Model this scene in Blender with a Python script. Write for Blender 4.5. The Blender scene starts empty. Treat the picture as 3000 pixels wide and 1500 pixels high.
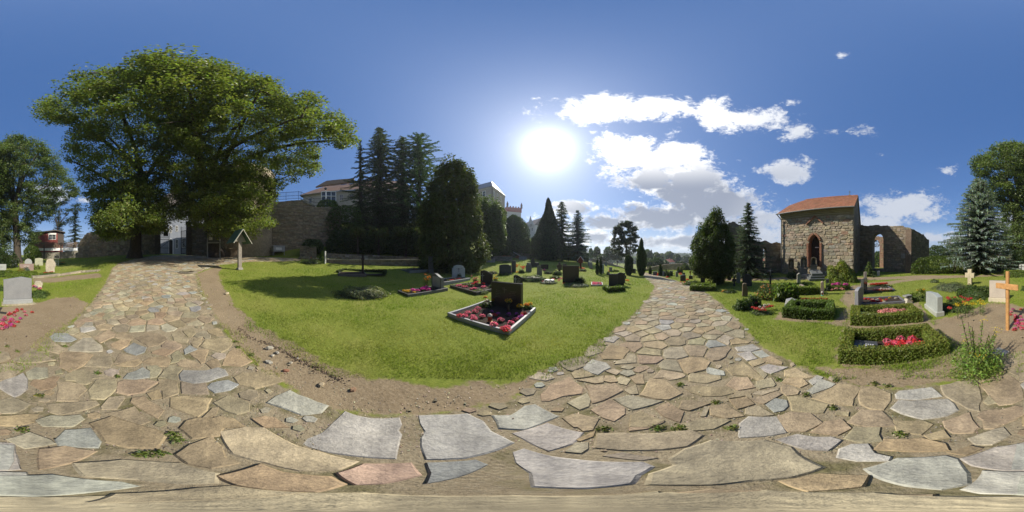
import bpy, math, random
import numpy as np
from mathutils import Vector
rnd = random.Random(7)
rng = np.random.default_rng(11)
sc = bpy.context.scene
C = sc.collection
TAU = 2*math.pi
R = math.radians

# ---------------------------------------------------------------- camera, world, sun, exposure
EYE = 1.6
cam_data = bpy.data.cameras.new('camera')
cam = bpy.data.objects.new('camera', cam_data); C.objects.link(cam)
cam_data.type = 'PANO'
try:
    cam_data.cycles.panorama_type = 'EQUIRECTANGULAR'
except Exception:
    cam_data.panorama_type = 'EQUIRECTANGULAR'
cam_data.clip_start = 0.05; cam_data.clip_end = 6000
cam.location = (0, 0, EYE); cam.rotation_euler = (math.pi/2, 0, 0)
sc.camera = cam
SUN_AZ, SUN_EL = R(12.8), R(37.6)          # bearing clockwise from +Y, elevation
vs = sc.view_settings
vs.view_transform = 'Standard'; vs.look = 'None'; vs.gamma = 1.0; vs.use_curve_mapping = False
vs.exposure = 0.62
sun_d = bpy.data.lights.new('sun', 'SUN'); sun_d.energy = 4.2; sun_d.angle = R(0.53); sun_d.color = (1, 0.93, 0.80)
sun = bpy.data.objects.new('sun', sun_d); C.objects.link(sun)
SUNV = Vector((math.sin(SUN_AZ)*math.cos(SUN_EL), math.cos(SUN_AZ)*math.cos(SUN_EL), math.sin(SUN_EL)))
sun.rotation_euler = (-SUNV).to_track_quat('-Z', 'Y').to_euler()
sc.cycles.max_bounces = 6; sc.cycles.diffuse_bounces = 3; sc.cycles.glossy_bounces = 2
sc.cycles.volume_bounces = 0; sc.cycles.transmission_bounces = 4; sc.cycles.transparent_max_bounces = 8
sc.cycles.caustics_reflective = False; sc.cycles.caustics_refractive = False
sc.cycles.use_denoising = True

def build_world():
    w = bpy.data.worlds.new('World'); sc.world = w; w.use_nodes = True
    nt = w.node_tree; N = nt.nodes; L = nt.links; N.clear()
    def val(x, sock):
        if isinstance(x, (int, float)): sock.default_value = x
        else: L.new(x, sock)
    def M(op, a, b=None, c=None, clamp=False):
        n = N.new('ShaderNodeMath'); n.operation = op; n.use_clamp = clamp
        val(a, n.inputs[0])
        if b is not None: val(b, n.inputs[1])
        if c is not None: val(c, n.inputs[2])
        return n.outputs[0]
    def VM(op, a, b=None):
        n = N.new('ShaderNodeVectorMath'); n.operation = op
        for i, x in enumerate((a, b)):
            if x is None: continue
            if isinstance(x, (tuple, list)): n.inputs[i].default_value = x
            else: L.new(x, n.inputs[i])
        return n
    def mix(f, a, b):
        n = N.new('ShaderNodeMix'); n.data_type = 'RGBA'
        val(f, n.inputs[0])
        for i, x in ((6, a), (7, b)):
            if isinstance(x, tuple): n.inputs[i].default_value = (*x, 1)
            else: L.new(x, n.inputs[i])
        return n.outputs[2]
    def sstep(x, a, b):
        n = N.new('ShaderNodeMapRange'); n.interpolation_type = 'SMOOTHSTEP'
        val(x, n.inputs[0]); n.inputs[1].default_value = a; n.inputs[2].default_value = b
        return n.outputs[0]
    tc = N.new('ShaderNodeTexCoord').outputs['Generated']
    d = VM('NORMALIZE', tc).outputs[0]
    sep = N.new('ShaderNodeSeparateXYZ'); L.new(d, sep.inputs[0])
    lon = M('MULTIPLY', M('ARCTAN2', sep.outputs[0], sep.outputs[1]), 180/math.pi)
    lat = M('MULTIPLY', M('ARCSINE', sep.outputs[2]), 180/math.pi)
    sky = N.new('ShaderNodeTexSky'); sky.sky_type = 'NISHITA'; sky.sun_disc = False
    sky.sun_elevation = SUN_EL; sky.sun_rotation = SUN_AZ
    sky.altitude = 200; sky.air_density = 1.0; sky.dust_density = 0.25; sky.ozone_density = 3.0
    # clear air: the photograph's deep saturated blue, the paler dome overhead
    hs = N.new('ShaderNodeHueSaturation'); hs.inputs['Saturation'].default_value = SKY_SAT
    hs.inputs['Value'].default_value = SKY_VAL; L.new(sky.outputs[0], hs.inputs['Color'])
    base = mix(0.55, hs.outputs[0], (0.50, 1.62, 4.7))     # even blue of the upper air
    sd = VM('DOT_PRODUCT', d, tuple(SUNV)).outputs['Value']
    ang = M('MULTIPLY', M('ARCCOSINE', M('MINIMUM', sd, 0.999999)), 180/math.pi)
    # bright aureole of the veiled sun
    g1 = M('POWER', 2.718, M('MULTIPLY', M('POWER', M('DIVIDE', ang, 4.2), 1.35), -1.0))
    g2 = M('POWER', 2.718, M('MULTIPLY', ang, -1/16.0))
    glow = M('ADD', M('MULTIPLY', g1, 17.0), M('MULTIPLY', g2, 6.5))
    # clouds: elliptical banks (bearing, elevation, half width, half height in degrees, density)
    el = None
    for (cx, cy, rx, ry, k) in CLOUDS:
        a = M('DIVIDE', M('SUBTRACT', lon, cx), rx); b = M('DIVIDE', M('SUBTRACT', lat, cy), ry)
        e = M('SUBTRACT', 1.0, M('SQRT', M('ADD', M('MULTIPLY', a, a), M('MULTIPLY', b, b))))
        e = M('ADD', M('MAXIMUM', M('MULTIPLY', e, 1.25*min(1.0, k+.15)), -2.4), (k-1.0)*.8)
        el = e if el is None else M('SMOOTH_MAX', el, e, 0.18)
    # flatten the noise domain so that banks stretch along the horizon
    strv = VM('MULTIPLY', d, (1, 1, 1.7)).outputs[0]
    def noise(scale, det, rough, off=(0, 0, 0), dist=0.0):
        n = N.new('ShaderNodeTexNoise'); n.inputs['Scale'].default_value = scale
        n.inputs['Detail'].default_value = det; n.inputs['Roughness'].default_value = rough
        n.inputs['Distortion'].default_value = dist
        L.new(VM('ADD', strv, off).outputs[0], n.inputs['Vector']); return n.outputs['Fac']
    n1 = noise(7.0, 10, 0.66, (3.1, 0, 0), 0.35); n2 = noise(22, 9, 0.72, (0, 2.3, 0), .5); n4 = noise(60, 6, .7)
    nn = M('ADD', M('MULTIPLY', M('SUBTRACT', n1, 0.5), 3.1), M('ADD', M('MULTIPLY', M('SUBTRACT', n2, 0.5), 1.7), M('MULTIPLY', M('SUBTRACT', n4, .5), .7)))
    dens = M('ADD', el, nn)
    mask = sstep(dens, -0.08, 0.62)
    # thickness towards the sun decides how grey a part of the cloud is
    off = tuple(x*0.045 for x in SUNV)
    n3 = noise(7.0, 6, 0.6, (3.1+off[0], off[1], off[2]*1.7), 0.3)
    thick = M('ADD', el, M('MULTIPLY', M('SUBTRACT', n3, 0.5), 2.6))
    shade = sstep(M('ADD', thick, M('MULTIPLY', M('SUBTRACT', n2, .5), .9)), -0.05, 0.8)
    far = sstep(ang, 10.0, 28.0)
    low = M('SUBTRACT', 1.0, sstep(lat, 23.0, 36.0))
    front = M('SUBTRACT', 1.0, sstep(ang, 55.0, 85.0))
    shade = M('MULTIPLY', M('MULTIPLY', shade, M('MULTIPLY', far, front)), M('ADD', 0.12, M('MULTIPLY', low, 0.88)))
    lit = mix(sstep(ang, 30.0, 80.0), (12.5, 12.4, 12.2), (5.6, 6.0, 6.8))
    ccol = mix(shade, lit, (2.9, 3.25, 4.1))
    gl = N.new('ShaderNodeCombineXYZ')
    for i, k in enumerate((1.0, 1.0, 0.97)): L.new(M('MULTIPLY', glow, k), gl.inputs[i])
    veil = VM('ADD', base, gl.outputs[0]).outputs[0]
    # thin milky haze low over the horizon
    hz = M('MULTIPLY', M('SUBTRACT', 1.0, sstep(lat, 0.0, 16.0)), 0.45)
    veil = mix(hz, veil, (5.6, 6.6, 8.0))
    out = mix(M('MULTIPLY', mask, 0.96), veil, ccol)
    bg = N.new('ShaderNodeBackground'); bg.inputs['Strength'].default_value = SKY_STR
    L.new(out, bg.inputs['Color'])
    o = N.new('ShaderNodeOutputWorld'); L.new(bg.outputs[0], o.inputs[0])
    w.cycles.sampling_method = 'MANUAL'; w.cycles.sample_map_resolution = 1024

SKY_SAT, SKY_VAL, SKY_STR = 1.02, 1.12, 0.077
def _c(s, t, rs, rt, k=1.0):    # cloud bank from a sketch of the sky, 2576 x 1288 over the whole sphere
    f = 360/2576; return (s*f-180, 90-t*f, rs*f, rt*f, k)
CLOUDS = [_c(1560,272,190,34,1.15), _c(1460,285,80,26), _c(1690,262,70,20,.7), _c(1800,290,62,46,.95), _c(1880,302,110,38,1.0), _c(2010,330,66,28,.7),
          _c(2130,330,95,22,.5), _c(1590,388,86,46,1.3), _c(1690,400,95,52,1.2), _c(1640,450,95,40,1.1), _c(1740,470,110,62,1.3),
          _c(1790,520,130,48,1.3), _c(1660,545,150,38,1.2), _c(1880,570,110,34,1.1), _c(1540,560,150,26,.95), _c(1440,522,70,22,.9),
          _c(1700,608,320,22,.9), _c(1480,595,150,26,.75), _c(1860,598,170,30,.85), _c(1930,545,110,20,.75), _c(1400,560,90,24,.55), _c(2330,480,70,20,.5), _c(2250,585,120,16,.5), _c(1975,430,68,30,1.1), _c(1930,508,70,16,.45), _c(2000,585,70,30,1.0), _c(2270,520,125,40,1.05),
          _c(2200,560,110,26,.8), _c(2390,430,46,17,.5), _c(2115,142,30,16,.55), _c(1995,258,38,17,.5), _c(2360,600,90,20,.7), _c(1272,340,26,12,.5),
          _c(1490,333,18,10,.5), _c(2215,390,40,10,.2), _c(1500,128,22,5,.1), _c(2005,110,40,10,.1), _c(120,490,80,40,.8), _c(215,505,30,20,.7), _c(2540,560,60,40,.9)]
build_world()

# ---------------------------------------------------------------- survey: bearings and the lie of the land
# bearings were read off the photograph (3000 units = the full turn, 1500 = nadir to zenith)
def lon_of(u): return (u/3000-0.5)*TAU
def ray(u, v):
    lo, la = lon_of(u), (0.5-v/1500)*math.pi
    return (math.sin(lo)*math.cos(la), math.cos(lo)*math.cos(la), math.sin(la))
PROF = {
 -180: [(0,0),(18,0),(24,.3),(30,.8),(60,1.5),(150,2),(700,6)],
 -160: [(0,0),(6,.05),(14,.15),(24,.75),(30,1.0),(60,1.5),(150,2),(700,6)],
 -140: [(0,0),(4,.12),(10,.6),(18,1.4),(24,1.7),(60,2),(700,6)],
 -125: [(0,0),(3,.12),(8.7,.72),(15,1.3),(22,1.85),(40,2.2),(700,6)],
 -104: [(0,0),(3,.12),(10,.78),(17,1.4),(20,1.55),(30,1.8),(700,8)],
 -90:  [(0,0),(3,.1),(10,.75),(17,1.45),(21,1.6),(26,2),(40,9),(700,22)],
 -78:  [(0,0),(3,.08),(10,.6),(15,1.1),(17,1.45),(20.8,1.6),(22.5,7),(40,8.5),(80,14),(700,24)],
 -60:  [(0,0),(3,.03),(8,.25),(14.6,.80),(15.4,.85),(18,1.3),(21,2.5),(27,7),(40,9),(80,16),(700,26)],
 -40:  [(0,0),(8,.1),(14.6,.68),(15.4,.72),(18,1.2),(20,2.2),(27,7),(45,11),(80,18),(700,28)],
 -25:  [(0,0),(8,.05),(13,.2),(18,1.0),(24,3),(32,6.5),(50,11),(80,18),(700,28)],
 -10:  [(0,0),(8,.05),(14,.25),(22,.6),(24,.7),(27,1.4),(32,1.7),(40,4),(60,11),(100,20),(700,28)],
 0:    [(0,0),(9,.08),(13,.23),(22,.7),(35,1.55),(45,2.5),(60,6),(110,14),(700,20)],
 15:   [(0,0),(8,0),(17,.3),(30,.8),(40,1.05),(60,1.5),(110,2),(700,5)],
 30:   [(0,0),(10,0),(25,.2),(40,0),(47,-.3),(60,-3),(90,-7),(200,-4),(400,1),(700,8)],
 45:   [(0,0),(12,0),(18,-.1),(24,-.5),(31,-1.3),(40,-4),(90,-9),(200,-6),(400,0),(700,9)],
 60:   [(0,0),(12,0),(18,-.1),(24,-.5),(31,-1.3),(40,-4),(90,-9),(200,-6),(400,0),(700,9)],
 80:   [(0,0),(16,0),(22,-.4),(40,-4),(90,-9),(200,-6),(400,0),(700,9)],
 100:  [(0,0),(20,0),(26,-.3),(45,-3),(90,-7),(300,-2),(700,8)],
 130:  [(0,0),(20,0),(45,-1),(90,-2),(300,0),(700,6)],
 155:  [(0,0),(20,0),(60,0),(150,1),(700,6)],
 180:  [(0,0),(18,0),(24,.3),(30,.8),(60,1.5),(150,2),(700,6)],
}
_LR = np.concatenate([np.linspace(0, 12, 49), np.exp(np.linspace(math.log(12.3), math.log(900), 130))])
_LONS = np.array(sorted(PROF)); _TAB = np.array([np.interp(_LR, [p[0] for p in PROF[k]], [p[1] for p in PROF[k]]) for k in sorted(PROF)])
_FL = np.linspace(-180, 180, 361)
_FT = np.array([[0.0]*len(_LR)]*361)
for j in range(len(_LR)): _FT[:, j] = np.interp(_FL, _LONS, _TAB[:, j])
for _ in range(5):                               # round off the survey's kinks
    t = _FT[:-1]; t = (np.roll(t, 1, 0)+2*t+np.roll(t, -1, 0))/4; _FT = np.vstack([t, t[:1]])
for _ in range(2): _FT[:, 1:-1] = (_FT[:, :-2]+2*_FT[:, 1:-1]+_FT[:, 2:])/4
def Hn(x, y):
    x = np.asarray(x, float); y = np.asarray(y, float)
    d = np.hypot(x, y); lo = np.degrees(np.arctan2(x, y))+180
    fj = np.interp(d, _LR, np.arange(len(_LR))); i = np.clip(lo.astype(int), 0, 359); j = np.clip(fj.astype(int), 0, len(_LR)-2)
    a, b = lo-i, fj-j
    return (_FT[i, j]*(1-a)+_FT[i+1, j]*a)*(1-b)+(_FT[i, j+1]*(1-a)+_FT[i+1, j+1]*a)*b
_FTL = _FT.tolist(); _LRL = _LR.tolist()
import bisect
def H(x, y):
    d = math.hypot(x, y); lo = math.degrees(math.atan2(x, y))+180; i = min(359, int(lo)); j = min(len(_LRL)-2, max(0, bisect.bisect_right(_LRL, d)-1))
    a, b = lo-i, min(1.0, (d-_LRL[j])/(_LRL[j+1]-_LRL[j])); p, q = _FTL[i], _FTL[i+1]
    return (p[j]*(1-a)+q[j]*a)*(1-b)+(p[j+1]*(1-a)+q[j+1]*a)*b
def P(u, v):                                      # where the line of sight meets the ground
    dx, dy, dz = ray(u, v); t = 0.3
    while t < 600:
        if EYE+dz*t <= H(dx*t, dy*t):
            a, b = t/1.02, t
            for _ in range(24):
                m = (a+b)/2
                if EYE+dz*m <= H(dx*m, dy*m): b = m
                else: a = m
            return Vector((dx*b, dy*b, H(dx*b, dy*b)))
        t *= 1.02
    return PD(u, 300)
def PD(u, d, z=None):                             # bearing and distance
    lo = lon_of(u); x, y = math.sin(lo)*d, math.cos(lo)*d
    return Vector((x, y, H(x, y) if z is None else z))
def ZV(v, d): return EYE+d*math.tan((0.5-v/1500)*math.pi)      # height of a sighted mark at distance d
def M_(d, px): return d*px*TAU/3000                             # width of a sighted span at distance d
def W3(u, v, d): return PD(u, d, ZV(v, d))

# ---------------------------------------------------------------- mesh helpers
def tag(o, label=None, cat=None, group=None, kind=None):
    if label: o['label'] = label
    if cat: o['category'] = cat
    if group: o['group'] = group
    if kind: o['kind'] = kind
    return o
def thing(name, label, cat, loc=(0,0,0), rz=0.0, group=None):
    o = bpy.data.objects.new(name, None); C.objects.link(o); o.empty_display_size = .2
    o.location = loc; o.rotation_euler = (0, 0, rz); o['kind'] = 'thing'
    return tag(o, label, cat, group)
def copy_tree(o, parent=None):
    c = o.copy(); C.objects.link(c); c.parent = parent
    for ch in KIDS.get(o.name, []): copy_tree(ch, c)
    return c
KIDS = {}
def link(name, me, mat, parent=None, loc=None):
    o = bpy.data.objects.new(name, me); C.objects.link(o)
    if mat: me.materials.append(mat)
    if parent: o.parent = parent; KIDS.setdefault(parent.name, []).append(o)
    if loc is not None: o.location = loc
    return o
class MB:
    def __init__(s): s.v = []; s.f = []; s.c = []
    def add(s, vs, fs, col=(1,1,1)):
        b = len(s.v); s.v += [tuple(p) for p in vs]; s.f += [tuple(i+b for i in f) for f in fs]; s.c += [col]*len(fs)
    def box(s, c, size, rz=0, col=(1,1,1), tilt=0, taper=1.0):
        hx, hy, hz = size[0]/2, size[1]/2, size[2]/2; ca, sa = math.cos(rz), math.sin(rz); vs = []
        for z in (-1, 1):
            k = taper if z > 0 else 1
            for x, y in ((-1,-1),(1,-1),(1,1),(-1,1)):
                px, py, pz = x*hx*k, y*hy*k, z*hz
                py2 = py-tilt*pz
                vs.append((c[0]+px*ca-py2*sa, c[1]+px*sa+py2*ca, c[2]+pz))
        s.add(vs, [(3,2,1,0),(4,5,6,7),(0,1,5,4),(1,2,6,5),(2,3,7,6),(3,0,4,7)], col)
    def bbox(s, c, size, bev=.01, rz=0, col=(1,1,1)):        # box with chamfered edges
        hx, hy, hz = [q/2 for q in size]; b = min(bev, hx*.45, hy*.45, hz*.9)
        pts = []
        for z, k in ((-hz, b), (-hz+b, 0), (hz-b, 0), (hz, b)):
            X, Y = hx-k, hy-k
            pts.append([(-X+b,-Y,z),(X-b,-Y,z),(X,-Y+b,z),(X,Y-b,z),(X-b,Y,z),(-X+b,Y,z),(-X,Y-b,z),(-X,-Y+b,z)])
        ca, sa = math.cos(rz), math.sin(rz)
        vs = [(c[0]+x*ca-y*sa, c[1]+x*sa+y*ca, c[2]+z) for r in pts for x, y, z in r]
        fs = [tuple(range(7,-1,-1)), tuple(range(24,32))]
        for k in range(3):
            for i in range(8): j = (i+1) % 8; fs.append((k*8+i, k*8+j, k*8+8+j, k*8+8+i))
        s.add(vs, fs, col)
    def prism(s, poly, y0, y1, col=(1,1,1), bev=0.0):         # outline in x,z extruded along y
        n = len(poly)
        if bev:
            cx = sum(p[0] for p in poly)/n; cz = sum(p[1] for p in poly)/n
            k = lambda p: (p[0]+(cx-p[0])*bev/max(1e-6, math.hypot(cx-p[0], cz-p[1])), p[1]+(cz-p[1])*bev/max(1e-6, math.hypot(cx-p[0], cz-p[1])))
            rings = [([k(p) for p in poly], y0), (poly, y0+bev), (poly, y1-bev), ([k(p) for p in poly], y1)]
        else: rings = [(poly, y0), (poly, y1)]
        vs = [(x, y, z) for r, y in rings for x, z in r]
        fs = [tuple(range(n)), tuple(reversed(range(len(vs)-n, len(vs))))]
        for q in range(len(rings)-1):
            for i in range(n): j = (i+1) % n; fs.append((q*n+j, q*n+i, q*n+n+i, q*n+n+j))
        s.add(vs, fs, col)
    def slab(s, poly, z0, z1, col=(1,1,1)):                   # plan outline extruded up
        n = len(poly); zf = (lambda x, y: z1) if not callable(z1) else z1; z0f = (lambda x, y: z0) if not callable(z0) else z0
        vs = [(x, y, z0f(x, y)) for x, y in poly]+[(x, y, zf(x, y)) for x, y in poly]
        s.add(vs, [tuple(reversed(range(n))), tuple(range(n, 2*n))]+[(i, (i+1) % n, n+(i+1) % n, n+i) for i in range(n)], col)
    def tube(s, pts, rad, n=8, col=(1,1,1), cap=True):
        pts = [Vector(p) for p in pts]; rr = rad if isinstance(rad, (list, tuple)) else [rad]*len(pts); vs = []
        up = Vector((0.13, 0.21, 1)).normalized()
        for i, p in enumerate(pts):
            t = (pts[min(i+1, len(pts)-1)]-pts[max(i-1, 0)]); t = t.normalized() if t.length > 1e-9 else Vector((0,0,1))
            a = t.cross(up)
            if a.length < .05: a = t.cross(Vector((1,0,0)))
            a.normalize(); b = t.cross(a)
            vs += [p+(a*math.cos(TAU*k/n)+b*math.sin(TAU*k/n))*rr[i] for k in range(n)]
        fs = [(i*n+k, i*n+(k+1) % n, (i+1)*n+(k+1) % n, (i+1)*n+k) for i in range(len(pts)-1) for k in range(n)]
        if cap: fs += [tuple(range(n)), tuple(reversed(range(len(vs)-n, len(vs))))]
        s.add(vs, fs, col)
    def lathe(s, prof, n=16, c=(0,0,0), col=(1,1,1), sx=1, sy=1):
        vs = [(c[0]+r*math.cos(TAU*k/n)*sx, c[1]+r*math.sin(TAU*k/n)*sy, c[2]+z) for r, z in prof for k in range(n)]
        fs = [(i*n+k, i*n+(k+1) % n, (i+1)*n+(k+1) % n, (i+1)*n+k) for i in range(len(prof)-1) for k in range(n)]
        fs += [tuple(reversed(range(n))), tuple(range(len(vs)-n, len(vs)))]
        s.add(vs, fs, col)
    def mesh(s, name, smooth=False):
        me = bpy.data.meshes.new(name); me.from_pydata(s.v, [], s.f)
        at = me.attributes.new('Col', 'FLOAT_COLOR', 'FACE')
        at.data.foreach_set('color', np.array([(*c, 1) for c in s.c], np.float32).ravel())
        if smooth: me.polygons.foreach_set('use_smooth', [True]*len(me.polygons))
        me.update(); return me
    def build(s, name, mat, parent=None, loc=None, smooth=False): return link(name, s.mesh(name, smooth), mat, parent, loc)
def jit(c, a=.08, r=rnd):
    k = 1+r.uniform(-a, a); return tuple(max(0, min(1, x*k*(1+r.uniform(-a, a)*.35))) for x in c)
def quads(name, V, cols, mat, parent=None, smooth=False):      # V: (N,4,3) numpy, one colour per quad
    n = len(V); me = bpy.data.meshes.new(name)
    me.vertices.add(n*4); me.vertices.foreach_set('co', np.ascontiguousarray(V, np.float32).ravel())
    me.loops.add(n*4); me.loops.foreach_set('vertex_index', np.arange(n*4, dtype=np.int32))
    me.polygons.add(n); me.polygons.foreach_set('loop_start', np.arange(0, n*4, 4, dtype=np.int32))
    try: me.polygons.foreach_set('loop_total', np.full(n, 4, np.int32))
    except Exception: pass
    me.update(calc_edges=True)
    at = me.attributes.new('Col', 'FLOAT_COLOR', 'FACE')
    c4 = np.ones((n, 4), np.float32); c4[:, :3] = cols; at.data.foreach_set('color', c4.ravel())
    return link(name, me, mat, parent)
def norm(a): return a/np.maximum(np.linalg.norm(a, axis=-1, keepdims=True), 1e-9)
def leafq(c, L, W, n=None, t=None, up=.6, fold=.25):           # leaf diamonds round the centres c
    N = len(c)
    if n is None: n = rng.normal(size=(N, 3)); n[:, 2] = np.abs(n[:, 2])*.6+up; n = norm(n)
    if t is None: t = rng.normal(size=(N, 3))
    t = norm(t-n*(t*n).sum(1, keepdims=True)); b = np.cross(n, t)
    L = np.broadcast_to(L, N)[:, None]; W = np.broadcast_to(W, N)[:, None]
    return np.stack([c-t*L/2-n*L*fold*.3, c+b*W/2+n*W*fold*.5, c+t*L/2-n*L*fold*.5, c-b*W/2+n*W*fold*.5], 1)
def cvar(base, n, v=.25, hue=.12):
    k = 1+rng.normal(0, v, n)[:, None]; h = 1+rng.normal(0, hue, (n, 3)); return np.clip(np.array(base)*k*h, .003, .95)

# ---------------------------------------------------------------- materials
MATS = {}
def mat(name, col=(1,1,1), rough=.8, vc=False, nscale=8.0, namt=.25, col2=None, bump=0.0, bscale=40.0, fine=None, spec=.3, metal=0.0, trans=0.0, coat=0.0, detail=6, tint=(1.25,1.35,.7)):
    if name in MATS: return MATS[name]
    m = bpy.data.materials.new(name); m.use_nodes = True; nt = m.node_tree; N = nt.nodes; L = nt.links
    b = N['Principled BSDF']; out = N['Material Output']
    b.inputs['Roughness'].default_value = rough; b.inputs['Specular IOR Level'].default_value = spec; b.inputs['Metallic'].default_value = metal
    if coat: b.inputs['Coat Weight'].default_value = coat; b.inputs['Coat Roughness'].default_value = .06
    tc = N.new('ShaderNodeTexCoord')
    src = None
    if vc:
        at = N.new('ShaderNodeAttribute'); at.attribute_name = 'Col'; src = at.outputs['Color']
        if tuple(col) != (1,1,1):
            mm = N.new('ShaderNodeMix'); mm.data_type = 'RGBA'; mm.blend_type = 'MULTIPLY'; mm.inputs[0].default_value = 1
            L.new(src, mm.inputs[6]); mm.inputs[7].default_value = (*col, 1); src = mm.outputs[2]
    if namt > 0 or col2:
        no = N.new('ShaderNodeTexNoise'); no.inputs['Scale'].default_value = nscale; no.inputs['Detail'].default_value = detail
        no.inputs['Roughness'].default_value = .65; L.new(tc.outputs['Object'], no.inputs['Vector'])
        rp = N.new('ShaderNodeValToRGB'); rp.color_ramp.elements[0].position = .32; rp.color_ramp.elements[1].position = .68
        if col2:
            rp.color_ramp.elements[0].color = (*col2, 1); rp.color_ramp.elements[1].color = (*col, 1); L.new(no.outputs['Fac'], rp.inputs[0])
            c = rp.outputs[0]
            if vc:
                mm = N.new('ShaderNodeMix'); mm.data_type = 'RGBA'; mm.blend_type = 'MULTIPLY'; mm.inputs[0].default_value = 1
                L.new(src, mm.inputs[6]); L.new(c, mm.inputs[7]); c = mm.outputs[2]
            src = c
        else:
            lo, hi = 1-namt, 1+namt
            rp.color_ramp.elements[0].color = (lo,lo,lo,1); rp.color_ramp.elements[1].color = (hi,hi,hi,1); L.new(no.outputs['Fac'], rp.inputs[0])
            mm = N.new('ShaderNodeMix'); mm.data_type = 'RGBA'; mm.blend_type = 'MULTIPLY'; mm.inputs[0].default_value = 1
            if src: L.new(src, mm.inputs[6])
            else: mm.inputs[6].default_value = (*col, 1)
            L.new(rp.outputs[0], mm.inputs[7]); src = mm.outputs[2]
    for fs, fa in (fine or ()):
        no = N.new('ShaderNodeTexNoise'); no.inputs['Scale'].default_value = fs; no.inputs['Detail'].default_value = 5; no.inputs['Roughness'].default_value = .7; L.new(tc.outputs['Object'], no.inputs['Vector'])
        rp = N.new('ShaderNodeValToRGB'); rp.color_ramp.elements[0].position = .3; rp.color_ramp.elements[1].position = .7; lo, hi = 1-fa, 1+fa
        rp.color_ramp.elements[0].color = (lo, lo, lo*1.01, 1); rp.color_ramp.elements[1].color = (hi, hi*.995, hi*.97, 1); L.new(no.outputs['Fac'], rp.inputs[0])
        mm = N.new('ShaderNodeMix'); mm.data_type = 'RGBA'; mm.blend_type = 'MULTIPLY'; mm.inputs[0].default_value = 1
        if src: L.new(src, mm.inputs[6])
        else: mm.inputs[6].default_value = (*col, 1)
        L.new(rp.outputs[0], mm.inputs[7]); src = mm.outputs[2]
    if src: L.new(src, b.inputs['Base Color'])
    else: b.inputs['Base Color'].default_value = (*col, 1)
    if bump:
        n2 = N.new('ShaderNodeTexNoise'); n2.inputs['Scale'].default_value = bscale; n2.inputs['Detail'].default_value = 6; n2.inputs['Roughness'].default_value = .7
        L.new(tc.outputs['Object'], n2.inputs['Vector'])
        bp = N.new('ShaderNodeBump'); bp.inputs['Strength'].default_value = bump; bp.inputs['Distance'].default_value = .02
        L.new(n2.outputs['Fac'], bp.inputs['Height']); L.new(bp.outputs[0], b.inputs['Normal'])
    if trans:
        tr = N.new('ShaderNodeBsdfTranslucent'); mx = N.new('ShaderNodeMixShader'); mx.inputs[0].default_value = trans
        gm = N.new('ShaderNodeMix'); gm.data_type = 'RGBA'; gm.blend_type = 'MULTIPLY'; gm.inputs[0].default_value = 1
        if src: L.new(src, gm.inputs[6])
        else: gm.inputs[6].default_value = (*col, 1)
        gm.inputs[7].default_value = (*tint, 1); L.new(gm.outputs[2], tr.inputs['Color'])
        L.new(b.outputs[0], mx.inputs[1]); L.new(tr.outputs[0], mx.inputs[2]); L.new(mx.outputs[0], out.inputs['Surface'])
    MATS[name] = m; return m
leafM = mat('foliage', vc=True, rough=.5, spec=.4, namt=.0, trans=.45)
needleM = mat('needles', vc=True, rough=.6, spec=.25, namt=.0, trans=.32)
grassM = mat('grass_blades', vc=True, rough=.6, spec=.25, namt=0, trans=.35)
petalM = mat('petals', vc=True, rough=.6, spec=.2, namt=0, trans=.5, tint=(1.3,1.0,1.1))
barkM = mat('bark', (.10,.08,.06), .95, nscale=6, col2=(.045,.037,.03), bump=.8, bscale=14)
rubbleM = mat('rubble_stone', vc=True, rough=.92, nscale=4.5, namt=.25, bump=1.0, bscale=11, fine=((.7, .18), (22, .22)))
paveM = mat('paving_stone', vc=True, rough=.88, nscale=6, namt=.24, bump=.6, bscale=24, fine=((.8, .2), (3.3, .2), (14, .16), (60, .25)))
granM = mat('granite', vc=True, rough=.5, nscale=160, namt=.22, spec=.4, bump=.08, bscale=120, fine=((3.5, .12),))
polM = mat('polished_granite', vc=True, rough=.2, nscale=140, namt=.2, spec=.3)
sandM = mat('sandstone', vc=True, rough=.92, nscale=14, namt=.25, bump=.35, bscale=45, fine=((3, .22),))
woodM = mat('weathered_wood', vc=True, rough=.8, nscale=18, namt=.22, bump=.25, bscale=60)
paintM = mat('paint', vc=True, rough=.6, nscale=3, namt=.08)
plasterM = mat('plaster', vc=True, rough=.95, nscale=1.4, namt=.12, bump=.15, bscale=30)
ironM = mat('iron', vc=True, rough=.55, nscale=30, namt=.2, metal=.3)
tileM = mat('roof_tile', vc=True, rough=.85, nscale=9, namt=.15, bump=.2, fine=((1.2, .14),))
glassM = mat('window_glass', (.03,.035,.04), .08, namt=0, spec=.7)
soilM = mat('bed_soil', (.055,.038,.026), .98, nscale=22, col2=(.03,.021,.015), bump=1.0, bscale=55)
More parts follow.
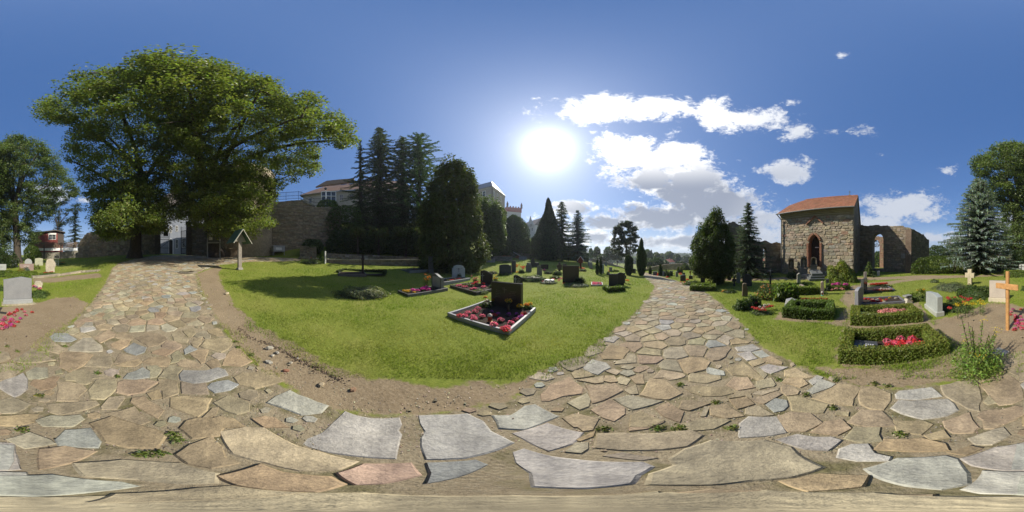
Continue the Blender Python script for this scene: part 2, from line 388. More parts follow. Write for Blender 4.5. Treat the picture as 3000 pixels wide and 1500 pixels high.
# ---------------------------------------------------------------- ground sheet
def pxy(l): return np.array([P(u % 3000, v)[:2] for u, v in l])
PATH = pxy([(0,1085),(70,1060),(151,990),(210,943),(274,879),(309,827),(326,790),(345,771),(400,757),(466,748),(550,748),(650,751),(800,754),(880,758),(880,764),
  (730,767),(640,777),(585,797),(576,803),(594,862),(635,931),(687,1001),(735,1055),(800,1110),(870,1150),(960,1190),(1000,1205),(1225,1212),(1420,1188),(1500,1172),
  (1590,1110),(1610,1080),(1690,1050),(1740,1010),(1800,965),(1850,925),(1905,868),(1918,838),(1880,806),(1878,797),(1898,799),(1960,816),(2012,830),(2060,850),(2120,895),(2180,955),
  (2230,1010),(2290,1045),(2395,1095),(2450,1110),(2520,1132),(2600,1140),(2690,1128),(2790,1120),(2885,1095),(2950,1046),(2985,1036)])
STRIP = pxy([(576,803),(640,777),(650,785),(640,800),(652,838),(690,897),(757,955),(862,1001),(967,1071),(1010,1092),(1048,1092),(1100,1118),(1147,1108),(1258,1135),(1374,1120),(1420,1124),(1502,1122),
  (1560,1100),(1630,1065),(1747,1022),(1817,976),(1875,908),(1905,868),(1850,925),(1800,965),(1740,1010),(1690,1050),(1610,1080),(1590,1110),(1500,1172),(1420,1188),(1225,1212),(1000,1205),(960,1190),(870,1150),(800,1110),(735,1055),(687,1001),(635,931),(594,862)])
DIRT_L = pxy([(0,1085),(70,1060),(151,990),(210,943),(262,889),(215,868),(165,872),(120,885),(60,893),(0,900),(2960,890),(2900,885),(2860,900),(2800,925),(2735,935),(2735,960),(2790,1000),(2790,1030),(2700,1060),(2560,1075),(2440,1078),
  (2395,1080),(2450,1110),(2520,1132),(2600,1140),(2690,1128),(2790,1120),(2885,1095),(2950,1046),(2985,1036)])
DIRT_R = pxy([(2440,1070),(2475,960),(2490,905),(2460,880),(2490,838),(2530,830),(2660,818),(2760,810),(2760,814),(2660,824),(2560,842),(2500,858),(2520,900),(2650,880),(2690,880),(2720,930),(2790,1010),(2700,1062)])
DIRT_M = pxy([(2265,935),(2285,915),(2440,945),(2480,900),(2495,905),(2475,955),(2400,945)])
DIRT_F = pxy([(2100,815),(2300,812),(2400,814),(2560,812),(2700,806),(2850,806),(3000,800),(2999,804),(2850,812),(2640,818),(2400,820),(2300,819),(2130,824)])
DIRT_K = pxy([(95,815),(200,808),(290,800),(300,812),(200,822),(100,828)])
SOILS = [PATH, STRIP, DIRT_L, DIRT_R, DIRT_M, DIRT_F, DIRT_K]
def inpoly(x, y, poly):
    ins = np.zeros(len(x), bool); n = len(poly)
    for i in range(n):
        x1, y1 = poly[i]; x2, y2 = poly[(i+1) % n]
        if y1 == y2: continue
        ins ^= ((y1 > y) != (y2 > y)) & (x < (x2-x1)/(y2-y1)*(y-y1)+x1)
    return ins
def pdist(x, y, poly):
    best = np.full(len(x), 1e9); n = len(poly)
    for i in range(n):
        a, b = poly[i], poly[(i+1) % n]; d = b-a; L = max(1e-9, float(d@d))
        t = np.clip(((x-a[0])*d[0]+(y-a[1])*d[1])/L, 0, 1)
        best = np.minimum(best, np.hypot(x-a[0]-t*d[0], y-a[1]-t*d[1]))
    return best
def sdf(x, y, poly): d = pdist(x, y, poly); return np.where(inpoly(x, y, poly), d, -d)
def soilness(x, y):
    s = np.full(len(x), -9.0)
    for p in SOILS: s = np.maximum(s, sdf(x, y, p))
    return s
def fnoise(x, y, f, seed=0):                     # cheap smooth noise for the lie of turf and soil
    r = np.random.default_rng(seed); o = np.zeros_like(x)
    for k in range(7):
        a = r.uniform(0, TAU); ff = f*r.uniform(.6, 1.7); o += np.sin((x*math.cos(a)+y*math.sin(a))*ff+r.uniform(0, TAU))
    return o/7
def ground():
    na = 900
    rr = np.concatenate([[0.15], np.exp(np.linspace(math.log(.5), math.log(40), 190)), np.exp(np.linspace(math.log(43), math.log(900), 40))])
    th = np.linspace(-math.pi, math.pi, na, endpoint=False)
    X = (rr[:, None]*np.sin(th)[None]).ravel(); Y = (rr[:, None]*np.cos(th)[None]).ravel()
    near = np.hypot(X, Y) < 42
    so = np.full(len(X), -9.0); so[near] = soilness(X[near], Y[near])
    Z = Hn(X, Y)
    inp = np.zeros(len(X), bool); inp[near] = inpoly(X[near], Y[near], PATH)
    Z = Z+np.where(near, (.012*fnoise(X, Y, 5, 1)+.006*fnoise(X, Y, 17, 2))*np.where(inp, .2, 1), 0)
    Z -= np.where(near, np.clip(so/.12+.5, 0, 1)*.006, 0)             # turf stands proud of the trodden soil
    V = np.stack([X, Y, Z], 1); V = np.vstack([V, [[0, 0, H(0, 0)-.006]]]); so = np.append(so, 1)
    nr = len(rr); fs = []
    for i in range(nr-1):
        a = i*na
        for k in range(na):
            j = (k+1) % na; fs.append((a+k, a+na+k, a+na+j, a+j))
    c = len(V)-1
    fs += [(c, k, (k+1) % na) for k in range(na)]
    me = bpy.data.meshes.new('ground'); me.from_pydata(V.tolist(), [], fs)
    at = me.attributes.new('soil', 'FLOAT', 'POINT'); at.data.foreach_set('value', np.clip(so/.4+.5, 0, 1).astype(np.float32))
    pv = np.append(np.where(inp, 1.0, 0.0), 1.0); a2 = me.attributes.new('bed', 'FLOAT', 'POINT'); a2.data.foreach_set('value', pv.astype(np.float32))
    me.polygons.foreach_set('use_smooth', [True]*len(me.polygons)); me.update()
    m = bpy.data.materials.new('lawn_and_soil'); m.use_nodes = True; nt = m.node_tree; N = nt.nodes; L = nt.links; b = N['Principled BSDF']
    b.inputs['Roughness'].default_value = .95; b.inputs['Specular IOR Level'].default_value = .15
    tc = N.new('ShaderNodeTexCoord').outputs['Object']
    def noise(s, d=6, r=.65):
        n = N.new('ShaderNodeTexNoise'); n.inputs['Scale'].default_value = s; n.inputs['Detail'].default_value = d; n.inputs['Roughness'].default_value = r
        L.new(tc, n.inputs['Vector']); return n.outputs['Fac']
    def ramp(f, *st):
        r = N.new('ShaderNodeValToRGB'); L.new(f, r.inputs[0]); e = r.color_ramp.elements
        while len(e) < len(st): e.new(.5)
        for q, (p, c) in zip(e, st): q.position = p; q.color = (*c, 1)
        return r.outputs[0]
    def mix(f, a, b_, bl='MIX'):
        n = N.new('ShaderNodeMix'); n.data_type = 'RGBA'; n.blend_type = bl
        if isinstance(f, float): n.inputs[0].default_value = f
        else: L.new(f, n.inputs[0])
        L.new(a, n.inputs[6]); L.new(b_, n.inputs[7]); return n.outputs[2]
    def math_(op, a, b_):
        n = N.new('ShaderNodeMath'); n.operation = op; n.use_clamp = True
        for i, q in enumerate((a, b_)):
            if isinstance(q, (int, float)): n.inputs[i].default_value = q
            else: L.new(q, n.inputs[i])
        return n.outputs[0]
    grass = mix(.45, ramp(noise(.55), (.3, (.12,.155,.022)), (.52, (.18,.215,.034)), (.75, (.28,.25,.08))), ramp(noise(14), (.3, (.10,.14,.02)), (.7, (.25,.27,.055))))
    soil = mix(.5, ramp(noise(1.3), (.3, (.19,.14,.085)), (.7, (.31,.245,.155))), ramp(noise(30, 8, .75), (.28, (.13,.095,.055)), (.5, (.28,.215,.135)), (.72, (.44,.36,.25))))
    grav = mix(.5, ramp(noise(2.2), (.35, (.19,.15,.095)), (.65, (.33,.275,.18))), ramp(noise(55, 6, .8), (.3, (.13,.10,.066)), (.5, (.31,.255,.17)), (.7, (.46,.40,.29))))
    moss = ramp(noise(3.1), (.48, (0,0,0)), (.62, (1,1,1)))
    bd = N.new('ShaderNodeAttribute'); bd.attribute_name = 'bed'
    so_ = N.new('ShaderNodeAttribute'); so_.attribute_name = 'soil'
    gr2 = mix(math_('MULTIPLY', moss, .7), grav, ramp(noise(20), (.3, (.06,.062,.02)), (.7, (.13,.125,.04))))
    sl = mix(bd.outputs['Fac'], soil, gr2)
    e = math_('ADD', so_.outputs['Fac'], math_('SUBTRACT', math_('MULTIPLY', noise(4.5, 7), 1.0), .30))
    rag = N.new('ShaderNodeMath'); rag.operation = 'SUBTRACT'; L.new(so_.outputs['Fac'], rag.inputs[0])
    nz = N.new('ShaderNodeMath'); nz.operation = 'MULTIPLY_ADD'; L.new(noise(4.5, 7), nz.inputs[0]); nz.inputs[1].default_value = 1.1; nz.inputs[2].default_value = -.55
    L.new(nz.outputs[0], rag.inputs[1])
    mr = N.new('ShaderNodeMapRange'); mr.interpolation_type = 'SMOOTHSTEP'; L.new(rag.outputs[0], mr.inputs[0]); mr.inputs[1].default_value = .40; mr.inputs[2].default_value = .60
    L.new(mix(mr.outputs[0], grass, sl), b.inputs['Base Color'])
    bp = N.new('ShaderNodeBump'); bp.inputs['Strength'].default_value = .9; bp.inputs['Distance'].default_value = .02; L.new(noise(26, 9, .75), bp.inputs['Height']); L.new(bp.outputs[0], b.inputs['Normal'])
    o = link('ground', me, m); tag(o, 'rolling graveyard ground of lawn, bare soil and gravel', kind='structure'); return o
ground()

# ---------------------------------------------------------------- flagstones
path_root = bpy.data.objects.new('flagstone_path', None); C.objects.link(path_root); tag(path_root, 'crazy paved flagstone path from the gate to the lower graves', kind='structure')
TAN, GREY, BLUE, PINK, SANDY, OCH = (.30,.24,.16), (.335,.325,.29), (.25,.255,.24), (.35,.255,.195), (.335,.29,.20), (.30,.235,.15)
OLV = (.28,.24,.165); PALE = (.325,.29,.22)
_L1 = (0,950,.2329); _L2 = (500,950,.2329); _C3 = (1000,950,.2329); _R4 = (1500,950,.2329); _R5 = (2000,950,.2329); _R6 = (2500,950,.2329); _B7 = (0,1200,.5823); _B8 = (1500,1200,.5823)
TR = [
 (_L1,BLUE,[(620,160),(690,108),(850,112),(965,185),(900,218),(690,215)]), (_L1,PALE,[(860,300),(1040,172),(1150,168),(1275,265),(1290,335),(1090,345),(880,330)]),
 (_L1,TAN,[(500,240),(610,185),(780,290),(850,310),(740,370),(590,330)]), (_L1,TAN,[(1190,165),(1370,68),(1450,120),(1430,160),(1310,215),(1270,235)]),
 (_L1,TAN,[(1450,130),(1560,95),(1660,150),(1660,195),(1520,185),(1440,165)]), (_L1,OCH,[(1400,250),(1500,200),(1640,200),(1600,270),(1510,320),(1420,285)]),
 (_L1,BLUE,[(1555,320),(1680,230),(1840,290),(1810,350),(1710,385),(1590,345)]), (_L1,TAN,[(1700,180),(1860,105),(2050,130),(2100,200),(1990,260),(1870,280)]),
 (_L1,OLV,[(150,455),(400,300),(700,450),(470,480),(300,490)]), (_L1,OCH,[(755,360),(1000,345),(1170,380),(1050,520),(880,600),(750,530)]),
 (_L1,OLV,[(1065,530),(1160,415),(1390,400),(1410,480),(1380,540),(1200,535)]), (_L1,TAN,[(1425,500),(1510,375),(1740,400),(1740,440),(1560,475)]),
 (_L1,OCH,[(1460,520),(1560,470),(1750,440),(1780,470),(1700,525)]), (_L1,OCH,[(1800,470),(1880,420),(2110,410),(2140,460),(2120,530),(1980,525)]),
 (_L1,OLV,[(0,510),(170,485),(300,550),(150,660),(60,695),(-60,720),(-60,540)]), (_L1,PALE,[(330,600),(440,545),(600,545),(600,660),(480,690),(360,680)]),
 (_L1,GREY,[(-50,760),(60,700),(290,615),(345,690),(335,810),(260,880),(180,910),(0,800)]), (_L1,TAN,[(725,715),(900,725),(1040,760),(1090,820),(1000,900),(990,960),(720,960)]),
 (_L1,OLV,[(1120,830),(1210,700),(1460,690),(1470,800),(1380,890),(1310,940),(1150,930)]), (_L1,TAN,[(1480,730),(1560,700),(1800,690),(2000,720),(1800,850),(1610,880),(1475,850)]),
 (_L1,BLUE,[(1560,680),(1620,620),(1800,545),(1880,600),(1880,665),(1700,685)]), (_L1,OLV,[(1270,1035),(1380,920),(1550,900),(1570,930),(1470,1060),(1290,1065)]),
 (_L1,OCH,[(1660,930),(1820,905),(2050,1080),(1970,1180),(1860,1120),(1650,980)]), (_L1,OCH,[(1850,870),(1990,825),(2030,920),(1910,935)]),
 (_L1,OLV,[(600,1000),(860,985),(1200,960),(1240,1010),(1130,1060),(760,1140),(640,1110)]), (_L1,TAN,[(1330,1125),(1690,1035),(1890,1215),(1750,1260),(1560,1190)]),
 (_L1,PALE,[(450,1210),(640,1150),(1000,1140),(1060,1190),(900,1280),(560,1280)]), (_L1,OLV,[(0,960),(150,920),(380,1000),(200,1110),(0,1120)]),
 (_L2,TAN,[(10,120),(80,80),(220,190),(200,235),(40,205)]), (_L2,TAN,[(150,80),(270,45),(325,110),(260,160),(220,155)]), (_L2,OCH,[(455,80),(580,45),(625,60),(665,135),(580,150),(500,120)]),
 (_L2,OCH,[(375,280),(440,200),(640,175),(760,180),(770,250),(720,310),(640,355)]), (_L2,TAN,[(265,240),(400,165),(370,240),(330,285),(280,270)]), (_L2,BLUE,[(170,320),(240,265),(335,315),(180,375)]),
 (_L2,OCH,[(245,370),(340,320),(470,320),(430,470),(380,490)]), (_L2,TAN,[(80,490),(180,435),(300,470),(400,520),(330,550),(110,520)]), (_L2,OCH,[(445,490),(520,440),(590,440),(635,520),(520,560)]),
 (_L2,OCH,[(650,515),(710,380),(790,300),(880,310),(1030,460),(880,525)]), (_L2,PALE,[(515,400),(570,360),(690,370),(680,420),(600,445)]), (_L2,GREY,[(110,635),(160,580),(440,580),(590,540),(680,570),(710,640),(470,715),(300,735),(130,700)]),
 (_L2,BLUE,[(470,790),(520,740),(720,700),(850,760),(740,820),(560,865)]), (_L2,OCH,[(795,670),(900,610),(1240,590),(1420,710),(1270,760),(1060,810),(1000,780),(870,760)]), (_L2,OLV,[(870,870),(990,820),(1080,840),(1090,900),(1000,955),(890,920)]),
 (_L2,OCH,[(0,920),(200,895),(515,930),(440,1080),(340,1165),(180,1110),(0,1040)]), (_L2,OLV,[(545,990),(720,905),(870,930),(985,990),(985,1090),(830,1130),(690,1080)]), (_L2,OCH,[(400,1180),(520,1060),(600,1040),(560,1130),(440,1190)]),
 (_L2,GREY,[(1210,990),(1330,910),(1500,830),(1720,930),(1970,1020),(1880,1110),(1640,1135),(1440,1050)]), (_L2,OCH,[(1045,1190),(1180,1160),(1300,1180),(1480,1290),(1180,1290)]),
 (_L1,OCH,[(0,1160),(300,1130),(480,1130),(420,1230),(200,1270),(0,1270)]),
 (_B7,BLUE,[(285,150),(330,105),(455,95),(500,160),(490,190),(300,180)]), (_B7,OCH,[(455,70),(560,35),(680,70),(780,100),(830,130),(780,190),(640,190),(540,160)]),
 (_B7,PALE,[(40,150),(150,115),(250,150),(270,170),(130,195)]), (_B7,GREY,[(-40,175),(70,180),(45,300),(-60,300)]), (_B7,OCH,[(200,200),(330,185),(480,210),(420,240),(350,270),(210,300)]),
 (_B7,OCH,[(890,225),(960,180),(1060,135),(1110,190),(1130,240),(1200,265),(1060,290),(950,270)]), (_B7,SANDY,[(1110,110),(1240,88),(1330,90),(1430,150),(1600,210),(1790,262),(1700,300),(1500,305),(1330,265),(1180,220)]),
 (_B7,GREY,[(1500,160),(1620,115),(1680,60),(1740,10),(1860,45),(1935,45),(2005,40),(2020,75),(2000,105),(2015,125),(1985,245),(1760,230),(1560,185)]),
 (_B7,GREY,[(2105,30),(2290,25),(2350,20),(2430,60),(2460,110),(2576,165),(2490,205),(2330,240),(2150,250),(2120,180),(2140,110)]),
 (_B7,PINK,[(1700,320),(1830,275),(2060,270),(2090,330),(1930,370),(1800,375)]), (_B7,BLUE,[(2165,270),(2390,258),(2440,280),(2300,340),(2170,370)]),
 (_B7,OCH,[(1100,335),(1310,275),(1420,320),(1640,340),(1700,375),(1560,410),(1330,395),(1200,380)]), (_B7,SANDY,[(380,270),(620,255),(900,270),(1080,320),(1090,370),(900,375),(700,350),(440,335)]),
 (_B7,GREY,[(0,335),(270,330),(600,365),(690,385),(480,410),(200,432),(0,425)]), (_B7,SANDY,[(600,425),(1000,395),(1150,385),(1480,420),(1000,452),(500,465)]),
 (_B8,GREY,[(-90,30),(0,30),(60,-20),(115,-25),(230,35),(170,60),(60,100),(-60,90),(-70,60)]), (_B8,GREY,[(0,120),(180,70),(355,118),(300,170),(180,205),(60,150)]), (_B8,PALE,[(275,210),(320,170),(378,168),(375,195),(345,214)]),
 (_B8,OCH,[(330,150),(380,125),(415,110),(400,135),(350,157)]), (_B8,TAN,[(262,40),(330,22),(430,45),(405,100),(360,108)]), (_B8,SANDY,[(430,120),(560,118),(900,105),(958,130),(880,185),(740,200),(560,205),(425,190)]),
 (_B8,TAN,[(595,105),(600,50),(650,15),(700,30),(760,62),(680,95)]), (_B8,GREY,[(0,215),(60,195),(200,240),(440,265),(640,262),(690,290),(620,330),(600,370),(360,395),(120,385),(100,320)]),
 (_B8,SANDY,[(800,250),(870,200),(1000,155),(1270,155),(1400,190),(1440,230),(1560,290),(1380,340),(1200,355),(1000,375),(700,375),(720,320),(830,280)]), (_B8,PALE,[(470,232),(560,218),(720,240),(640,250)]),
 (_B8,OLV,[(865,70),(960,48),(1070,45),(1095,55),(1010,95),(900,105)]), (_B8,GREY,[(1140,130),(1150,70),(1190,35),(1330,38),(1380,115),(1300,130),(1150,140)]), (_B8,TAN,[(1330,40),(1400,12),(1500,15),(1560,65),(1480,110),(1390,110)]),
 (_B8,TAN,[(1505,112),(1580,60),(1660,52),(1700,95),(1640,128)]), (_B8,GREY,[(1340,150),(1440,125),(1600,140),(1650,155),(1590,205),(1480,195)]), (_B8,TAN,[(1690,65),(1760,0),(1860,5),(1925,80),(1800,88)]),
 (_B8,OLV,[(1680,145),(1720,90),(1850,92),(1855,160),(1760,165)]), (_B8,GREY,[(1645,240),(1660,200),(1710,175),(1790,175),(1810,220),(1900,235),(1880,255),(1740,255)]), (_B8,OCH,[(1830,200),(1880,148),(2060,145),(2180,170),(2190,205),(2060,210),(1900,205)]),
 (_B8,TAN,[(1925,55),(2070,58),(2115,75),(2060,125),(1940,110)]), (_B8,TAN,[(2170,60),(2300,15),(2345,90),(2320,115),(2220,118),(2180,90)]), (_B8,TAN,[(2350,20),(2400,0),(2560,0),(2530,50),(2430,95),(2380,95)]),
 (_B8,OCH,[(2080,130),(2170,105),(2190,140),(2110,150)]), (_B8,PALE,[(2300,145),(2430,100),(2470,90),(2500,130),(2420,175),(2340,175)]), (_B8,OCH,[(2200,215),(2300,185),(2360,195),(2280,225)]),
 (_B8,GREY,[(1780,300),(1940,245),(2180,232),(2240,250),(2280,320),(2290,370),(2150,400),(2000,380),(1840,340)]), (_B8,GREY,[(2270,245),(2430,190),(2576,165),(2650,170),(2680,300),(2480,305),(2330,280)]),
 (_B8,GREY,[(2280,400),(2380,310),(2576,315),(2700,320),(2720,420),(2380,420)]), (_B8,OCH,[(1380,360),(1560,325),(1780,335),(1740,385),(1500,405)]), (_B8,TAN,[(760,430),(1000,400),(1300,410),(1700,425),(2100,430),(2100,490),(1400,480),(900,470)]),
 (_B8,SANDY,[(0,440),(300,440),(720,415),(700,440),(400,462),(0,470)]),
 (_R4,GREY,[(905,540),(1010,440),(1180,480),(1240,545),(1150,580),(1075,635),(910,570)]), (_R4,OCH,[(1110,380),(1240,260),(1430,290),(1475,335),(1390,440),(1150,440)]), (_R4,TAN,[(360,880),(470,770),(720,665),(890,810),(870,875),(640,900),(470,965),(375,965)]),
 (_R4,TAN,[(920,770),(1150,770),(1290,745),(1395,835),(1150,960),(1010,995),(990,880)]), (_R4,TAN,[(750,620),(800,580),(940,590),(1030,645),(790,680)]), (_R4,TAN,[(830,705),(1150,645),(1150,730),(1040,738)]),
 (_R4,PALE,[(215,675),(330,600),(480,630),(525,680),(420,705)]), (_R4,SANDY,[(700,990),(940,870),(990,950),(960,1030),(850,1070)]), (_R4,TAN,[(990,1080),(1230,940),(1420,1060),(1420,1130),(1290,1220),(1150,1180)]),
 (_R4,PALE,[(1280,945),(1480,895),(1890,970),(1700,1030),(1520,1075)]), (_R4,OCH,[(1620,890),(1740,680),(1920,700),(2060,810),(2140,870),(1970,945),(1800,935)]), (_R4,TAN,[(1180,650),(1280,650),(1320,720),(1240,730),(1155,710)]),
 (_R4,SANDY,[(1325,680),(1360,655),(1490,690),(1440,760),(1345,740)]), (_R4,SANDY,[(1180,590),(1290,565),(1370,590),(1310,635)]), (_R4,PALE,[(1355,620),(1410,580),(1500,580),(1545,625),(1450,650)]), (_R4,SANDY,[(1370,545),(1430,515),(1540,535),(1470,570)]),
 (_R4,TAN,[(1535,590),(1580,535),(1690,520),(1720,550),(1600,605)]), (_R4,TAN,[(1490,670),(1560,640),(1650,630),(1670,745),(1560,745)]), (_R4,SANDY,[(1420,830),(1560,765),(1580,870),(1490,880)]), (_R4,TAN,[(1810,1060),(1960,980),(2150,1100),(2100,1230),(1900,1150)]),
 (_R4,TAN,[(1490,1290),(1510,1150),(1620,1095),(1900,1215),(1720,1290)]), (_R4,TAN,[(650,1180),(770,1130),(870,1165),(1090,1175),(1030,1290),(780,1290)]),
 (_R5,TAN,[(85,650),(120,610),(470,650),(480,690),(300,740),(90,720)]), (_R5,OCH,[(40,810),(180,770),(560,780),(660,860),(480,900),(250,905),(100,860)]), (_R5,TAN,[(560,760),(650,670),(820,670),(910,795),(700,830)]), (_R5,TAN,[(540,560),(760,470),(880,560),(1030,700),(960,720),(820,640),(640,640)]),
 (_R5,GREY,[(300,560),(330,545),(510,590),(525,640),(400,635),(320,610)]), (_R5,GREY,[(960,540),(1080,505),(1320,540),(1110,620),(1050,600)]), (_R5,OLV,[(910,560),(960,545),(1060,630),(1020,680)]), (_R5,TAN,[(1290,580),(1420,550),(1640,665),(1540,680),(1290,655)]),
 (_R5,TAN,[(1260,730),(1310,680),(1500,675),(1580,750),(1480,795)]), (_R5,TAN,[(1250,800),(1280,755),(1460,840),(1440,880),(1310,900),(1260,850)]), (_R5,GREY,[(1565,835),(1740,690),(1920,750),(1860,790),(1640,870)]), (_R5,GREY,[(1590,710),(1690,645),(1760,670),(1640,760)]),
 (_R5,TAN,[(1630,930),(1960,745),(2147,760),(2240,790),(2130,1020),(1900,1000)]), (_R5,TAN,[(1320,910),(1500,905),(1830,1010),(1760,1115),(1600,1120),(1380,1080)]), (_R5,BLUE,[(1050,1010),(1160,930),(1300,960),(1320,1030),(1260,1080),(1160,1105)]),
 (_R5,TAN,[(860,930),(1180,850),(1240,880),(1020,1000),(930,980)]), (_R5,TAN,[(600,950),(800,915),(900,1000),(690,1060)]), (_R5,TAN,[(340,1030),(540,1000),(770,1150),(560,1180),(370,1140)]), (_R5,SANDY,[(800,1060),(950,1030),(1130,1140),(1000,1150),(800,1130)]),
 (_R5,OLV,[(230,1150),(280,1040),(330,1050),(290,1150)]), (_R5,TAN,[(0,960),(120,960),(330,1000),(80,1080),(-40,1060)]), (_R5,OCH,[(840,480),(870,460),(1000,430),(1030,480),(890,530)]), (_R5,GREY,[(690,370),(850,340),(930,430),(810,455)]), (_R5,GREY,[(880,350),(1000,325),(1095,400),(990,420)]),
 (_R5,GREY,[(660,290),(880,250),(970,310),(860,340),(700,340)]), (_R5,OCH,[(600,200),(680,170),(850,220),(830,240),(620,255)]), (_R5,OCH,[(1005,430),(1110,400),(1250,480),(1240,505),(1030,480)]), (_R5,SANDY,[(880,880),(930,840),(1200,800),(1200,830),(1000,885)]),
 (_R6,TAN,[(80,870),(100,785),(260,780),(340,820),(470,870),(470,960),(380,1080),(200,1060),(100,1000)]), (_R6,GREY,[(530,880),(590,840),(980,790),(1060,850),(1120,905),(800,940),(560,930)]), (_R6,GREY,[(480,1060),(580,955),(1180,940),(1260,1000),(1300,1080),(1150,1150),(880,1195),(620,1130)]),
 (_R6,OLV,[(1110,770),(1310,720),(1530,705),(1600,880),(1590,1090),(1440,1060),(1150,890)]), (_R6,TAN,[(1560,710),(1800,640),(1960,640),(2100,740),(2147,930),(2000,1000),(1840,1020),(1720,900)]), (_R6,OLV,[(1650,970),(1700,900),(1780,990),(1700,1010)]),
 (_R6,TAN,[(1580,1160),(1640,1090),(2040,1030),(2147,1050),(2140,1130),(1900,1260),(1680,1230)]), (_R6,OLV,[(1860,400),(2147,330),(2260,360),(2280,430),(1900,570),(1850,500)]), (_R6,OLV,[(1960,600),(2147,520),(2330,540),(2340,650),(2147,690)]),
 (_R6,OLV,[(0,1170),(80,1080),(380,1110),(520,1250),(300,1290),(20,1270)]),
 (_R6,BLUE,[(1700,360),(1830,290),(1960,340),(1880,390)]),
]
def clip_half(poly, px, py, nx, ny):
    out = []; n = len(poly)
    for i in range(n):
        a, b = poly[i], poly[(i+1) % n]; da = (a[0]-px)*nx+(a[1]-py)*ny; db = (b[0]-px)*nx+(b[1]-py)*ny
        if da <= 0: out.append(a)
        if (da < 0 < db) or (db < 0 < da): t = da/(da-db); out.append((a[0]+(b[0]-a[0])*t, a[1]+(b[1]-a[1])*t))
    return out
def shrink(poly, g):
    n = len(poly); a = sum(poly[i][0]*poly[(i+1) % n][1]-poly[(i+1) % n][0]*poly[i][1] for i in range(n))
    if a < 0: poly = poly[::-1]
    out = poly
    cx = sum(p[0] for p in poly)/n; cy = sum(p[1] for p in poly)/n
    return [(p[0]+(cx-p[0])*min(.5, g/max(.01, math.hypot(p[0]-cx, p[1]-cy))), p[1]+(cy-p[1])*min(.5, g/max(.01, math.hypot(p[0]-cx, p[1]-cy)))) for p in out]
def rough_outline(poly, seg=.09, amp=.011):
    out = []; n = len(poly)
    for i in range(n):
        a, b = poly[i], poly[(i+1) % n]; L = math.hypot(b[0]-a[0], b[1]-a[1]); k = max(1, min(5, int(L/seg)))
        nx, ny = (b[1]-a[1])/max(L, 1e-6), -(b[0]-a[0])/max(L, 1e-6)
        for q in range(k):
            t = q/k; o = rnd.uniform(-amp, amp) if q else rnd.uniform(-amp*.5, amp*.5)
            cut = .0
            out.append((a[0]+(b[0]-a[0])*t+nx*o, a[1]+(b[1]-a[1])*t+ny*o))
    return out
def add_stone(mb, poly, col, lift=None):
    n = len(poly); a = sum(poly[i][0]*poly[(i+1) % n][1]-poly[(i+1) % n][0]*poly[i][1] for i in range(n))
    if a < 0: poly = poly[::-1]
    cx = sum(p[0] for p in poly)/n; cy = sum(p[1] for p in poly)/n; size = math.sqrt(abs(a)/2)
    lf = rnd.uniform(.002, .007) if lift is None else lift; tx, ty = rnd.gauss(0, .005), rnd.gauss(0, .005)
    zc = H(cx, cy)
    gx, gy = (H(cx+.2, cy)-zc)/.2, (H(cx, cy+.2)-zc)/.2
    Zt = lambda x, y: zc+(gx+tx)*(x-cx)+(gy+ty)*(y-cy)+lf
    b = min(.014, size*.05); vs = []
    for k, dz in ((0, -.06), (0, -.009), (b, 0)):
        q = shrink(poly, k) if k else poly
        vs += [(x, y, Zt(x, y)+dz-(rnd.uniform(0, .006) if dz == -.009 else 0)) for x, y in q]
    # slightly uneven face: a centre fan
    fs = [(r*n+i, r*n+(i+1) % n, (r+1)*n+(i+1) % n, (r+1)*n+i) for r in (0, 1) for i in range(n)]
    fs.append(tuple(range(2*n, 3*n)))
    mb.add(vs, fs, col)
OCC = {}
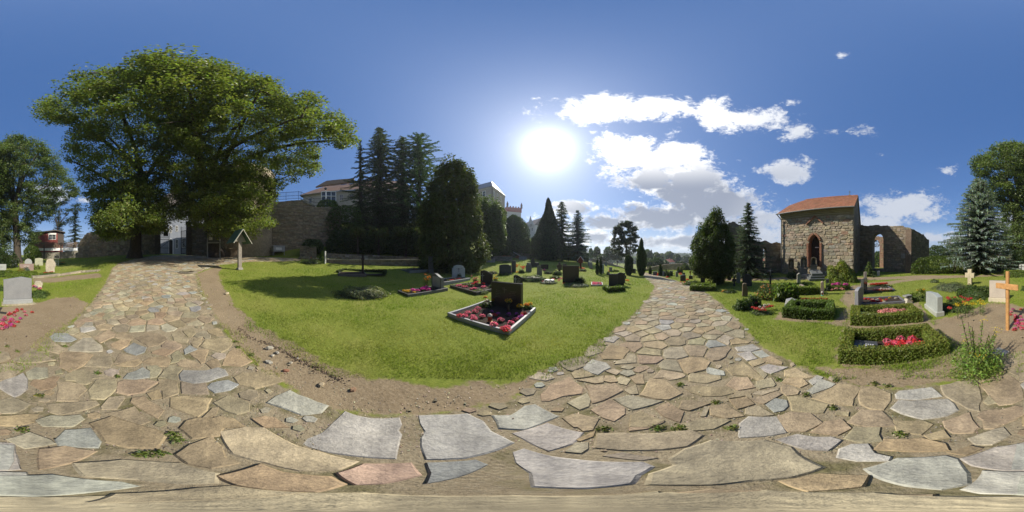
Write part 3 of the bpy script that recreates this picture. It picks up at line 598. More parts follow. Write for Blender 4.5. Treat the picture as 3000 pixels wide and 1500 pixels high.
def paving():
    polys = []
    for (ox, oy, s), col, pts in TR:
        q = [tuple(P((ox+x*s) % 3000, min(1496, oy+y*s))[:2]) for x, y in pts]
        polys.append((q, col))
    stones = []
    for q, c in polys: stones.append((rough_outline(shrink(q, -.014)), jit(c, .10), True))
    tp = [np.array(q) for q, _ in polys]
    # the slab under the viewer
    stones.append((rough_outline([(.20*math.cos(a)*1.1, .17*math.sin(a)) for a in np.linspace(0, TAU, 9)[:-1]]), SANDY, True)); tp.append(np.array(stones[-1][0]))
    GR = .025; GN = 720; occ = np.zeros((GN, GN), bool)
    def mark(poly):
        q = np.array(poly); i0, j0 = np.maximum(0, ((q.min(0)+9)/GR).astype(int)-1); i1, j1 = np.minimum(GN-1, ((q.max(0)+9)/GR).astype(int)+1)
        if i1 <= i0 or j1 <= j0: return
        I, J = np.meshgrid(np.arange(i0, i1), np.arange(j0, j1), indexing='ij'); m = inpoly(((I+.5)*GR-9).ravel(), ((J+.5)*GR-9).ravel(), q).reshape(I.shape); occ[i0:i1, j0:j1] |= m
    def occ_at(x, y):
        i, j = int((x+9)/GR), int((y+9)/GR); return 0 <= i < GN and 0 <= j < GN and occ[i, j]
    def room(x, y, r):
        i, j, k = int((x+9)/GR), int((y+9)/GR), int(r/GR)+1; return not occ[max(0, i-k):i+k+1, max(0, j-k):j+k+1].any()
    for t in tp: mark(t)
    def retreat(x, y, poly):                      # let a cell give way to the slabs already laid
        pts = []
        for i in range(len(poly)):
            a, b = poly[i-1], poly[i]; n = max(1, int(math.hypot(b[0]-a[0], b[1]-a[1])/.07))
            pts += [(a[0]+(b[0]-a[0])*k/n, a[1]+(b[1]-a[1])*k/n) for k in range(n)]
        out = []
        for px, py in pts:
            L = math.hypot(px-x, py-y); t = .03
            while t < L and not occ_at(x+(px-x)*t/L, y+(py-y)*t/L): t += .02
            k = 1 if t >= L else max(.25, (t-.035)/L); out.append((x+(px-x)*k, y+(py-y)*k))
        ar = abs(sum(out[i-1][0]*out[i][1]-out[i][0]*out[i-1][1] for i in range(len(out))))/2
        return out if ar > .006 else None
    # the rest of the paving: cells grown round scattered centres, finer away from the viewer's feet
    seeds = []; cells = {}
    lo, hi = PATH.min(0), PATH.max(0)
    for _ in range(170000):
        x, y = rnd.uniform(lo[0], hi[0]), rnd.uniform(lo[1], hi[1]); d = math.hypot(x, y)
        if rnd.random() > (1.0 if d < 12 else .6): continue
        r = (.27 if d < 4 else (.235 if d < 9 else (.30 if d < 14 else .45)))*rnd.choice((.6, .8, 1, 1.2, 1.45))
        gx, gy = int(x/.7), int(y/.7)
        if any((x-a)**2+(y-b)**2 < ((r+q)/2)**2 for i in (-1,0,1) for j in (-1,0,1) for a, b, q in cells.get((gx+i, gy+j), ())): continue
        seeds.append((x, y, r)); cells.setdefault((gx, gy), []).append((x, y, r))
    S = np.array([(a, b) for a, b, _ in seeds]); ins = sdf(S[:, 0], S[:, 1], PATH) > .05
    for i in np.where(ins)[0]:
        x, y = S[i]; dd = np.hypot(S[:, 0]-x, S[:, 1]-y); nb = np.argsort(dd)[1:16]
        poly = [(x-.6, y-.6), (x+.6, y-.6), (x+.6, y+.6), (x-.6, y+.6)]
        for j in nb:
            mx, my = (S[j]+S[i])/2; nx, ny = (S[j]-S[i])/dd[j]; poly = clip_half(poly, mx, my, nx, ny)
            if len(poly) < 3: break
        if len(poly) < 3: continue
        A = np.array(poly)
        if not inpoly(A[:, 0], A[:, 1], PATH).all() and rnd.random() < .75: continue
        q = shrink(poly, rnd.uniform(.008, .018))
        if math.hypot(x, y) < 8.5:
            if not room(x, y, .03): continue
            q = retreat(x, y, q)
            if q is None: continue
        c = rnd.choices((TAN, OCH, OLV, SANDY, PALE, GREY, BLUE), (6, 4, 4, 4, 3, 1.6, .25))[0]
        stones.append((rough_outline(q, .14, .012), jit(c, .14), False))
        if math.hypot(x, y) < 8.5: mark(q)
    OCC['f'] = room
    # small packing stones in the gaps left between the big slabs
    for q, _, _ in stones: mark(q)
    pin = None
    for _ in range(9000):
        a, d = rnd.uniform(0, TAU), math.exp(rnd.uniform(math.log(.8), math.log(7))); x, y = d*math.sin(a), d*math.cos(a)
        r = next((k for k in (.14, .1, .07, .045) if room(x, y, k)), 0)
        if not r or not inpoly(np.array([x]), np.array([y]), PATH)[0]: continue
        r *= rnd.uniform(1.0, 1.3); a0 = rnd.uniform(0, TAU); k = rnd.choice((4, 5, 6)); sq = rnd.uniform(.65, 1)
        pts = [(x+r*math.cos(a0+TAU*i/k+rnd.uniform(-.25, .25)), y+r*sq*math.sin(a0+TAU*i/k+rnd.uniform(-.25, .25))) for i in range(k)]
        stones.append((rough_outline(pts, .08, .006), jit(rnd.choice((TAN, SANDY, PALE, OLV, GREY)), .15), False)); mark(pts)
    stones.sort(key=lambda s: (not s[2], math.hypot(sum(p[0] for p in s[0])/len(s[0]), sum(p[1] for p in s[0])/len(s[0]))))
    far = MB(); k = 0
    for q, c, hand in stones:
        if k < 300: m = MB(); add_stone(m, q, c); m.build('paving_stone', paveM, path_root); k += 1
        else: add_stone(far, q, c, rnd.uniform(.0, .008))
    tag(far.build('far_paving_stones', paveM, path_root), kind='stuff')
paving()

# ---------------------------------------------------------------- lawn blades, joint weeds and pebbles
BEDS = []                                        # plan outlines kept free of grass (graves, hedges)
def lawn():
    n = 520000
    th = rng.uniform(-math.pi, math.pi, n); d = np.exp(rng.uniform(math.log(1.7), math.log(34), n))
    x, y = np.sin(th)*d, np.cos(th)*d
    s = soilness(x, y)+.30*fnoise(x, y, 2.6, 5)+.10*fnoise(x, y, 13, 6)+.05*fnoise(x, y, 31, 8)
    keep = (s < .10) & (rng.random(n) < np.clip(.95-np.clip((s+.25)/.4, 0, 1)*.75+.5*fnoise(x, y, 9, 28), .05, 1))
    keep &= ~((d > 19.5) & (th > R(-95)) & (th < R(-15)))
    keep &= ~((d > 21) & (th > R(-142)) & (th < R(-90)))
    for b in BEDS: keep &= ~inpoly(x, y, np.array(b))
    wild = rng.random(n) < .012
    keep |= wild & (s > 0) & (s < .6) & (fnoise(x, y, 3, 9) > .1)
    x, y, d, s = x[keep], y[keep], d[keep], s[keep]; n = len(x)
    z = Hn(x, y)-.01
    dry = np.clip(.46+1.7*fnoise(x, y, .9, 21)+.8*fnoise(x, y, 2.7, 22)+.5*fnoise(x, y, 7, 23)+np.clip((s+.5)/.6, 0, 1)*.45, 0, 1)
    lush = np.clip(.3-fnoise(x, y, 1.7, 25)*1.3, 0, 1)
    edge = np.clip((s+.45)/.45, 0, 1)*np.clip(.5+x*.9, 0, 1); lush = np.clip(lush+edge*.9*(.5+fnoise(x, y, 6, 27)), 0, 1); dry = dry*(1-.8*edge)
    hgt = (.030+.0016*d)*rng.uniform(.5, 1.5, n)*(1+.5*lush)*(1-.35*dry); wd = (.0045+.0011*d)*rng.uniform(.7, 1.4, n)
    a = rng.uniform(0, TAU, n); ln = rng.normal(0, .5, (n, 2))*hgt[:, None]
    px, py = np.cos(a)*wd/2, np.sin(a)*wd/2
    V = np.zeros((n, 4, 3)); V[:, 0] = np.stack([x-px, y-py, z], 1); V[:, 1] = np.stack([x+px, y+py, z], 1)
    V[:, 2] = np.stack([x+px*.3+ln[:, 0], y+py*.3+ln[:, 1], z+hgt], 1); V[:, 3] = np.stack([x-px*.3+ln[:, 0], y-py*.3+ln[:, 1], z+hgt], 1)
    g = np.array((.215,.30,.028)); l = np.array((.125,.235,.02)); dr = np.array((.42,.37,.13))
    c = g*(1-dry[:, None]*.75)+dr*dry[:, None]*.75; c = c*(1-lush[:, None]*.5)+l*lush[:, None]*.5
    c = np.clip(c*(1+rng.normal(0, .22, n))[:, None], .01, .6)
    o = quads('lawn_grass', V, c, grassM); tag(o, 'short mown grass with dry yellow patches across the graveyard', 'grass', kind='stuff')
    # clover heads and daisies dotted in the turf
    m = 2600; i = rng.choice(n, m, replace=False); i = i[(d[i] > 2.5) & (d[i] < 16) & (lush[i] > .25)]
    cc = np.stack([x[i], y[i], z[i]+.045+.001*d[i]], 1); sz = (.008+.0012*d[i])
    o = quads('clover_flowers', leafq(cc, sz, sz, up=2), cvar((.55,.55,.48), len(i), .1, .03), petalM); tag(o, 'tiny white clover flowers sprinkled over the lawn', 'clover', kind='stuff')
def pebbles():
    n = 9000
    th = rng.uniform(-math.pi, math.pi, n); d = np.exp(rng.uniform(math.log(.6), math.log(9), n)); x, y = np.sin(th)*d, np.cos(th)*d
    s = soilness(x, y); k = (s > .02); x, y, d = x[k], y[k], d[k]; n = len(x)
    r = rng.uniform(.002, .006, n)*(1+.12*d); big = rng.random(n) < .012; r[big] *= 3
    c = np.stack([x, y, Hn(x, y)-.006+r*.2], 1)
    V = []; base = np.array([(1,0,0),(0,1,0),(-1,0,0),(0,-1,0),(0,0,.7),(0,0,-.7)])
    sc_ = rng.uniform(.6, 1.3, (n, 6, 1)); ro = rng.uniform(0, TAU, n); B = base[None]*sc_*r[:, None, None]
    X = B[..., 0]*np.cos(ro)[:, None]-B[..., 1]*np.sin(ro)[:, None]; Y = B[..., 0]*np.sin(ro)[:, None]+B[..., 1]*np.cos(ro)[:, None]; B = np.stack([X, Y, B[..., 2]], -1)+c[:, None]
    q = np.concatenate([B[:, [4,0,1,4]], B[:, [4,1,2,4]], B[:, [4,2,3,4]], B[:, [4,3,0,4]]])
    tri = np.concatenate([np.stack([B[:, 4], B[:, i], (B[:, i]+B[:, j])/2*1.02, B[:, j]], 1) for i, j in ((0,1),(1,2),(2,3),(3,0))])
    o = quads('pebbles', tri, np.tile(cvar((.33,.28,.21), n, .28, .06), (4, 1)), paveM); tag(o, 'loose pebbles and grit strewn over the bare soil', 'pebbles', kind='stuff')
# ---------------------------------------------------------------- masonry helpers
SAND_S = [(.385,.325,.235), (.335,.29,.215), (.42,.36,.265), (.37,.30,.205), (.305,.275,.22), (.395,.345,.265)]
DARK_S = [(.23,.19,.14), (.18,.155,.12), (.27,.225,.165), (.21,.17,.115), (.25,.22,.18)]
BRICK = (.29,.145,.09)
def frame(A, B):                                  # local frame of a wall: x along it, y away from the viewer
    A = Vector((A[0], A[1])); B = Vector((B[0], B[1])); d = B-A
    return d.length, math.atan2(d.y, d.x)
def on_wall(A, B, u):                             # (distance along the wall, distance from the viewer) at a bearing
    lo = lon_of(u); dx, dy = math.sin(lo), math.cos(lo); ex, ey = B[0]-A[0], B[1]-A[1]; L = math.hypot(ex, ey); ex /= L; ey /= L
    det = dx*(-ey)+ex*dy; t = (A[0]*(-ey)+ex*A[1])/det; s = (dx*A[1]-dy*A[0])/det
    s = ((dx*t-A[0])*ex+(dy*t-A[1])*ey); return s, t
def coursed(L, z0, top, sw, sh, hole, r, x0=0.0):
    zt = max(top(x0+L*k/20) for k in range(21)); z = z0; out = []
    while z < zt-.04:
        h = sh*r.uniform(.65, 1.4); x = x0-r.uniform(0, sw)
        while x < x0+L:
            w = sw*r.uniform(.5, 1.7); a, b = max(x, x0), min(x+w, x0+L); hh = h*(r.uniform(1.6, 2.0) if r.random() < .06 else 1)
            if b-a > .06:
                m = (a+b)/2; t = min(z+hh, top(m))
                if t-z > .06 and not hole(a, b, z, t):
                    j = lambda: r.uniform(-.05, .05)*min(1, sh/.25)
                    out.append([(a+j(), z+j()), (b+j(), z+j()), (b+j(), t+j()), (a+j(), t+j())])
            x += w
        z += h
    return out
def stone_on(mb, q, y, out, col, gap=.014):
    cx = sum(p[0] for p in q)/4; cz = sum(p[1] for p in q)/4
    def sh(p, g): d = math.hypot(p[0]-cx, p[1]-cz); k = min(.6, g/max(d, .02)); return (p[0]+(cx-p[0])*k, p[1]+(cz-p[1])*k)
    ring = []
    for i in range(4):                            # cut corners for an irregular block
        a, b = q[i], q[(i+1) % 4]; t = rnd.uniform(.12, .3); ring += [(a[0]+(b[0]-a[0])*t, a[1]+(b[1]-a[1])*t), (a[0]+(b[0]-a[0])*(1-t*.8), a[1]+(b[1]-a[1])*(1-t*.8))]
    r1 = [sh(p, gap) for p in ring]; r2 = [sh(p, gap+out*.8+.008) for p in ring]; n = 8
    vs = [(x, y+.01, z) for x, z in r1]+[(x, y-out+rnd.uniform(0, out*.5), z) for x, z in r2]
    mb.add(vs, [tuple(range(n, 2*n))]+[(i, (i+1) % n, n+(i+1) % n, n+i) for i in range(n)], col)
def arch_z(x, x0, x1, zs, za):                    # pointed arch head between the jambs
    m = (x0+x1)/2; h = (x1-x0)/2; t = abs(x-m)/h
    if t >= 1: return zs
    r = ((za-zs)**2+h*h)/(2*h); cx = r-h          # centre beyond the far jamb's springing
    return zs+math.sqrt(max(0, r*r-(t*h+cx)**2))
def pierced(mb, L, z0, top, thick, ops, col, y0=0.0):
    cuts = sorted(set([0, L]+[k*L/max(1, round(L/.5)) for k in range(round(L/.5)+1)]+[o[0]+(o[1]-o[0])*k/14 for o in ops for k in range(15)]))
    for a, b in zip(cuts[:-1], cuts[1:]):
        if b-a < 1e-4: continue
        m = (a+b)/2; o = next((o for o in ops if o[0] < m < o[1]), None)
        ta, tb = top(a), top(b)
        def blk(za0, zb0, za1, zb1):
            if min(za1-za0, zb1-zb0) < .005: return
            vs = [(a, y0, za0), (b, y0, zb0), (b, y0+thick, zb0), (a, y0+thick, za0), (a, y0, za1), (b, y0, zb1), (b, y0+thick, zb1), (a, y0+thick, za1)]
            mb.add(vs, [(3,2,1,0),(4,5,6,7),(0,1,5,4),(1,2,6,5),(2,3,7,6),(3,0,4,7)], col)
        if o is None: blk(z0, z0, ta, tb)
        else:
            blk(z0, z0, o[2], o[2]); blk(arch_z(a, o[0], o[1], o[3], o[4]), arch_z(b, o[0], o[1], o[3], o[4]), ta, tb)
def hole_of(ops, pad=.06):
    def f(a, b, z, t):
        for o in ops:
            if b > o[0]-pad and a < o[1]+pad and t > o[2]-pad:
                xx = min(max((o[0]+o[1])/2, a), b)
                if z < arch_z(xx, o[0]-pad, o[1]+pad, o[3], o[4]+pad)+.02: return True
        return False
    return f
def windowq(par, x, y, z, w, h, fcol=(.75,.73,.68), mull=1, trans=1, depth=.06, fw=.07, out=-1):
    """a window on a wall: frame ring and bars, and a pane behind"""
    m = MB(); s = out
    for cx, cz, ww, hh in ((x, z-fw/2, w+2*fw, fw), (x, z+h+fw/2, w+2*fw, fw), (x-w/2-fw/2, z+h/2, fw, h), (x+w/2+fw/2, z+h/2, fw, h)): m.box((cx, y+s*depth/2, cz), (ww, depth, hh), 0, fcol)
    for k in range(1, mull+1): m.box((x-w/2+w*k/(mull+1), y+s*.02, z+h/2), (.035, .03, h), 0, fcol)
    for k in range(1, trans+1): m.box((x, y+s*.02, z+h*k/(trans+1)), (w, .034, .035), 0, fcol)
    o = m.build('window', paintM, par); p = MB(); p.box((x, y+s*.006, z+h/2), (w, .008, h)); p.build('pane', glassM, o); return o

# ---------------------------------------------------------------- the chapel
cA, cB = (14.65, -1.23), (10.9, -6.3)
cL, cR = frame(cA, cB); cD = 6.6; EAVE = 5.35; RIDGE = 7.75
def chapel():
    T = thing('chapel', 'roofed rubble stone chapel with orange tiled roof and pointed brick doorway', 'chapel', (cA[0], cA[1], 0), cR)
    s0, t0 = on_wall(cA, cB, 2369); s1, t1 = on_wall(cA, cB, 2402); dm = (t0+t1)/2
    op = (s0, s1, ZV(782, dm), ZV(716, dm), ZV(688, dm))
    m = MB(); top = lambda x: EAVE-.45
    pierced(m, cL, -.2, top, .75, [op], (.30,.25,.18))
    m.build('wall', rubbleM, T)
    # other walls: left, right gable, back; the gable's shadow is put into their darker colour
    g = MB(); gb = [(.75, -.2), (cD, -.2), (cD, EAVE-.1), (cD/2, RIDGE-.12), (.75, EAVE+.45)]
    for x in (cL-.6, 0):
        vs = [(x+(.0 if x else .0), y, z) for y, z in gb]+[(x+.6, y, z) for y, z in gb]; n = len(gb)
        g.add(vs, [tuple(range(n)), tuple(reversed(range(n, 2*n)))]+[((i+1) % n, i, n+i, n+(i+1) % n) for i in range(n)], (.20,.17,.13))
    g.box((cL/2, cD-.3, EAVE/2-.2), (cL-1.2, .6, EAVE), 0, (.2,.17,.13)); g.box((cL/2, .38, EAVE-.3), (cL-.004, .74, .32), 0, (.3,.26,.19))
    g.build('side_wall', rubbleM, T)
    gs = MB(); r = random.Random(5)
    tri = lambda x: EAVE-.1+(RIDGE-EAVE)*(1-abs(x-cD/2)/(cD/2))
    for q in coursed(cD, 0, tri, .5, .26, lambda *a: False, r):
        b = MB(); stone_on(b, q, 0, .02, jit(r.choice(DARK_S), .12)); gs.add([(cL-y, x, z) for x, y, z in b.v], [tuple(reversed(f)) for f in b.f], b.c[0])  # darker stone set than the front, shadow painted into the gable
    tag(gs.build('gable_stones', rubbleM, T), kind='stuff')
    # the sunlit front, stone by stone
    r = random.Random(3); relief = (on_wall(cA, cB, 2365)[0], on_wall(cA, cB, 2411)[0])
    hole0 = hole_of([op], .14); n = 0
    def hole(a, b, z, t):
        return hole0(a, b, z, t)
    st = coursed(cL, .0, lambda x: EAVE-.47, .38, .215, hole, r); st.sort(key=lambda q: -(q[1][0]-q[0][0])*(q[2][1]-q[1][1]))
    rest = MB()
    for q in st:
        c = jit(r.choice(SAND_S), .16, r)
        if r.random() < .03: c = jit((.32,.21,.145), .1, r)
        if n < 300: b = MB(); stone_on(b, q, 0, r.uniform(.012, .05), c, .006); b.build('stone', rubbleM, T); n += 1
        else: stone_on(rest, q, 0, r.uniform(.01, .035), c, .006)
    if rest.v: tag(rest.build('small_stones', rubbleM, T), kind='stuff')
    # brick jambs and pointed arch of the doorway
    proto = MB(); proto.bbox((0, 0, 0), (.30, .16, .10), .012, 0, BRICK); bme = proto.mesh('brick')
    def brick(x, z, a=0, sx=1.0, y=-.012):
        o = link('brick', bme, tileM if not bme.materials else None, T, (x, y, z)); o.rotation_euler = (0, -a, 0); o.scale = (sx, 1, 1); return o
    bme.materials.append(tileM)
    z = op[2]
    while z < op[3]:
        for s, x in ((-1, op[0]), (1, op[1])): brick(x+s*.075, z+.055, 0, rnd.choice((.5, .62)))
        z += .112
    mx = (op[0]+op[1])/2
    for s in (-1, 1):
        for k in range(9):
            x = (op[0] if s < 0 else op[1])-s*(abs(op[1]-op[0])/2)*k/9; zz = arch_z(x, op[0], op[1], op[3], op[4]); a = math.pi/2*(k/9)*.62
            brick(x+s*.07*math.cos(a), zz+.07*math.sin(a)+.05, -a if s < 0 else a-math.pi, .55, -.016)
    # relieving chevron of bricks higher up
    cxm = sum(relief)/2; d2 = on_wall(cA, cB, 2388)[1]; za, zb = ZV(634, d2), ZV(655, d2)
    for s in (-1, 1):
        for k in range(8):
            t = (k+.5)/8; x = cxm+s*(relief[1]-relief[0])/2*t; z = za+(zb-za)*t
            if s > 0 and k in (0, 1): continue
            brick(x, z, (math.pi/2-.75)*(-s), .8, -.062)
    # door leaf set deep in the opening
    dr = MB(); dr.box((mx, .62, (op[2]+op[4])/2), (op[1]-op[0], .06, op[4]-op[2]), 0, (.035,.028,.022)); d_ = dr.build('door', woodM, T)
    lam = MB(); lam.box((mx+.05, .55, ZV(724, dm)), (.34, .05, .06), 0, (.8,.8,.78)); lam.build('light_fitting', paintM, d_)
    jm = MB()
    for s, x in ((1, op[0]), (-1, op[1])): jm.box((x+s*.004, .32, (op[2]+op[3])/2), (.02, .56, op[3]-op[2]), 0, (.28,.145,.09))
    N = 12
    for k in range(N):
        xa, xb = op[0]+(op[1]-op[0])*k/N, op[0]+(op[1]-op[0])*(k+1)/N; A_, B_ = arch_z(xa, *(op[0], op[1], op[3], op[4])), arch_z(xb, *(op[0], op[1], op[3], op[4]))
        jm.add([(xa, .03, A_-.006), (xb, .03, B_-.006), (xb, .6, B_-.006), (xa, .6, A_-.006)], [(0,1,2,3)], (.28,.145,.09))
    jm.build('jamb', tileM, T)
    # cornice of three plastered bands
    for z, h, o in ((EAVE-.40, .16, .05), (EAVE-.24, .12, .13), (EAVE-.12, .20, .22)):
        c = MB(); c.bbox((cL/2-.02, .3-o/2-.15, z+h/2), (cL+.12, .3+o, h-.006), .02, 0, (.36,.32,.22)); c.build('cornice', plasterM, T)
    # roof
    rf = MB(); ov = .42; xl, xr = -.22, cL+.12; hx = 1.15; yr = cD/2; sl = (RIDGE-EAVE)/(yr+ov); zh = EAVE+.08+(RIDGE-EAVE)*.56; yh = -ov+(zh-EAVE)/sl
    E = EAVE+.06
    vs = [(xl, -ov, E), (xr, -ov, E), (xr, yr, RIDGE), (xl+hx, yr, RIDGE), (xl, yh, zh), (xl, cD+ov, E), (xr, cD+ov, E), (xl, cD-yh, zh)]
    rf.add(vs, [(0,1,2,3,4), (6,5,7,3,2), (4,3,7)], (.30,.135,.075)); rf.add([(x, y, z-.09) for x, y, z in vs], [(4,3,2,1,0), (2,3,7,5,6), (7,3,4)], (.2,.15,.1))
    rf.add([vs[1], vs[2], vs[6], (xr, cD+ov, E-.09), (xr, yr, RIDGE-.09), (xr, -ov, E-.09)], [(0,1,4,5), (1,2,3,4)], (.3,.2,.13))
    ro = rf.build('roof', tileM, T)
    tl = MB(); nrow = 22; nu = Vector((0, -(RIDGE-EAVE), yr+ov)).normalized()
    for i in range(nrow):
        f = i/nrow; y = -ov-.02+(yr+ov)*f; z = E-.005+(RIDGE-E)*f; dy, dz = (yr+ov)/nrow*1.25, (RIDGE-E)/nrow*1.25
        xa = xl if z < zh else xl+hx*(z-zh)/(RIDGE-zh); x = xa-(.08 if i % 2 else 0)
        while x < xr:
            a, b = max(x, xa), min(x+.165, xr)
            if b-a > .03:
                k = .012+rnd.uniform(0, .008); c = jit((.32,.145,.08), .2)
                p0, p1 = Vector((0, y, z))+nu*(.022+k), Vector((0, y+dy, z+dz))+nu*.012
                tl.add([(a+.004, p0.y, p0.z), (b-.004, p0.y, p0.z), (b-.004, p1.y, p1.z), (a+.004, p1.y, p1.z), (a+.004, p0.y+.004, p0.z-.022), (b-.004, p0.y+.004, p0.z-.022)], [(0,1,2,3), (4,5,1,0)], c)
            x += .165
    tag(tl.build('roof_tiles', tileM, ro), kind='stuff')
    rd = MB()
    x = xl+hx
    while x < xr-.1: rd.tube([(x, yr, RIDGE+.0), (x+.33, yr, RIDGE+.02)], [.07, .085], 8, jit((.34,.14,.07), .12)); x += .3
    tag(rd.build('ridge_tiles', tileM, ro), kind='stuff')
    gt = MB(); gt.tube([(xl-.05, -ov-.07, E-.05), (xr, -ov-.07, E-.02)], .06, 8, (.22,.22,.2)); gt.tube([(xl+.02, -ov-.07, E-.06), (.04, -.12, E-.55), (.04, -.12, .1)], .045, 8, (.22,.22,.2)); gt.build('gutter', ironM, T)
    cr = MB(); x = on_wall(cA, cB, 2499)[0]*0+cL-.75
    cr.tube([(x, yr, RIDGE+.05), (x, yr, RIDGE+.62)], .022, 6, (.10,.11,.10)); cr.lathe([(.05, 0), (.07, .06), (.05, .13)], 8, (x, yr, RIDGE+.08), (.13,.17,.14)); cr.tube([(x-.11, yr, RIDGE+.47), (x+.11, yr, RIDGE+.5)], .018, 6, (.1,.11,.1)); cr.tube([(x, yr-.1, RIDGE+.36), (x+.14, yr, RIDGE+.4)], .012, 5, (.1,.11,.1)); cr.build('roof_cross', ironM, T)
chapel()

# ---------------------------------------------------------------- ruined walls
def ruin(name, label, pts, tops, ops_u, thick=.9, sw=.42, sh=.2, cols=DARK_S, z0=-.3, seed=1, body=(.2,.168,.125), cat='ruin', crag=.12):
    """wall along bearings/distances; tops = [(bearing, sight height)]; returns the thing and each leg's frame"""
    r = random.Random(seed); T = None; legs = []
    for k in range(len(pts)-1):
        A, B = PD(*pts[k]), PD(*pts[k+1]); L, rz = frame(A, B)
        if T is None: T = thing(name, label, cat, (A.x, A.y, 0), rz); AX, RZ = A, rz
        us = [pts[k][0]+(pts[k+1][0]-pts[k][0])*i/24 for i in range(25)]
        sx, sz = [], []
        for u in us:
            s, t = on_wall(A, B, u); v = np.interp(u, [q[0] for q in tops], [q[1] for q in tops]); sx.append(s); sz.append(ZV(v, t))
        wob = [(r.uniform(0, TAU), r.uniform(2, 9)) for _ in range(4)]
        top = lambda x, sx=sx, sz=sz, wob=wob: float(np.interp(x, sx, sz))+crag*sum(math.sin(p+f*x) for p, f in wob)/4
        ops = []
        for (u0, u1, vs_, vsp, va) in ops_u:
            if pts[k][0] <= (u0+u1)/2 <= pts[k+1][0]:
                a, t0 = on_wall(A, B, u0); b, t1 = on_wall(A, B, u1); d = (t0+t1)/2; ops.append((a, b, ZV(vs_, d), ZV(vsp, d), ZV(va, d)))
        m = MB(); zb = min(A.z, B.z)+z0; pierced(m, L, zb, top, thick, ops, body); st = MB()
        for q in coursed(L, zb+.1, top, sw, sh, hole_of(ops), r): stone_on(st, q, 0, r.uniform(.015, .05), jit(r.choice(cols), .15, r))
        # legs after the first sit in the first leg's frame
        dx, dy = A.x-AX.x, A.y-AX.y; ca, sa = math.cos(-RZ), math.sin(-RZ); ox, oy = dx*ca-dy*sa, dx*sa+dy*ca
        o1 = m.build('masonry', rubbleM, T); o2 = st.build('stones', rubbleM, T); o2['kind'] = 'stuff'
        for o in (o1, o2): o.location = (ox, oy, 0); o.rotation_euler = (0, 0, rz-RZ)
        legs.append((T, A, B, L, rz, ops, (ox, oy, rz-RZ)))
    return T, legs
def tracery(par, off, op, y, rr=.5):
    m = MB(); x0, x1, zs, zsp, za = op; cx = (x0+x1)/2; w = (x1-x0)/2; cz = zsp+(za-zsp)*.12; R_ = w*.86; c = (.10,.09,.075)
    m.tube([(cx+R_*math.cos(a), y, cz+R_*math.sin(a)) for a in np.linspace(0, TAU, 21)], w*.09, 6, c, False)
    for k in range(5):
        a0 = TAU*k/5+.3; m.tube([(cx+R_*math.cos(a0)*t*(1)+R_*.25*math.sin(t*3)*math.cos(a0+1.57), y, cz+R_*math.sin(a0)*t+R_*.25*math.sin(t*3)*math.sin(a0+1.57)) for t in np.linspace(.12, .98, 6)], w*.075, 5, c)
    for s in (-1, 1): m.tube([(cx+s*w, y, zsp-.15), (cx+s*w*.75, y, zsp+.05), (cx+s*w*.2, y, zsp-(.35 if s else 0)*w)], w*.08, 5, c)
    o = m.build('tracery', sandM, par); o.location = (off[0], off[1], 0); o.rotation_euler = (0, 0, off[2]); return o
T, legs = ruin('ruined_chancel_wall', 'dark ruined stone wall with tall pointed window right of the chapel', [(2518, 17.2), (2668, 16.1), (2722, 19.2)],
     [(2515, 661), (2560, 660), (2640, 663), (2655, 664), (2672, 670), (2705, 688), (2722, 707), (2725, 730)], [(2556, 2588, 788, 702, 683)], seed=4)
op = legs[0][5][0]; off = legs[0][6]
jb = MB(); r_ = random.Random(2)
for q in coursed(.86, op[2], lambda x: op[3]+.3, .24, .075, lambda *a: False, r_):
    b = MB(); stone_on(b, q, 0, .012, jit((.36,.20,.125), .2, r_), .006); jb.add([(op[1]-.006+y, .03+x, z) for x, y, z in b.v], [tuple(reversed(f)) for f in b.f], b.c[0])
o = jb.build('jamb_bricks', rubbleM, T); o['kind'] = 'stuff'; o.location = (off[0], off[1], 0); o.rotation_euler = (0, 0, off[2])
# buttress with sloped offsets and a small memorial plate beside it
L = legs[0][3]; bx = on_wall(legs[0][1], legs[0][2], 2662)[0]; d0 = 16.1
bt = MB(); bt.prism([(-.02, 0), (.95, 0), (.72, ZV(743, d0)), (.50, ZV(735, d0)), (.44, ZV(706, d0)), (.05, ZV(672, d0)), (-.02, ZV(672, d0))], -.28, .28, (.13,.095,.07))
bt.v = [(bx-y, -x, z) for x, y, z in bt.v]; st = MB()
for q in coursed(.56, 0, lambda x: ZV(740, d0), .33, .2, lambda *a: False, r_): stone_on(st, q, 0, .02, jit(r_.choice(DARK_S), .15)); 
st.v = [(bx-.28+x, -.84+z*.07+y, z) for x, y, z in st.v]
bo = bt.build('buttress', rubbleM, T); o = st.build('buttress_stones', rubbleM, bo); o['kind'] = 'stuff'
pl = MB(); pl.box((on_wall(legs[0][1], legs[0][2], 2646)[0], -.1, (ZV(757, d0)+ZV(742, d0))/2), (M_(d0, 12), .14, ZV(742, d0)-ZV(757, d0)), 0, (.27,.255,.23)); pl.build('memorial_plate', sandM, T)
T2, lg2 = ruin('ruined_far_wall', 'sunlit ruined wall with round tracery seen through the pointed chancel window', [(2535, 26), (2630, 25)], [(2500, 693), (2560, 693), (2640, 696)], [(2557, 2577, 790, 716, 702)], seed=8, cols=[(.26,.16,.11), (.24,.18,.12)], body=(.22,.14,.1))
tracery(T2, lg2[0][6], lg2[0][5][0], .4)
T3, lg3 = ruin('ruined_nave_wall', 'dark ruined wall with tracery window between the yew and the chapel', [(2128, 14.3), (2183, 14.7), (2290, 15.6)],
     [(2120, 670), (2136, 655), (2142, 648), (2156, 647), (2159, 660), (2172, 661), (2180, 668), (2195, 690), (2205, 707), (2246, 707), (2256, 715), (2262, 711), (2282, 709), (2292, 716)], [(2235, 2247, 786, 736, 724)], seed=6)
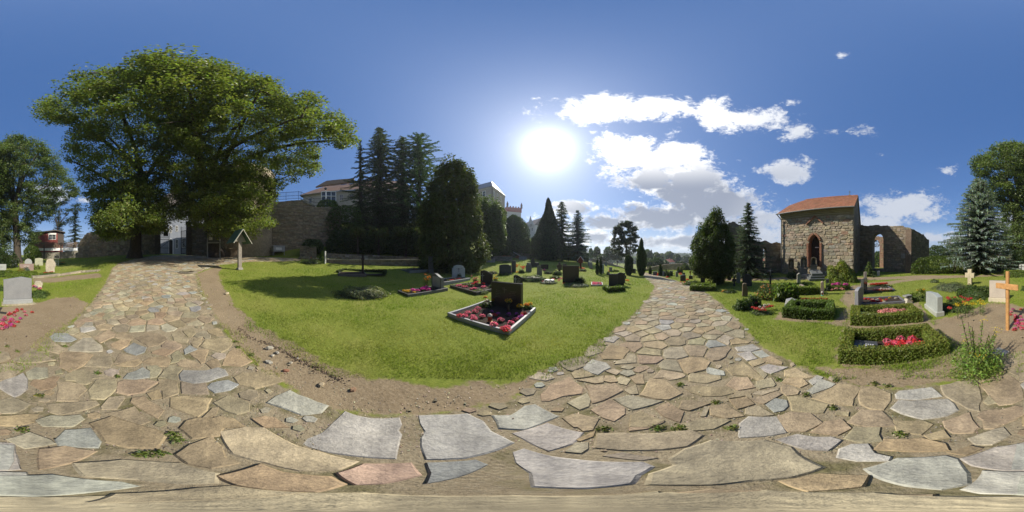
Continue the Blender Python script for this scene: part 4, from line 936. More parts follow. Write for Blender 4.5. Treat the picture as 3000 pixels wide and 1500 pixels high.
if lg3[1][5]: tracery(T3, lg3[1][6], lg3[1][5][0], .3)

# ---------------------------------------------------------------- town side: gate wall, tower, retaining walls
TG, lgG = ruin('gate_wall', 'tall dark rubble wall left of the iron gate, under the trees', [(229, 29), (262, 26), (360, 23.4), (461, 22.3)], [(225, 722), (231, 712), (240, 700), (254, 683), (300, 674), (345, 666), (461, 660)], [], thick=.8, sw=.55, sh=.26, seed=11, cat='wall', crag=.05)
tp = MB()
for (u, v, w, h) in ((430, 729, 8, 12), (464, 723, 9, 11), (555, 708, 15, 23)):      # plaques read in the close-up, 375 wide at 0.194
    pass
for u, v0, v1, w in ((317, 720, 731, 8), (347, 718, 731, 10), (360, 695, 718, 15)):
    k = 2 if u > 360 else 1; T, A, B, L, rz, ops, off = lgG[k if u > 262 else 0]; s, t = on_wall(A, B, u)
    m = MB(); m.bbox((s, -.09, (ZV(v0, t)+ZV(v1, t))/2), (M_(t, w), .07, ZV(v0, t)-ZV(v1, t)), .01, 0, (.25,.24,.17)); o = m.build('memorial_tablet', sandM, T); o.location = (off[0], off[1], 0); o.rotation_euler = (0, 0, off[2])
ruin('gate_side_wall', 'dark rubble wall between the iron gate and the round tower', [(553, 22.3), (640, 20.6)], [(540, 664), (640, 655)], [], thick=.8, sw=.5, sh=.24, seed=12, cat='wall', crag=.05)
def tower():
    c = PD(708, 23.5); r0, zt = 5.0, 13.6
    T = thing('round_tower', 'round sunlit rubble tower rising behind the big maple', 'tower', (c.x, c.y, 0))
    m = MB(); m.lathe([(r0*1.02, 0), (r0, 3), (r0*.985, zt-1), (r0*.97, zt)], 48, (0, 0, 0), (.30,.25,.18)); m.build('wall', rubbleM, T, smooth=True)
    st = MB(); r = random.Random(9)
    for q in coursed(TAU*r0, 1.2, lambda x: zt, .55, .27, lambda a, b, z, t: not (2.2 < ((a/r0) % TAU) < 6.0), r):
        b = MB(); stone_on(b, q, 0, r.uniform(.015, .05), jit(r.choice(SAND_S), .15, r))
        st.add([((r0*(1.02-.003*z)-y)*math.cos(x/r0), (r0*(1.02-.003*z)-y)*math.sin(x/r0), z) for x, y, z in b.v], b.f, b.c[0])
    tag(st.build('stones', rubbleM, T), kind='stuff')
tower()
TR_, lgR = ruin('retaining_wall', 'high shaded retaining wall of thin coursed stone below the railing', [(797, 20.6), (888, 20.9), (1000, 21.6)], [(790, 592), (830, 590), (870, 586), (880, 586), (887, 591), (893, 594), (899, 598), (905, 601), (912, 605), (918, 607), (1000, 606)], [], thick=1.2, sw=.5, sh=.17, seed=13, cat='wall', crag=.02)
def low_wall(name, label, pts, h, th, cols, sw, sh, seed, cap=None):
    r = random.Random(seed); T = None
    for k in range(len(pts)-1):
        A, B = PD(*pts[k]), PD(*pts[k+1]); L, rz = frame(A, B)
        if T is None: T = thing(name, label, 'wall', (A.x, A.y, 0), rz); AX, RZ = A, rz
        gz = lambda x: H(A.x+(B.x-A.x)*x/L, A.y+(B.y-A.y)*x/L)
        hh = (lambda x: h) if not isinstance(h, tuple) else (lambda x: h[k]+(h[k+1]-h[k])*x/L)
        n = max(2, int(L/.8)); m = MB(); st = MB(); cp = MB()
        for i in range(n):
            a, b = L*i/n, L*(i+1)/n; vs = [(x, y, gz(x)-.15 if z == 0 else gz(x)+hh(x)) for z in (0, 1) for x, y in ((a, 0), (b, 0), (b, th), (a, th))]
            m.add(vs, [(3,2,1,0),(4,5,6,7),(0,1,5,4),(1,2,6,5),(2,3,7,6),(3,0,4,7)], cols[0])
        for q in coursed(L, 0, hh, sw, sh, lambda *a: False, r):
            b = MB(); stone_on(b, q, 0, r.uniform(.01, .035), jit(r.choice(cols), .15, r)); st.add([(x, y, z+gz(min(max(x, 0), L))) for x, y, z in b.v], b.f, b.c[0])
        x = 0
        while cap and x < L:
            w = r.uniform(.4, .8); w = min(w, L-x); cp.bbox((x+w/2, th/2, gz(x+w/2)+hh(x+w/2)+.04), (w-.015, th+.1, .075), .012, 0, jit(cap, .12, r)); x += w
        dx, dy = A.x-AX.x, A.y-AX.y; ca, sa = math.cos(-RZ), math.sin(-RZ); ox, oy = dx*ca-dy*sa, dx*sa+dy*ca
        for nm, q in (('masonry', m), ('stones', st), ('coping_stones', cp)):
            if not q.v: continue
            o = q.build(nm, rubbleM, T); o.location = (ox, oy, 0); o.rotation_euler = (0, 0, rz-RZ)
            if nm != 'masonry': o['kind'] = 'stuff'
    return T
low_wall('lawn_edge_wall', 'low dark stone wall with pale coping along the top of the lawn', [(875, 16.6), (960, 15.4), (1080, 15.0), (1180, 15.0), (1255, 15.6)], (.12, .3, .44, .52, .5), .35, DARK_S, .4, .15, 21, (.30,.27,.21))
low_wall('bank_wall', 'low rubble wall with pale blocks below the dark shrubs', [(958, 17.9), (1080, 17.5), (1300, 17.4)], .55, .35, DARK_S+[(.33,.31,.27)], .36, .16, 22)
low_wall('short_pier_wall', 'short coursed stone pier wall beside the grey grit bin', [(878, 18.2), (925, 17.7)], 1.25, .4, DARK_S+[(.24,.21,.16)], .36, .13, 23)
low_wall('stair_wall', 'low grey stone wall beside the steps with white handrails', [(1418, 25), (1500, 24)], .62, .35, [(.22,.21,.18), (.17,.165,.14), (.26,.25,.22)], .4, .16, 24, (.3,.29,.25))
low_wall('upper_terrace_wall', 'overgrown dark terrace wall below the castle trees', [(1395, 31), (1510, 30.5), (1610, 33)], .95, .4, DARK_S, .45, .18, 25)
low_wall('boundary_wall', 'long boundary wall dipping away beyond the lower graves', [(1735, 47), (1800, 45), (1880, 35), (1950, 30.5), (2000, 27), (2050, 25)], (1.0, 1.1, 1.1, 1.25, 1.1, 1.0), .35, [(.24,.205,.16), (.2,.175,.14), (.28,.24,.19)], .5, .2, 26, (.33,.27,.22))
low_wall('stone_edging', 'rough low stone edging between the left lawn and the path', [(96, 11.0), (180, 11.6), (240, 11.6), (285, 11.0)], .14, .5, [(.30,.26,.2), (.24,.21,.16), (.34,.3,.24)], .6, .16, 27)
low_wall('cottage_garden_wall', 'rubble wall with white painted band below the red cottage', [(78, 33), (150, 32), (229, 31)], 1.35, .4, [(.24,.22,.18), (.2,.185,.15), (.28,.26,.21)], .45, .2, 28)
def white_band():
    A, B = PD(82, 32.7), PD(229, 30.8); L, rz = frame(A, B); T = thing('white_garden_parapet', 'white painted parapet with dark posts on the cottage garden wall', 'parapet', (A.x, A.y, ZV(735, 31.8)), rz)
    for k in range(3): m = MB(); m.bbox((L*(k+.5)/3, .15, .28), (L/3-.25, .16, .5), .01, 0, (.78,.78,.76)); m.build('panel', plasterM, T)
    for k in (1, 2): m = MB(); m.box((L*k/3, .1, -.2), (.2, .22, 2.6), 0, (.05,.045,.04)); m.build('post', woodM, T)
    f = thing('wattle_fence', 'brown wattle and slat fence above the white parapet', 'fence', (A.x, A.y, ZV(735, 31.8)+.55), rz)
    sl = MB(); sl.box((0, 0, .5), (.09, .03, 1.0), 0, (.16,.115,.08)); me = sl.mesh('slat'); me.materials.append(woodM)
    for k in range(int(L/.13)):
        o = link('slat', me, None, f, (k*.13, .15+rnd.uniform(-.02, .02), 0)); o.scale = (1, 1, 1.1+.25*math.sin(k*.13*.7)*(1 if k*.13 < L*.45 else .3)+rnd.uniform(-.05, .05))
    m = MB(); m.box((L/2, .2, .3), (L, .05, .07), 0, (.12,.09,.06)); m.build('rail', woodM, f)
white_band()
def gate():
    A, B = PD(464, 22.2), PD(551, 22.2); L, rz = frame(A, B); z = H(A.x, A.y)+.02
    for (x0, w, yaw, lb, s) in ((.02, 1.45, .12, 'black wrought iron gate leaf with a dark notice plate, left of the passage', 1), (L-.02, 1.4, math.pi-.9, 'black wrought iron gate leaf standing open, right of the passage', -1)):
        g = thing('iron_gate', lb, 'gate', (A.x+math.cos(rz)*x0, A.y+math.sin(rz)*x0, z), rz+yaw, 'leaves of the churchyard gate')
        b = MB(); b.tube([(0, 0, .06), (0, 0, 3.9)], .02, 6, (.012,.012,.013)); me = b.mesh('bar'); me.materials.append(ironM)
        for k in range(11): o = link('bar', me, None, g, (w*k/10, 0, 0)); o.scale = (1, 1, 1 if k % 2 == 0 else .86)
        for zz in (.12, .85, 2.0, 2.35, 3.3): m = MB(); m.box((w/2, 0, zz), (w, .03, .06), 0, (.012,.012,.013)); m.build('rail', ironM, g)
        m = MB(); m.tube([(0, 0, .7), (w, 0, 1.8)], .025, 6, (.012,.012,.013)); m.build('brace', ironM, g)
        for xx in (0, w): m = MB(); m.box((xx, 0, 2.0), (.07, .07, 4.0), 0, (.012,.012,.013)); m.build('stile', ironM, g)
        if s > 0: m = MB(); m.box((w*.68, -.03, 2.85), (.62, .03, .72), 0, (.02,.02,.02)); m.build('notice_plate', paintM, g)
    for u in (462, 553):
        p = PD(u, 22.3); t = thing('gate_pier', 'dark stone gate pier %s the iron gate' % ('at the left of' if u < 500 else 'at the right of'), 'pier', p, rz); m = MB(); m.bbox((0, 0, 2.2), (.7, .8, 4.4), .03, 0, (.12,.1,.08)); m.build('shaft', rubbleM, t); m = MB(); m.bbox((0, 0, 4.5), (.85, .95, .2), .03, 0, (.14,.12,.1)); m.build('cap', rubbleM, t)
    # lamp bracket bar over the gate
    A2, B2 = PD(430, 34), PD(600, 34); L, rz = frame(A2, B2); z = H(A2.x, A2.y)-.4
    T = thing('gatehouse', 'plain white house with arched door behind the iron gate, shade put into its colour', 'house', (A2.x, A2.y, z), rz)
    m = MB(); m.box((L/2, 3, 5.2), (L, 6, 10.4), 0, (.26,.28,.32)); m.build('wall', plasterM, T)  # white wall darkened to grey-blue, standing in for the shade on it
    m = MB(); m.prism([(-.4, 10.4), (L+.4, 10.4), (L*.5, 14.2)], -.3, 6.3, (.16,.14,.13)); m.build('roof', tileM, T)
    X = lambda u: on_wall(A2, B2, u)[0]
    for u, v0, v1, w in ((500, 664, 683, 5), (518, 703, 727, 6), (537, 700, 725, 6), (484, 668, 684, 5), (518, 664, 678, 5)): windowq(T, X(u), 0, ZV(v1, 34)-z, M_(34, w), ZV(v0, 34)-ZV(v1, 34))
    d = MB(); x = X(501); w = M_(34, 8); zt = ZV(708, 34)-z
    d.prism([(x-w/2, 0.3), (x+w/2, .3), (x+w/2, zt)]+[(x+w/2*math.cos(a), zt+w/2*math.sin(a)) for a in np.linspace(.2, math.pi-.2, 7)]+[(x-w/2, zt)], -.05, .02, (.03,.025,.02)); d.build('door', woodM, T)
    d = MB(); k = [(x+(w/2+.16)*math.cos(a), -.05, zt+(w/2+.16)*math.sin(a)) for a in np.linspace(0, math.pi, 9)]; d.tube([(x+w/2+.16, -.05, .3)]+k+[(x-w/2-.16, -.05, .3)], .13, 4, (.6,.6,.6)); d.build('door_surround', plasterM, T)
gate()
def cottage():
    A, B = PD(92, 38), PD(184, 38); L, rz = frame(A, B); z = ZV(729, 38)
    T = thing('red_cottage', 'small red wooden cottage with flat sloping roof behind the garden fence', 'cottage', (A.x, A.y, z), rz)
    X = lambda u: on_wall(A, B, u)[0]; Z = lambda v: ZV(v, 38)-z
    m = MB(); m.prism([(0, -1.5), (L, -1.5), (L, Z(679)), (0, Z(686))], 0, 5, (.20,.045,.035)); m.build('wall', paintM, T)
    m = MB(); m.prism([(-.5, Z(686)), (L*.75, Z(677)), (L+.5, Z(682)), (L+.5, Z(680)), (L*.75, Z(674.5)), (-.5, Z(684))], -.6, 5.4, (.10,.085,.07)); m.build('roof', woodM, T)
    windowq(T, X(153), 0, Z(701), M_(38, 20), Z(688)-Z(701), (.75,.75,.72)); windowq(T, X(103), 0, Z(702), M_(38, 17), Z(690)-Z(702), (.12,.1,.09), 2, 0)
    m = MB(); m.box((X(153), -.05, Z(685.2)), (M_(38, 24), .1, .3), 0, (.75,.75,.72)); m.build('blind_box', paintM, T)
    m = MB(); m.box((X(178), -.02, Z(700)), (M_(38, 18), .1, Z(680)-Z(715)), 0, (.075,.06,.05)); m.build('plank_panel', woodM, T)
    m = MB(); m.box((X(125), -.25, Z(714)), (M_(38, 12), .25, .28), 0, (.04,.10,.06)); f = m.build('flower_box', paintM, T)
cottage()

# ---------------------------------------------------------------- terrace railing, houses and castle on the hill
def railing():
    pts = [(812, 589, 20.7), (838, 587.5, 20.7), (875, 585, 20.8), (882, 586, 20.9), (920, 606, 21.1), (960, 606, 21.3)]
    base = [W3(*p)+Vector((0, 0, .02)) for p in pts]; T = thing('terrace_railing', 'black iron railing stepping down along the retaining wall top', 'railing', base[0])
    Hh = 1.15
    for i, p in enumerate(base): m = MB(); q = p-base[0]; m.tube([q, q+Vector((0, 0, Hh+.08))], .028, 6, (.02,.025,.03)); m.build('post', ironM, T)
    for h in (.18, .62, Hh): m = MB(); m.tube([p-base[0]+Vector((0, 0, h)) for p in base], .022, 6, (.02,.025,.03)); m.build('rail', ironM, T)
    b = MB(); b.tube([(0, 0, .18), (0, 0, Hh+.12)], .009, 5, (.02,.025,.03)); me = b.mesh('bar'); me.materials.append(ironM)
    for i in range(len(base)-1):
        n = max(2, int((base[i+1]-base[i]).length/.15))
        for k in range(1, n): link('bar', me, None, T, base[i]+(base[i+1]-base[i])*k/n-base[0])
    # steps cut along the wall top
    s = thing('terrace_steps', 'pale stone steps descending beside the black railing', 'steps', W3(882, 588, 21.3))
    a, b_ = W3(882, 588, 21.6), W3(920, 607, 21.8)
    for k in range(8): m = MB(); p = a+(b_-a)*(k+.5)/8-W3(882, 588, 21.3); m.bbox((p.x, p.y, p.z), (.42, 1.0, .12), .01, -lon_of(900), (.45,.43,.38)); m.build('step', sandM, s)
railing()
def hill_house():
    A, B = PD(868, 44), PD(1200, 40); L, rz = frame(A, B); z = ZV(612, 42); Z = lambda v, d=43: ZV(v, d)-z; X = lambda u: on_wall(A, B, u)[0]
    T = thing('hillside_house', 'large cream house with long brown roof above the retaining wall', 'house', (A.x, A.y, z), rz)
    x0 = X(888); m = MB(); m.box(((x0+L)/2, 5, (Z(572)-4)/2), (L-x0, 10, Z(572)+4), 0, (.38,.335,.27)); m.build('wall', plasterM, T)
    m = MB(); e = Z(573); rr = Z(524); xr = X(984)
    vs = [(x0-.6, -.8, e), (L, -.8, e), (L, 5, rr), (xr, 5, rr), (x0-.6, 10.8, e)]; m.add(vs, [(0,1,2,3), (0,3,4)], (.27,.17,.12)); m.add([(x, y, q-.2) for x, y, q in vs], [(3,2,1,0), (4,3,0)], (.2,.15,.1)); m.add([(x0-.6, -.8, e), (L, -.8, e), (L, -.8, e-.2), (x0-.6, -.8, e-.2)], [(3,2,1,0)], (.35,.3,.25)); ro = m.build('roof', tileM, T)
    sl = (rr-e)/5.8
    for u0, u1, v0, v1 in ((984, 1002, 531, 534), (1006, 1022, 530.5, 533.5), (986, 994, 538, 540.5), (962, 988, 549, 555), (992, 1010, 550, 556), (1018, 1034, 550, 556)):
        xa, xb = X(u0), X(u1); za, zb = Z(v1, 46), Z(v0, 46); w = MB(); f = lambda zz: -.8+(zz-e)/sl
        w.add([(xa, f(za)-.06, za+.05), (xb, f(za)-.06, za+.05), (xb, f(zb)-.06, zb+.05), (xa, f(zb)-.06, zb+.05)], [(0,1,2,3)]); w.build('skylight', glassM, ro)
    m = MB(); m.prism([(X(930), Z(560)), (X(1040), Z(556)), (X(1040), Z(547)), (X(962), Z(547))], -1.6, -.9, (.25,.17,.12)); m.build('dormer', tileM, ro)
    for u in (907, 912): pass
    windowq(T, X(909.5), 0, Z(597), M_(43, 7), Z(584)-Z(597), (.4,.36,.3), 1, 1)
    for u in (1000, 1030, 1065, 1120): windowq(T, X(u), 0, Z(597), M_(42, 9), Z(583)-Z(597), (.55,.5,.45), 1, 1)
    c = thing('glass_conservatory', 'white framed glass conservatory in front of the cream house', 'conservatory', PD(963, 36, ZV(604, 36)), -lon_of(963)); w, h = M_(36, 42), ZV(561, 36)-ZV(604, 36)
    m = MB()
    for k in range(4): m.box((-w/2+w*k/3, 0, h/2), (.12, .12, h), 0, (.75,.76,.76)); m.box((-w/2+w*k/3, 2, h/2), (.12, .12, h), 0, (.75,.76,.76))
    for zz in (h, h*.68): m.box((0, 0, zz), (w, .14, .12), 0, (.75,.76,.76)); m.box((0, 2, zz), (w, .14, .12), 0, (.75,.76,.76))
    m.box((0, 1, h+.03), (w, 2, .06), 0, (.6,.62,.63)); m.build('frame', paintM, c); m = MB(); m.box((0, .2, h/2), (w-.1, .02, h-.1)); m.build('pane', glassM, c)
    l = thing('street_lamp', 'dark street lamp on a pale pole above the retaining wall', 'street lamp', PD(954, 27, ZV(600, 27))); m = MB(); h = ZV(556, 27)-ZV(600, 27); m.tube([(0, 0, -1), (0, 0, h)], .05, 8, (.4,.42,.42)); m.build('pole', ironM, l); m = MB(); m.lathe([(.1, 0), (.22, .15), (.26, .3), (.1, .42)], 10, (0, 0, h), (.05,.05,.055)); m.build('lantern', ironM, l)
    # red roofs glimpsed between the spruces
    for u0, u1, v0, v1, d, lb in ((1040, 1120, 528, 545, 48, 'red tiled roof glimpsed behind the bare spruce'), (1150, 1200, 545, 560, 52, 'red tiled roof glimpsed between the tall spruces')):
        A_, B_ = PD(u0, d), PD(u1, d); L_, r_z = frame(A_, B_); zz = ZV(600, d); t = thing('roofed_house', lb, 'house', (A_.x, A_.y, zz), r_z); q = lambda v: ZV(v, d)-zz
        m = MB(); m.box((L_/2, 3, q(v1)/2-2), (L_, 6, q(v1)+4), 0, (.5,.45,.38)); m.build('wall', plasterM, t); m = MB(); m.prism([(-.5, 0), (6.5, 0), (3, q(v0)-q(v1)+1)], -.3, L_+.3, (.36,.12,.07)); m.v = [(y, x, z+q(v1)) for x, y, z in m.v]; m.f = [tuple(reversed(f)) for f in m.f]; m.build('roof', tileM, t)
hill_house()
def castle():
    C0, Lf, Rt = PD(1442, 55), PD(1392, 59), PD(1479, 65); z = ZV(640, 58); ze = ZV(546, 55)-z
    T = thing('castle_wing', 'tall beige castle wing with grey slate hipped roof on the hill', 'castle', (C0.x, C0.y, z))
    p = lambda q: Vector((q.x-C0.x, q.y-C0.y, 0)); a, b, c = p(Lf), Vector((0, 0, 0)), p(Rt); d = a+c
    a2 = a+(a-b)*.5; d2 = d+(a-b)*.5
    m = MB(); m.slab([tuple(q[:2]) for q in (b, c, d2, a2)], -8, ze, (.40,.33,.265)); m.build('wall', plasterM, T)
    ov = 1.06; cen = (a2+c)/2; k = [cen+(q-cen)*ov for q in (b, c, d2, a2)]; rz = ZV(527, 60)-z
    r1 = (k[0]+k[1])/2+(k[3]-k[0])*.3; r2 = (k[0]+k[1])/2+(k[3]-k[0])*.9
    vs = [(q.x, q.y, ze) for q in k]+[(r1.x, r1.y, rz), (r2.x, r2.y, rz)]
    m = MB(); m.add(vs, [(0,1,4), (1,2,5,4), (2,3,5), (3,0,4,5), (3,2,1,0)], (.16,.16,.175)); m.build('roof', mat('slate', vc=True, rough=.55, nscale=2, namt=.12, spec=.35), T)
    m = MB(); m.slab([(q.x, q.y) for q in [cen+(q-cen)*1.02 for q in (b, c, d2, a2)]], ze-.7, ze-.02, (.46,.39,.31)); m.build('eaves_band', plasterM, T)
    for A_, B_, us, fw in ((Lf, C0, ((1399, 568, 577), (1418.5, 561, 575)), 8), (C0, Rt, ((1447, 561, 576), (1457, 569, 583), (1467, 577, 590)), 5)):
        L, rz_ = frame(A_, B_)
        for (u, v0, v1) in us:
            s, t = on_wall(A_, B_, u); w = M_(t, fw); o = windowq(T, 0, 0, 0, w*.75 if A_ is C0 else w, ZV(v0, t)-ZV(v1, t), (.62,.58,.52), 1, 1, .12, .25)
            q = Vector((A_.x+math.cos(rz_)*s-C0.x, A_.y+math.sin(rz_)*s-C0.y, ZV(v1, t)-z)); o.location = q; o.rotation_euler = (0, 0, rz_)
    m = MB(); m.tube([(.0, -.12, -8), (.0, -.12, ze)], .12, 6, (.05,.05,.05)); m.build('downpipe', ironM, T)
    t2 = thing('castle_stair_tower', 'slate capped stair tower at the left end of the castle wing', 'tower', PD(1381, 64, ZV(640, 64))); zz = ZV(640, 64)
    m = MB(); m.box((0, 0, (ZV(545, 64)-zz)/2), (3.6, 3.6, ZV(545, 64)-zz), -lon_of(1381)+.5, (.44,.42,.38)); m.build('wall', plasterM, t2); m = MB(); m.box((0, 0, (ZV(545, 64)+ZV(522, 64))/2-zz), (4.2, 4.2, ZV(522, 64)-ZV(545, 64)), -lon_of(1381)+.5, (.25,.26,.28), taper=.25); m.build('roof', MATS['slate'], t2)
    m = MB(); m.tube([(0, 0, ZV(523, 64)-zz), (0, 0, ZV(500, 64)-zz)], .05, 5, (.2,.2,.2)); m.build('mast', ironM, t2)
    d = 120; pz = ZV(700, d); t3 = thing('red_crowned_tower', 'white castle tower with red crenellated crown and corner spires', 'tower', PD(1500, d, pz), -lon_of(1500)); w = M_(d, 44)
    m = MB(); m.box((0, 0, (ZV(626, d)-pz)/2), (w*.92, w*.92, ZV(626, d)-pz), .35, (.55,.5,.45), 0); m.build('wall', plasterM, t3)
    m = MB(); h = ZV(614, d)-ZV(626, d); m.box((0, 0, ZV(626, d)-pz+h/2), (w*.98, w*.98, h), .35, (.30,.05,.04)); m.build('crown', paintM, t3)
    bm = MB(); bm.box((0, 0, .5), (.9, .5, 1.0), 0, (.30,.05,.04)); bme = bm.mesh('merlon'); bme.materials.append(paintM)
    for s in range(4):
        for k in range(6):
            q = -w*.47+w*.94*k/5; x, y = ((q, -w*.47), (w*.47, q), (q, w*.47), (-w*.47, q))[s]; ca, sa = math.cos(.35), math.sin(.35); o = link('merlon', bme, None, t3, (x*ca-y*sa, x*sa+y*ca, ZV(614, d)-pz)); o.rotation_euler = (0, 0, .35+(0 if s % 2 == 0 else math.pi/2))
    for sx, sy in ((-1,-1),(1,-1),(1,1),(-1,1)): m = MB(); x, y = sx*w*.48, sy*w*.48; ca, sa = math.cos(.35), math.sin(.35); m.lathe([(.7, 0), (.7, 2.2), (.85, 2.3), (.02, 4.6)], 8, (x*ca-y*sa, x*sa+y*ca, ZV(614, d)-pz), (.13,.06,.06)); m.build('spire', tileM, t3)
    d = 112; A_, B_ = PD(1522, d+12), PD(1567, d-6); L, rz_ = frame(A_, B_); pz = ZV(705, d); t4 = thing('gabled_castle_hall', 'pale castle hall with stepped gable and dark roof', 'castle', (A_.x, A_.y, pz), rz_); q = lambda v: ZV(v, d)-pz; X = lambda u: on_wall(A_, B_, u)[0]
    m = MB(); m.box((L/2, 5, q(664)/2-2), (L, 10, q(664)+4), 0, (.50,.48,.46)); m.build('wall', plasterM, t4)
    m = MB(); m.prism([(-.3, q(664)), (10.3, q(664)), (5, q(641))], -.3, L+.1, (.12,.10,.10)); m.v = [(y, x, z) for x, y, z in m.v]; m.f = [tuple(reversed(f)) for f in m.f]; m.build('roof', tileM, t4)
    g0, g1 = X(1545), X(1566); gm = (g0+g1)/2; m = MB(); w = g1-g0
    m.prism([(g0, q(664)-.4), (g1, q(664)-.4), (g1, q(660)), (g1-w*.12, q(657)), (g1-w*.2, q(651)), (g1-w*.33, q(648)), (gm+w*.07, q(641)), (gm, q(635)), (gm-w*.07, q(641)), (g0+w*.33, q(648)), (g0+w*.2, q(651)), (g0+w*.12, q(657)), (g0, q(660))], -.5, -.05, (.46,.44,.42)); m.build('gable', plasterM, t4)
    for u, v in [(u, 676) for u in (1532, 1540, 1545, 1552.5, 1559.5)]+[(u, 664) for u in (1552, 1556, 1560)]: windowq(t4, X(u), -.06 if v == 676 else -.52, q(v)-.6, 1.0, 1.9, (.4,.4,.4), 0, 1, .1, .12)
castle()
def far_house(u, v0, v1, w, d, lb, rc=(.36,.12,.09)):
    A_, B_ = PD(u-w/2, d), PD(u+w/2, d+2); L, rz_ = frame(A_, B_); pz = ZV(v1, d); t = thing('far_house', lb, 'house', (A_.x, A_.y, pz), rz_); h = ZV(v0, d)-pz
    m = MB(); m.box((L/2, 3, h*.28-1), (L, 6, h*.56+2), 0, (.55,.52,.48)); m.build('wall', plasterM, t)
    m = MB(); m.prism([(-.4, h*.55), (6.4, h*.55), (3, h)], -.3, L+.3, rc); m.v = [(y, x, z) for x, y, z in m.v]; m.f = [tuple(reversed(f)) for f in m.f]; r_ = m.build('roof', tileM, t); m = MB(); m.box((L*.6, 3, h+.2), (.6, .6, 1.2), 0, (.3,.16,.12)); m.build('chimney', tileM, r_)
    for k in (.25, .7): windowq(t, L*k, 0, h*.15, L*.13, h*.2, (.6,.58,.55), 0, 0, .08, .1)
far_house(1968, 760, 778, 16, 95, 'small white house with pale red roof in the valley below the path')
far_house(2243, 760, 772, 14, 110, 'red roofed house seen through the tracery window of the ruin', (.40,.12,.06))
far_house(1652, 715, 732, 26, 60, 'cream gable end peeping out behind the third conifer', (.3,.2,.14))
# ---------------------------------------------------------------- trees and shrubs
S_ = 3000/2576                                    # sketch units of the whole-sphere view -> bearings
def sk(l): return np.array([(s*S_, t*S_) for s, t in l])
def in_px(poly, n):                               # random sights inside an outline
    lo, hi = poly.min(0), poly.max(0); out = []
    while sum(len(o) for o in out) < n:
        q = rng.uniform(lo, hi, (n*2, 2)); out.append(q[inpoly(q[:, 0], q[:, 1], poly)])
    return np.concatenate(out)[:n]
def dirs(q):
    lo = (q[:, 0]/3000-.5)*TAU; la = (.5-q[:, 1]/1500)*math.pi
    return np.stack([np.sin(lo)*np.cos(la), np.cos(lo)*np.cos(la), np.sin(la)], 1)
def crown_pts(poly, cen, depth, n):               # points through a crown's whole volume, front to back
    q = in_px(poly, n); e = pdist(q[:, 0], q[:, 1], poly); w = np.sqrt(np.clip(e/max(e.max()*.75, 1e-6), .03, 1))
    d = dirs(q); t0 = d@(np.array(cen)-np.array([0, 0, EYE])); t0 = np.maximum(t0, .35*np.linalg.norm(np.array(cen)-np.array([0, 0, EYE])))
    t = t0+depth*w*rng.uniform(-1, 1, n); return np.array([0, 0, EYE])+d*t[:, None]
def puffs(c, per, rad, flat=.55):                 # leaves gathered in flattened sprays round the centres
    n = len(c)*per; k = np.repeat(np.arange(len(c)), per); r = np.broadcast_to(rad, len(c))[k]
    v = norm(rng.normal(size=(n, 3)))*(rng.random(n)**.45)[:, None]; v[:, 2] *= flat
    return c[k]+v*r[:, None], v, k
def branch(mb, a, b, r0, r1, sag=.1, n=5, col=(1,1,1)):
    a, b = Vector(a), Vector(b); m = (a+b)/2+Vector((rnd.uniform(-1, 1), rnd.uniform(-1, 1), rnd.uniform(.2, 1)))*sag*(b-a).length
    pts = [(a*(1-t)**2+m*2*t*(1-t)+b*t*t) for t in [i/(n-1) for i in range(n)]]; mb.tube(pts, [r0+(r1-r0)*i/(n-1) for i in range(n)], 6 if r0 < .1 else 9, col, False); return pts
def broadleaf(name, label, foot, polys, cen, depth, ncl, per, prad, leaf, col, trunk_h, trunk_r, lean=(0, 0), cat='tree', group=None, limbs=9, flat=.5, mt=None, low=None, hang=None, tips=None):
    T = thing(name, label, cat, foot, 0, group); off = np.array(foot)
    c = np.concatenate([crown_pts(p, cen, depth, max(4, int(ncl*k))) for p, k in polys])
    if low is not None: c = c[c[:, 2] > low]
    P_, v, k = puffs(c, per, prad*rng.uniform(.55, 1.4, len(c)), flat); n = len(P_)
    nr = norm(v*np.array([.5, .5, .7])+np.array([0, 0, .55])+rng.normal(0, .45, (n, 3)))
    V = leafq(P_-off, leaf*rng.uniform(.5, 1.5, n), leaf*rng.uniform(.5, .8, n)*(1 if hang is None else .7), nr, None if hang is None else np.array([0, 0, hang])+v*.8+rng.normal(0, .35, (n, 3)))
    tone = (1+rng.normal(0, .14, len(c)))[k][:, None]
    cc = np.clip(cvar(col, n, .16, .07)*tone, .004, .8)
    if tips is not None: q = rng.random(n) < .3; cc[q] = cvar(tips, q.sum(), .15, .06)
    tag(quads('crown', V, cc, mt or leafM, T), kind='stuff')
    if trunk_h:
        m = MB(); top = Vector((lean[0], lean[1], trunk_h)); r = trunk_r
        m.tube([(0, 0, -.3), (0, 0, .15), (lean[0]*.08, lean[1]*.08, .9), (lean[0]*.35, lean[1]*.35, trunk_h*.45), top], [r*1.9, r*1.45, r*1.05, r*.9, r*.72], 14)
        cl = c-off; far = cl[np.argsort(-np.linalg.norm(cl-np.array(top), axis=1))]; pick = [far[int(len(far)*.75*i/limbs)] for i in range(limbs)]; nodes = []
        for q in pick:
            p0 = Vector((lean[0]*.6, lean[1]*.6, trunk_h*rnd.uniform(.55, .9))) if rnd.random() < .5 else top
            nodes += branch(m, p0, q, r*.42, r*.07, .12, 7)[1:]
        nd = np.array([tuple(p) for p in nodes])
        for i in rng.choice(len(cl), min(len(cl), limbs*8), replace=False):
            j = np.argmin(np.linalg.norm(nd-cl[i], axis=1)); branch(m, nd[j], cl[i], r*.09, r*.025, .1, 4)
        m.build('trunk', barkM, T, smooth=True)
    return T
